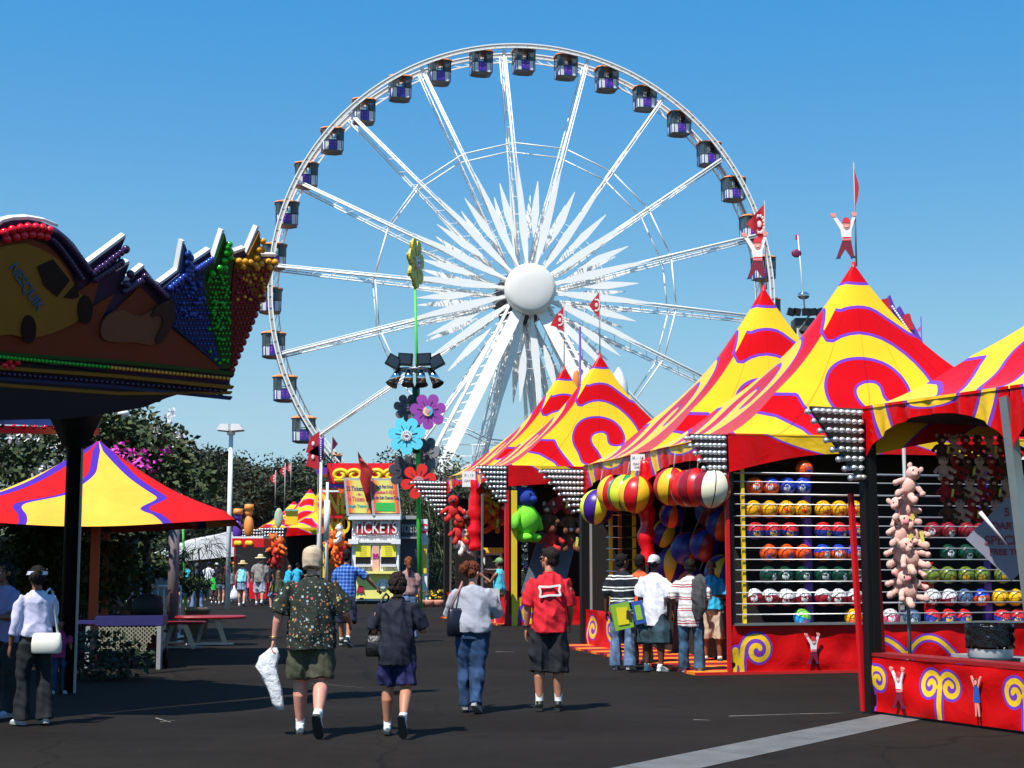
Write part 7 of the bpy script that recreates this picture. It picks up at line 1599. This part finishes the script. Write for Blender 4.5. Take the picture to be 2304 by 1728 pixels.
# --- 6 mauve woman
person(G(918, 1445), 1259, rz=R_(4), label='woman with a long reddish ponytail and mauve tee beyond the woman in navy', sk='pink', g=.95, L=(6,6,2), Rr=(-8,10,2), AL=(6,8,15), AR=(2,9,12), top=cmat('tee_mauve', (.33,.19,.19)), sleeve='short', hem=.56, bottom=denim('jeans_pale', (.12,.2,.34)), blen='long', hair='pony', hairm=(.17,.055,.02), shoe=(.3,.3,.3), grp='people walking up the midway')
# --- 7 visor woman
m7 = person(G(72, 1632), 1283, rz=R_(38), label='woman in a white visor and lavender white top standing in the shade', sk='brown', g=1.06, L=(3,4,3), Rr=(-3,5,2), AL=(-2,12,18), AR=(18,12,60), top=cmat('top_lavender', (.55,.53,.72)), sleeve='long34', hem=.56, bottom=denim('jeans_black', (.004,.006,.008)), blen='long', flare=1.35, hair='bun', hairm=(.01,.007,.006), hat='visor', hatm=mat('visor_white', (.7,.72,.9), .4), shoe=(.7,.7,.74), vox=.011)
t = shoulder_bag(m7, 'R', (.30,.10,.20), mat('bag_white_leather', (.8,.74,.66), .35), 'small white shoulder bag on the hip of the woman in the visor', drop=.56, rzb=-.6, out=-.14, fwd=-.20, strapm=M_white, strap_from=(.15,0,1.47))
# left edge shade people
person(G(0, 1612), 1270, rz=R_(150), label='person in a lavender top cut by the left edge in deep shade', sk='brown', g=1.1, AL=(20,10,70), top=cmat('top_violet', (.25,.2,.4)), bottom=cmat('trousers_black', (.012,.012,.014)), blen='long', hair='long', hairm=(.008,.006,.005), shoe=(.4,.4,.5), face=True)
person(G(132, 1560), 1395, rz=R_(-160), label='child in a magenta top standing in shade behind the woman in the visor', sk='brown', g=1.0, AL=(20,10,60), top=cmat('top_magenta', (.3,.02,.12)), bottom=denim('jeans_blue', (.012,.045,.12)), blen='long', hair='short', shoe=(.5,.4,.45), face=True)
person(G(38, 1600), 1400, rz=R_(170), label='small child in pale blue in deep shade left of the woman in the visor', sk='brown', top=cmat('top_paleblue', (.2,.3,.4)), bottom=cmat('trousers_black', (.012,.012,.014)), blen='long', hair='short', shoe=(.5,.5,.6), face=True)
# seated shade people + stroller
person(P(238,1400,31)*1.0 - V((0,0,P(238,1400,31).z)), h=1.6, rz=R_(-60), label='seated person in a dull pink top leaning forward in the shade', sk='brown', g=1.1, lean=22, L=(86,85,6), Rr=(86,85,6), AL=(30,8,90), AR=(30,8,90), top=cmat('top_dullpink', (.22,.12,.13)), bottom=cmat('trousers_black', (.012,.012,.014)), blen='long', hair='long', hairm=(.008,.006,.005), shoe=(.1,.1,.1))
pz = P(318, 1400, 30.5); person((pz.x, pz.y, 0), h=1.66, rz=R_(15), label='seated person with big dark curly hair and a dappled white shirt with crossed straps', sk='brown', L=(84,84,6), Rr=(84,84,6), lean=6, AL=(10,8,60), AR=(10,8,60), top=cmat('shirt_bluewhite', (.5,.55,.8)), bottom=cmat('trousers_black', (.012,.012,.014)), blen='long', hair='afro', hairm=(.006,.005,.004), shoe=(.1,.1,.1))
t = empty('baby_stroller', G(330, 1500), .3); tag(t, 'dark folded hood baby stroller with curved handle in the shade', 'stroller')
mb = MB()
for sx_ in (-.24,.24): mb.tube([(sx_,-.3,.15),(sx_,.1,.6),(sx_,.45,.95),(sx_,.6,1.02)], .016, 8); mb.tube([(sx_,.4,.15),(sx_,.1,.6),(sx_,-.35,.55)], .016, 8)
mb.tube([(-.24,.6,1.02),(-.2,.66,1.05),(.2,.66,1.05),(.24,.6,1.02)], .022, 8); mb.build('frame', M_black, t)
mb = MB(); mb.ring_loft([[V((x*.23, y, z_)) for x, (y, z_) in zip((-1,1,1,-1), s)] for s in (((-.35,.4),(-.35,.4),(-.3,.3),(-.3,.3)), ((.1,.45),(.1,.45),(.1,.33),(.1,.33)), ((.35,.95),(.35,.95),(.42,.9),(.42,.9)))]); mb.build('seat', mat('stroller_red', (.12,.008,.01), .8), t)
mb = MB(); mb.ellip((0,.2,.92), (.25,.3,.2), None, 16, 10); mb.build('hood', mat('stroller_black', (.012,.012,.016), .8), t)
for i, (x, y) in enumerate(((-.26,-.32),(.26,-.32),(-.26,.42),(.26,.42))): mb = MB(); mb.lathe([(.12,-.02),(.15,-.02),(.15,.02),(.12,.02)], Matrix.Translation((x,y,.15)) @ Matrix.Rotation(PI/2, 4, 'Y'), 20); mb.build('wheel', M_black, t)
# --- group at the booth
NV = pattern('tee_bw_stripe', stripes((.012,.014,.022,1), ((.3,.055,(.75,.75,.7,1)),(.55,.055,(.75,.75,.7,1))), .17)); RS = pattern('tee_redwhite_stripe', stripes((.72,.70,.72,1), ((.2,.05,(.4,.05,.05,1)),(.38,.04,(.4,.05,.05,1)),(.66,.08,(.45,.42,.38,1))), .19))
m8 = person(G(1402, 1508), 1252, rz=R_(-20), label='boy in a black tee with white stripes holding a flat box under his arm', sk='dark', g=1.05, wide=1.05, L=(4,4,3), Rr=(-2,4,3), AL=(0,12,10), AR=(6,20,20), top=NV, sleeve='elbow', hem=.42, bottom=denim('jeans_light', (.10,.17,.30)), blen='long', flare=1.35, hair='short', hairm=(.008,.006,.005), shoe=(.62,.58,.5), shk=1.15, head=(-40,0), holdR=.8, grp='boys waiting at the basketball booth')
t = empty('toy_box', V((P(1397,1385,22.3).x, 22.15, P(1397,1385,22.3).z)), .1); t.rotation_euler = (0, -.22, .12); tag(t, 'flat lime and yellow boxed toy carried by the boy in black and white stripes', 'box')
mb = MB(); mb.box((0,0,0), (.28,.07,.38)); mb.box((0,0,.195), (.28,.07,.01), mi=1); bx_ = mb.build('carton', [mat('carton_lime', (.25,.45,.04), .3), mat('carton_blue', (.03,.08,.35), .3)], t)
mb = MB(); mb.prism([(-.08,-.12),(.08,-.13),(.10,.11),(-.06,.13)], Matrix(((1,0,0,0),(0,0,-1,-.04),(0,1,0,0),(0,0,0,1))), .012); mb.build('front_print', mat('carton_yellow', (.8,.62,.02), .3), t)
mb = MB(); mb.prism([(.05,-.04),(.12,-.08),(.14,.04),(.08,.07)], Matrix(((1,0,0,0),(0,0,-1,-.05),(0,1,0,0),(0,0,0,1))), .012); mb.build('front_print', mat('carton_brown', (.06,.03,.01), .4), t)
t = empty('toy_box', V((P(1438,1378,22.5).x, 22.55, P(1438,1378,22.5).z)), -.2); t.rotation_euler = (0, -.2, -.2); tag(t, 'second boxed toy, blue and green, between the two boys', 'box'); mb = MB(); mb.box((0,0,0), (.16,.07,.34)); mb.build('carton', mat('carton_blue', (.03,.08,.35), .3), t); mb = MB(); mb.box((0,-.037,0), (.09,.01,.22)); mb.build('front_print', MATS['carton_lime'], t)
person(G(1442, 1497), 1252, rz=R_(-25), label='boy in an orange top mostly hidden behind the boy in the long white tee', sk='dark', AL=(0,10,14), AR=(4,10,20), top=cmat('top_orange', (.8,.1,.02)), sleeve='elbow', hem=.45, bottom=cmat('trousers_black', (.012,.012,.014)), blen='long', flare=1.2, hair='short', hairm=(.008,.006,.005), shoe=(.03,.03,.03), grp='boys waiting at the basketball booth')
person(G(1474, 1511), 1256, rz=R_(-32), label='boy in a long plain white tee, black and white cap and dark denim shorts', sk='dark', g=1.08, wide=1.1, L=(2,4,4), Rr=(-2,4,4), AL=(2,9,8), AR=(2,14,10), top=cmat('tee_white', (.75,.74,.80)), sleeve='elbow', hem=.385, bottom=denim('denim_dark', (.02,.05,.07)), blen='knee', flare=1.35, hair='crop', hairm=(.008,.006,.005), hat='capback', hatm=mat('cap_blackwhite', (.5,.5,.5), .7, var=.95, scale=3.5), shoe=(.78,.77,.75), sole=(.75,.75,.75), shk=1.25, grp='boys waiting at the basketball booth')
m11 = person(G(1556, 1514), 1264, rz=R_(-12), label='boy in a red and white striped tee with a jacket over his shoulder', sk='dark', g=1.08, wide=1.1, L=(3,4,3), Rr=(-3,4,5), AL=(6,16,22), AR=(8,8,60), top=RS, sleeve='elbow', hem=.40, bottom=denim('jeans_mid', (.025,.075,.14)), blen='long', flare=1.35, hair='short', hairm=(.008,.006,.005), shoe=(.7,.68,.62), shk=1.25, grp='boys waiting at the basketball booth')
mb = MB(); u_ = m11['up']; loft2(mb, [(u_((.16,.08,1.30)), .05,.04), (u_((.15,.02,1.47)), .09,.045), (u_((.15,-.12,1.40)), .10,.03), (u_((.15,-.19,1.20)), .105,.03), (u_((.15,-.20,1.0)), .10,.035), (u_((.13,-.19,.86)), .07,.03), (u_((.12,-.18,.80)), .03,.02)]); o = mb.build('jacket', cmat('jacket_grey', (.045,.045,.048))); rem(o, .012, 2, .03, .1); tag(o, 'charcoal grey jacket slung over the shoulder of the boy in red and white stripes', 'jacket')
person(G(1604, 1492), 1262, rz=R_(165), label='bald man in a turquoise polo and khaki shorts standing at the booth facing out', sk='brown', g=1.05, L=(2,4,3), Rr=(2,4,3), AL=(14,12,78,38), AR=(14,12,78,38), top=cmat('polo_turquoise', (.02,.42,.70)), sleeve='elbow', hem=.50, bottom=cmat('shorts_khaki', (.48,.38,.28)), blen='knee', hair='bald', shoe=(.03,.03,.03), socks=((.7,.7,.7), .1, 'white'), head=(10,25), face=True)
# --- second booth people
person(G(1072, 1396), 1236, h=1.66, z0=.28, rz=R_(-100), label='child in a blue cap and navy jersey leaning on the second booth counter', sk='tan', top=cmat('jersey_navy', (.01,.02,.08)), AL=(30,10,60), AR=(30,10,60), bottom=cmat('trousers_black', (.012,.012,.014)), blen='long', hair='crop', hat='cap', hatm=cmat('cap_blue', (.01,.03,.25)), shoe=(.1,.1,.1), lean=12)
person(V((G(1126,1398).x, 37.9, 0)), h=1.7, z0=.15, rz=R_(65), label='woman in a turquoise vest and tan trousers perched on the second booth counter', sk='brown', g=1.05, L=(60,70,6), Rr=(60,70,8), AL=(30,12,95), AR=(30,12,60), top=cmat('vest_turquoise', (.08,.5,.6)), sleeve='none', hem=.55, bottom=cmat('trousers_tan', (.4,.25,.1)), blen='long', hair='short', hat='cap', hatm=cmat('cap_green', (.15,.28,.1)), shoe=(.1,.1,.1))
# --- far crowd
CW = 'people strolling by the far booths'
def far(px, py, yt, label, **k):
    return person(G(px, py), yt, label=label, vox=.02, fold=.03, grp=CW, **k)
far(441, 1377, 1270, 'woman in a dark top and pale flared jeans standing behind the tall potted plant', rz=R_(30), sk='brown', top=cmat('top_dark', (.02,.03,.07)), bottom=denim('jeans_pale', (.2,.3,.45)), blen='long', flare=1.5, hair='short', hat='headscarf', hatm=cmat('scarf', (.08,.08,.09)), shoe=(.6,.2,.03), AL=(10,14,10), L=(6,4,4), Rr=(-6,8,3))
far(419, 1356, 1268, 'slim person in a turquoise vest at the left of the far crowd', rz=R_(-10), sk='brown', top=cmat('vest_aqua', (.05,.5,.65)), sleeve='none', bottom=cmat('shorts_brown', (.05,.03,.03)), blen='short', hair='short', shoe=(.3,.3,.3), AR=(10,12,40), hem=.55)
far(468, 1352, 1267, 'man in a white tee, navy cap and black trousers in the far crowd', sk='tan', rz=R_(10), top=cmat('tee_white2', (.8,.8,.84)), hem=.47, bottom=cmat('trousers_black', (.012,.012,.014)), blen='long', hat='cap', hatm=cmat('cap_navy', (.01,.015,.07)), hair='crop', L=(10,8,3), Rr=(-10,14,3), wide=1.05, g=1.05)
far(481, 1357, 1290, 'child in a bright green tee and brown shorts in the far crowd', rz=R_(5), sk='dark', top=cmat('tee_green', (.02,.5,.06)), hem=.42, shk=1.1, bottom=cmat('shorts_brown', (.05,.03,.03)), blen='knee', hair='short', socks=((.8,.8,.8),.1,'white'), shoe=WHT_SHOE, AR=(40,30,20))
far(498, 1360, 1279, 'slim woman in a dark brown top and short denim shorts in the far crowd', rz=R_(0), sk='tan', g=.95, top=cmat('top_brown', (.03,.012,.01)), hem=.57, bottom=denim('denim_grey', (.14,.18,.25)), blen='mini', hair='long', hairm=(.012,.008,.006), L=(8,6,3), Rr=(-8,16,3), shoe=WHT_SHOE, AL=(0,16,60))
far(519, 1356, 1281, 'woman in a grey green tee carrying a white bag in the far crowd', rz=R_(-5), sk='tan', g=1.05, top=cmat('tee_sage', (.14,.2,.22)), hem=.53, bottom=denim('denim_mid', (.04,.08,.16)), blen='short', hair='short', hairm=(.06,.03,.015), L=(8,6,3), Rr=(-8,10,3), shoe=(.1,.08,.06))
ms = far(544, 1365, 1266, 'woman in a straw sun hat, turquoise top and denim skirt by the man in grey', rz=R_(2), sk='pink', g=1.08, belly=1.1, top=cmat('vest_sky', (.25,.65,.75)), sleeve='none', hem=.55, bottom=denim('skirt_denim', (.2,.28,.42)), skirt=.45, hair='short', hairm=(.1,.05,.02), hat='straw', hatm=mat('straw_hat', (.62,.44,.2), .8), L=(8,6,2), Rr=(-10,20,2), AL=(4,14,8), AR=(0,14,14), socks=((.8,.8,.8),.08,'white'), shoe=WHT_SHOE)
far(560, 1352, 1292, 'child in a pink top half hidden between the two people in straw hats', sk='fair', top=cmat('top_pink', (.7,.12,.25)), bottom=denim('denim_mid', (.04,.08,.16)), blen='long', hair='pony', hairm=(.2,.1,.04), shoe=(.3,.1,.1), AL=(40,20,10))
far(584, 1362, 1253, 'heavy man in a grey shirt and wide straw hat near the far booths', rz=R_(-3), sk='pink', g=1.15, belly=1.2, wide=1.1, top=cmat('shirt_grey', (.24,.22,.2)), sleeve='elbow', hem=.46, bottom=cmat('shorts_ash', (.35,.36,.42)), blen='knee', hair='short', hairm=(.2,.15,.1), hat='straw', hatm=mat('straw_hat_pale', (.62,.5,.28), .8), L=(8,4,4), Rr=(-8,14,3), AL=(4,14,14), AR=(0,12,14), socks=((.8,.8,.8),.4,'white'), shoe=WHT_SHOE)
st = G(624, 1366); person(st, h=1.66, rz=R_(20), label='woman in an olive vest seated on a red stool by the far booths', vox=.018, sk='pink', g=1.1, L=(80,95,10), Rr=(80,90,12), AL=(20,12,30), AR=(20,10,30), top=cmat('vest_olive', (.06,.08,.03)), sleeve='none', hem=.54, bottom=denim('jeans_light', (.10,.17,.30)), blen='knee', hair='long', hairm=(.22,.12,.05), shoe=(.3,.15,.1), sitz=-.40*1.66/1.75, grp=None)
t = empty('stool', st); tag(t, 'red topped stool with a white foot under the seated woman', 'stool'); mb = MB(); mb.lathe([(.05,.42),(.22,.42),(.24,.44),(.22,.47),(.02,.475)], n=24); mb.build('seat', mat('table_red', (.4,.012,.02), .4), t); mb = MB(); mb.cyl((0,0,.0),(0,0,.43),.035,n=12); mb.box((0,0,.015),(.5,.1,.03)); mb.box((0,0,.018),(.1,.5,.03)); mb.build('leg', M_white, t)
far(646, 1350, 1272, 'person in a turquoise tee leaning at the far booth, left of another in turquoise', rz=R_(-40), sk='tan', top=cmat('tee_turquoise', (.02,.38,.6)), bottom=cmat('trousers_black', (.012,.012,.014)), blen='long', hair='bald', g=1.1, AL=(40,10,60), AR=(40,10,60), lean=10)
far(666, 1350, 1268, 'dark haired person in a turquoise tee closest to the white masts', rz=R_(-30), sk='tan', top=cmat('tee_turquoise', (.02,.38,.6)), bottom=cmat('trousers_black', (.012,.012,.014)), blen='long', hair='short', g=1.1, AR=(40,10,60), lean=6)
far(603, 1350, 1264, 'person in navy with a dark cap facing the far booth prizes', rz=R_(-30), sk='tan', top=cmat('tee_navy', (.003,.004,.018)), bottom=denim('denim_mid', (.04,.08,.16)), blen='long', hair='crop', hat='cap', hatm=cmat('cap_navy', (.01,.015,.07)))
far(508, 1346, 1262, 'person in a dark red top beyond the white shirted man', sk='tan', top=cmat('top_wine', (.12,.01,.02)), bottom=cmat('trousers_black', (.012,.012,.014)), blen='long', hair='short')
far(486, 1348, 1268, 'person in a navy tee and light cap beyond the child in green', sk='tan', top=cmat('tee_navy', (.003,.004,.018)), bottom=denim('denim_mid', (.04,.08,.16)), blen='long', hat='cap', hatm=cmat('cap_pale', (.6,.55,.5)), hair='crop')
far(524, 1344, 1266, 'person in a teal tee and orange cap furthest back in the far crowd', sk='tan', top=cmat('tee_teal', (.02,.25,.35)), bottom=cmat('trousers_black', (.012,.012,.014)), blen='long', hat='cap', hatm=cmat('cap_orange', (.7,.2,.05)), hair='crop')
far(738, 1352, 1277, 'person in a white tee facing the camera side left of the ticket booth', rz=R_(70), sk='tan', top=cmat('tee_white2', (.8,.8,.84)), bottom=cmat('shorts_brown', (.05,.03,.03)), blen='knee', hair='short', AL=(20,10,70), AR=(20,10,70))
c = P(416, 1334, 50); t = empty('toy_ball', c, .4); tag(t, 'yellow and dark blue toy ball carried by the woman behind the potted plant', 'toy ball'); mb = MB(); mb.ellip((0,0,0), (.2,.2,.2), None, 20, 14); mb.build('ball', wedge_mat('toy_ball_yn', [y_,p_,p_,y_,y_,p_,p_,y_]), t)
c = P(527, 1336, 56); mb = MB(); mb.ring_loft([[V((r*(1+.1*math.sin(k*3))*math.cos(2*PI*k/12), .6*r*math.sin(2*PI*k/12), zz)) for k in range(12)] for zz, r in ((-.24,.14),(-.1,.17),(.08,.12),(.2,.04),(.3,.03))]); o = mb.build('plastic_bag', MATS['bag_white']); o.location = c; tag(o, 'white plastic bag hanging from the hand of the woman in sage', 'bag')
# ============================================================ finalize
bpy.context.view_layer.update()
dg = bpy.context.evaluated_depsgraph_get(); new = []
for o in REM:
    me = bpy.data.meshes.new_from_object(o.evaluated_get(dg)); new.append((o, me))
for o, me in new:
    mats = [s.material for s in o.material_slots]; o.modifiers.clear(); o.data = me
    if len(me.materials) == 0:
        for m in mats: me.materials.append(m)
    me.polygons.foreach_set('use_smooth', [True]*len(me.polygons))
for o, amp, dsc in FOLD:
    me = o.data; sd_ = hash(o.name) % 1 + len(o.name); off = o.parent.location.x*7 if o.parent else 0
    nv = len(me.vertices); cs = [0.0]*(nv*3); ns = [0.0]*(nv*3); me.vertices.foreach_get('co', cs); me.vertex_normals.foreach_get('vector', ns)
    for i in range(nv):
        c = V(cs[3*i:3*i+3])
        if dsc < .05: n_ = noise.noise(V((c.x*60+off, c.y*60, c.z*20))) + .7*noise.noise(V((c.x*120+off, c.y*120, c.z*45)))
        else:
            n_ = 1-2*abs(noise.noise(V((c.x*9+off, c.y*9, c.z*3.2+c.x*4)))) ; n_ = (n_-.6)*1.2 + .5*noise.noise(V((c.x*5, c.y*5+off, c.z*14+c.x*9)))
        k = n_*amp*.75
        for j in (0, 1, 2): cs[3*i+j] += ns[3*i+j]*k
    me.vertices.foreach_set('co', cs); me.update()
for o in CONV:
    me = bpy.data.meshes.new_from_object(o.evaluated_get(dg)); n_ = o.name; p_r = o.parent; ml = o.matrix_local.copy(); bpy.data.objects.remove(o)
    q = bpy.data.objects.new('lettering', me); COL.objects.link(q); q.parent = p_r; q.matrix_local = ml
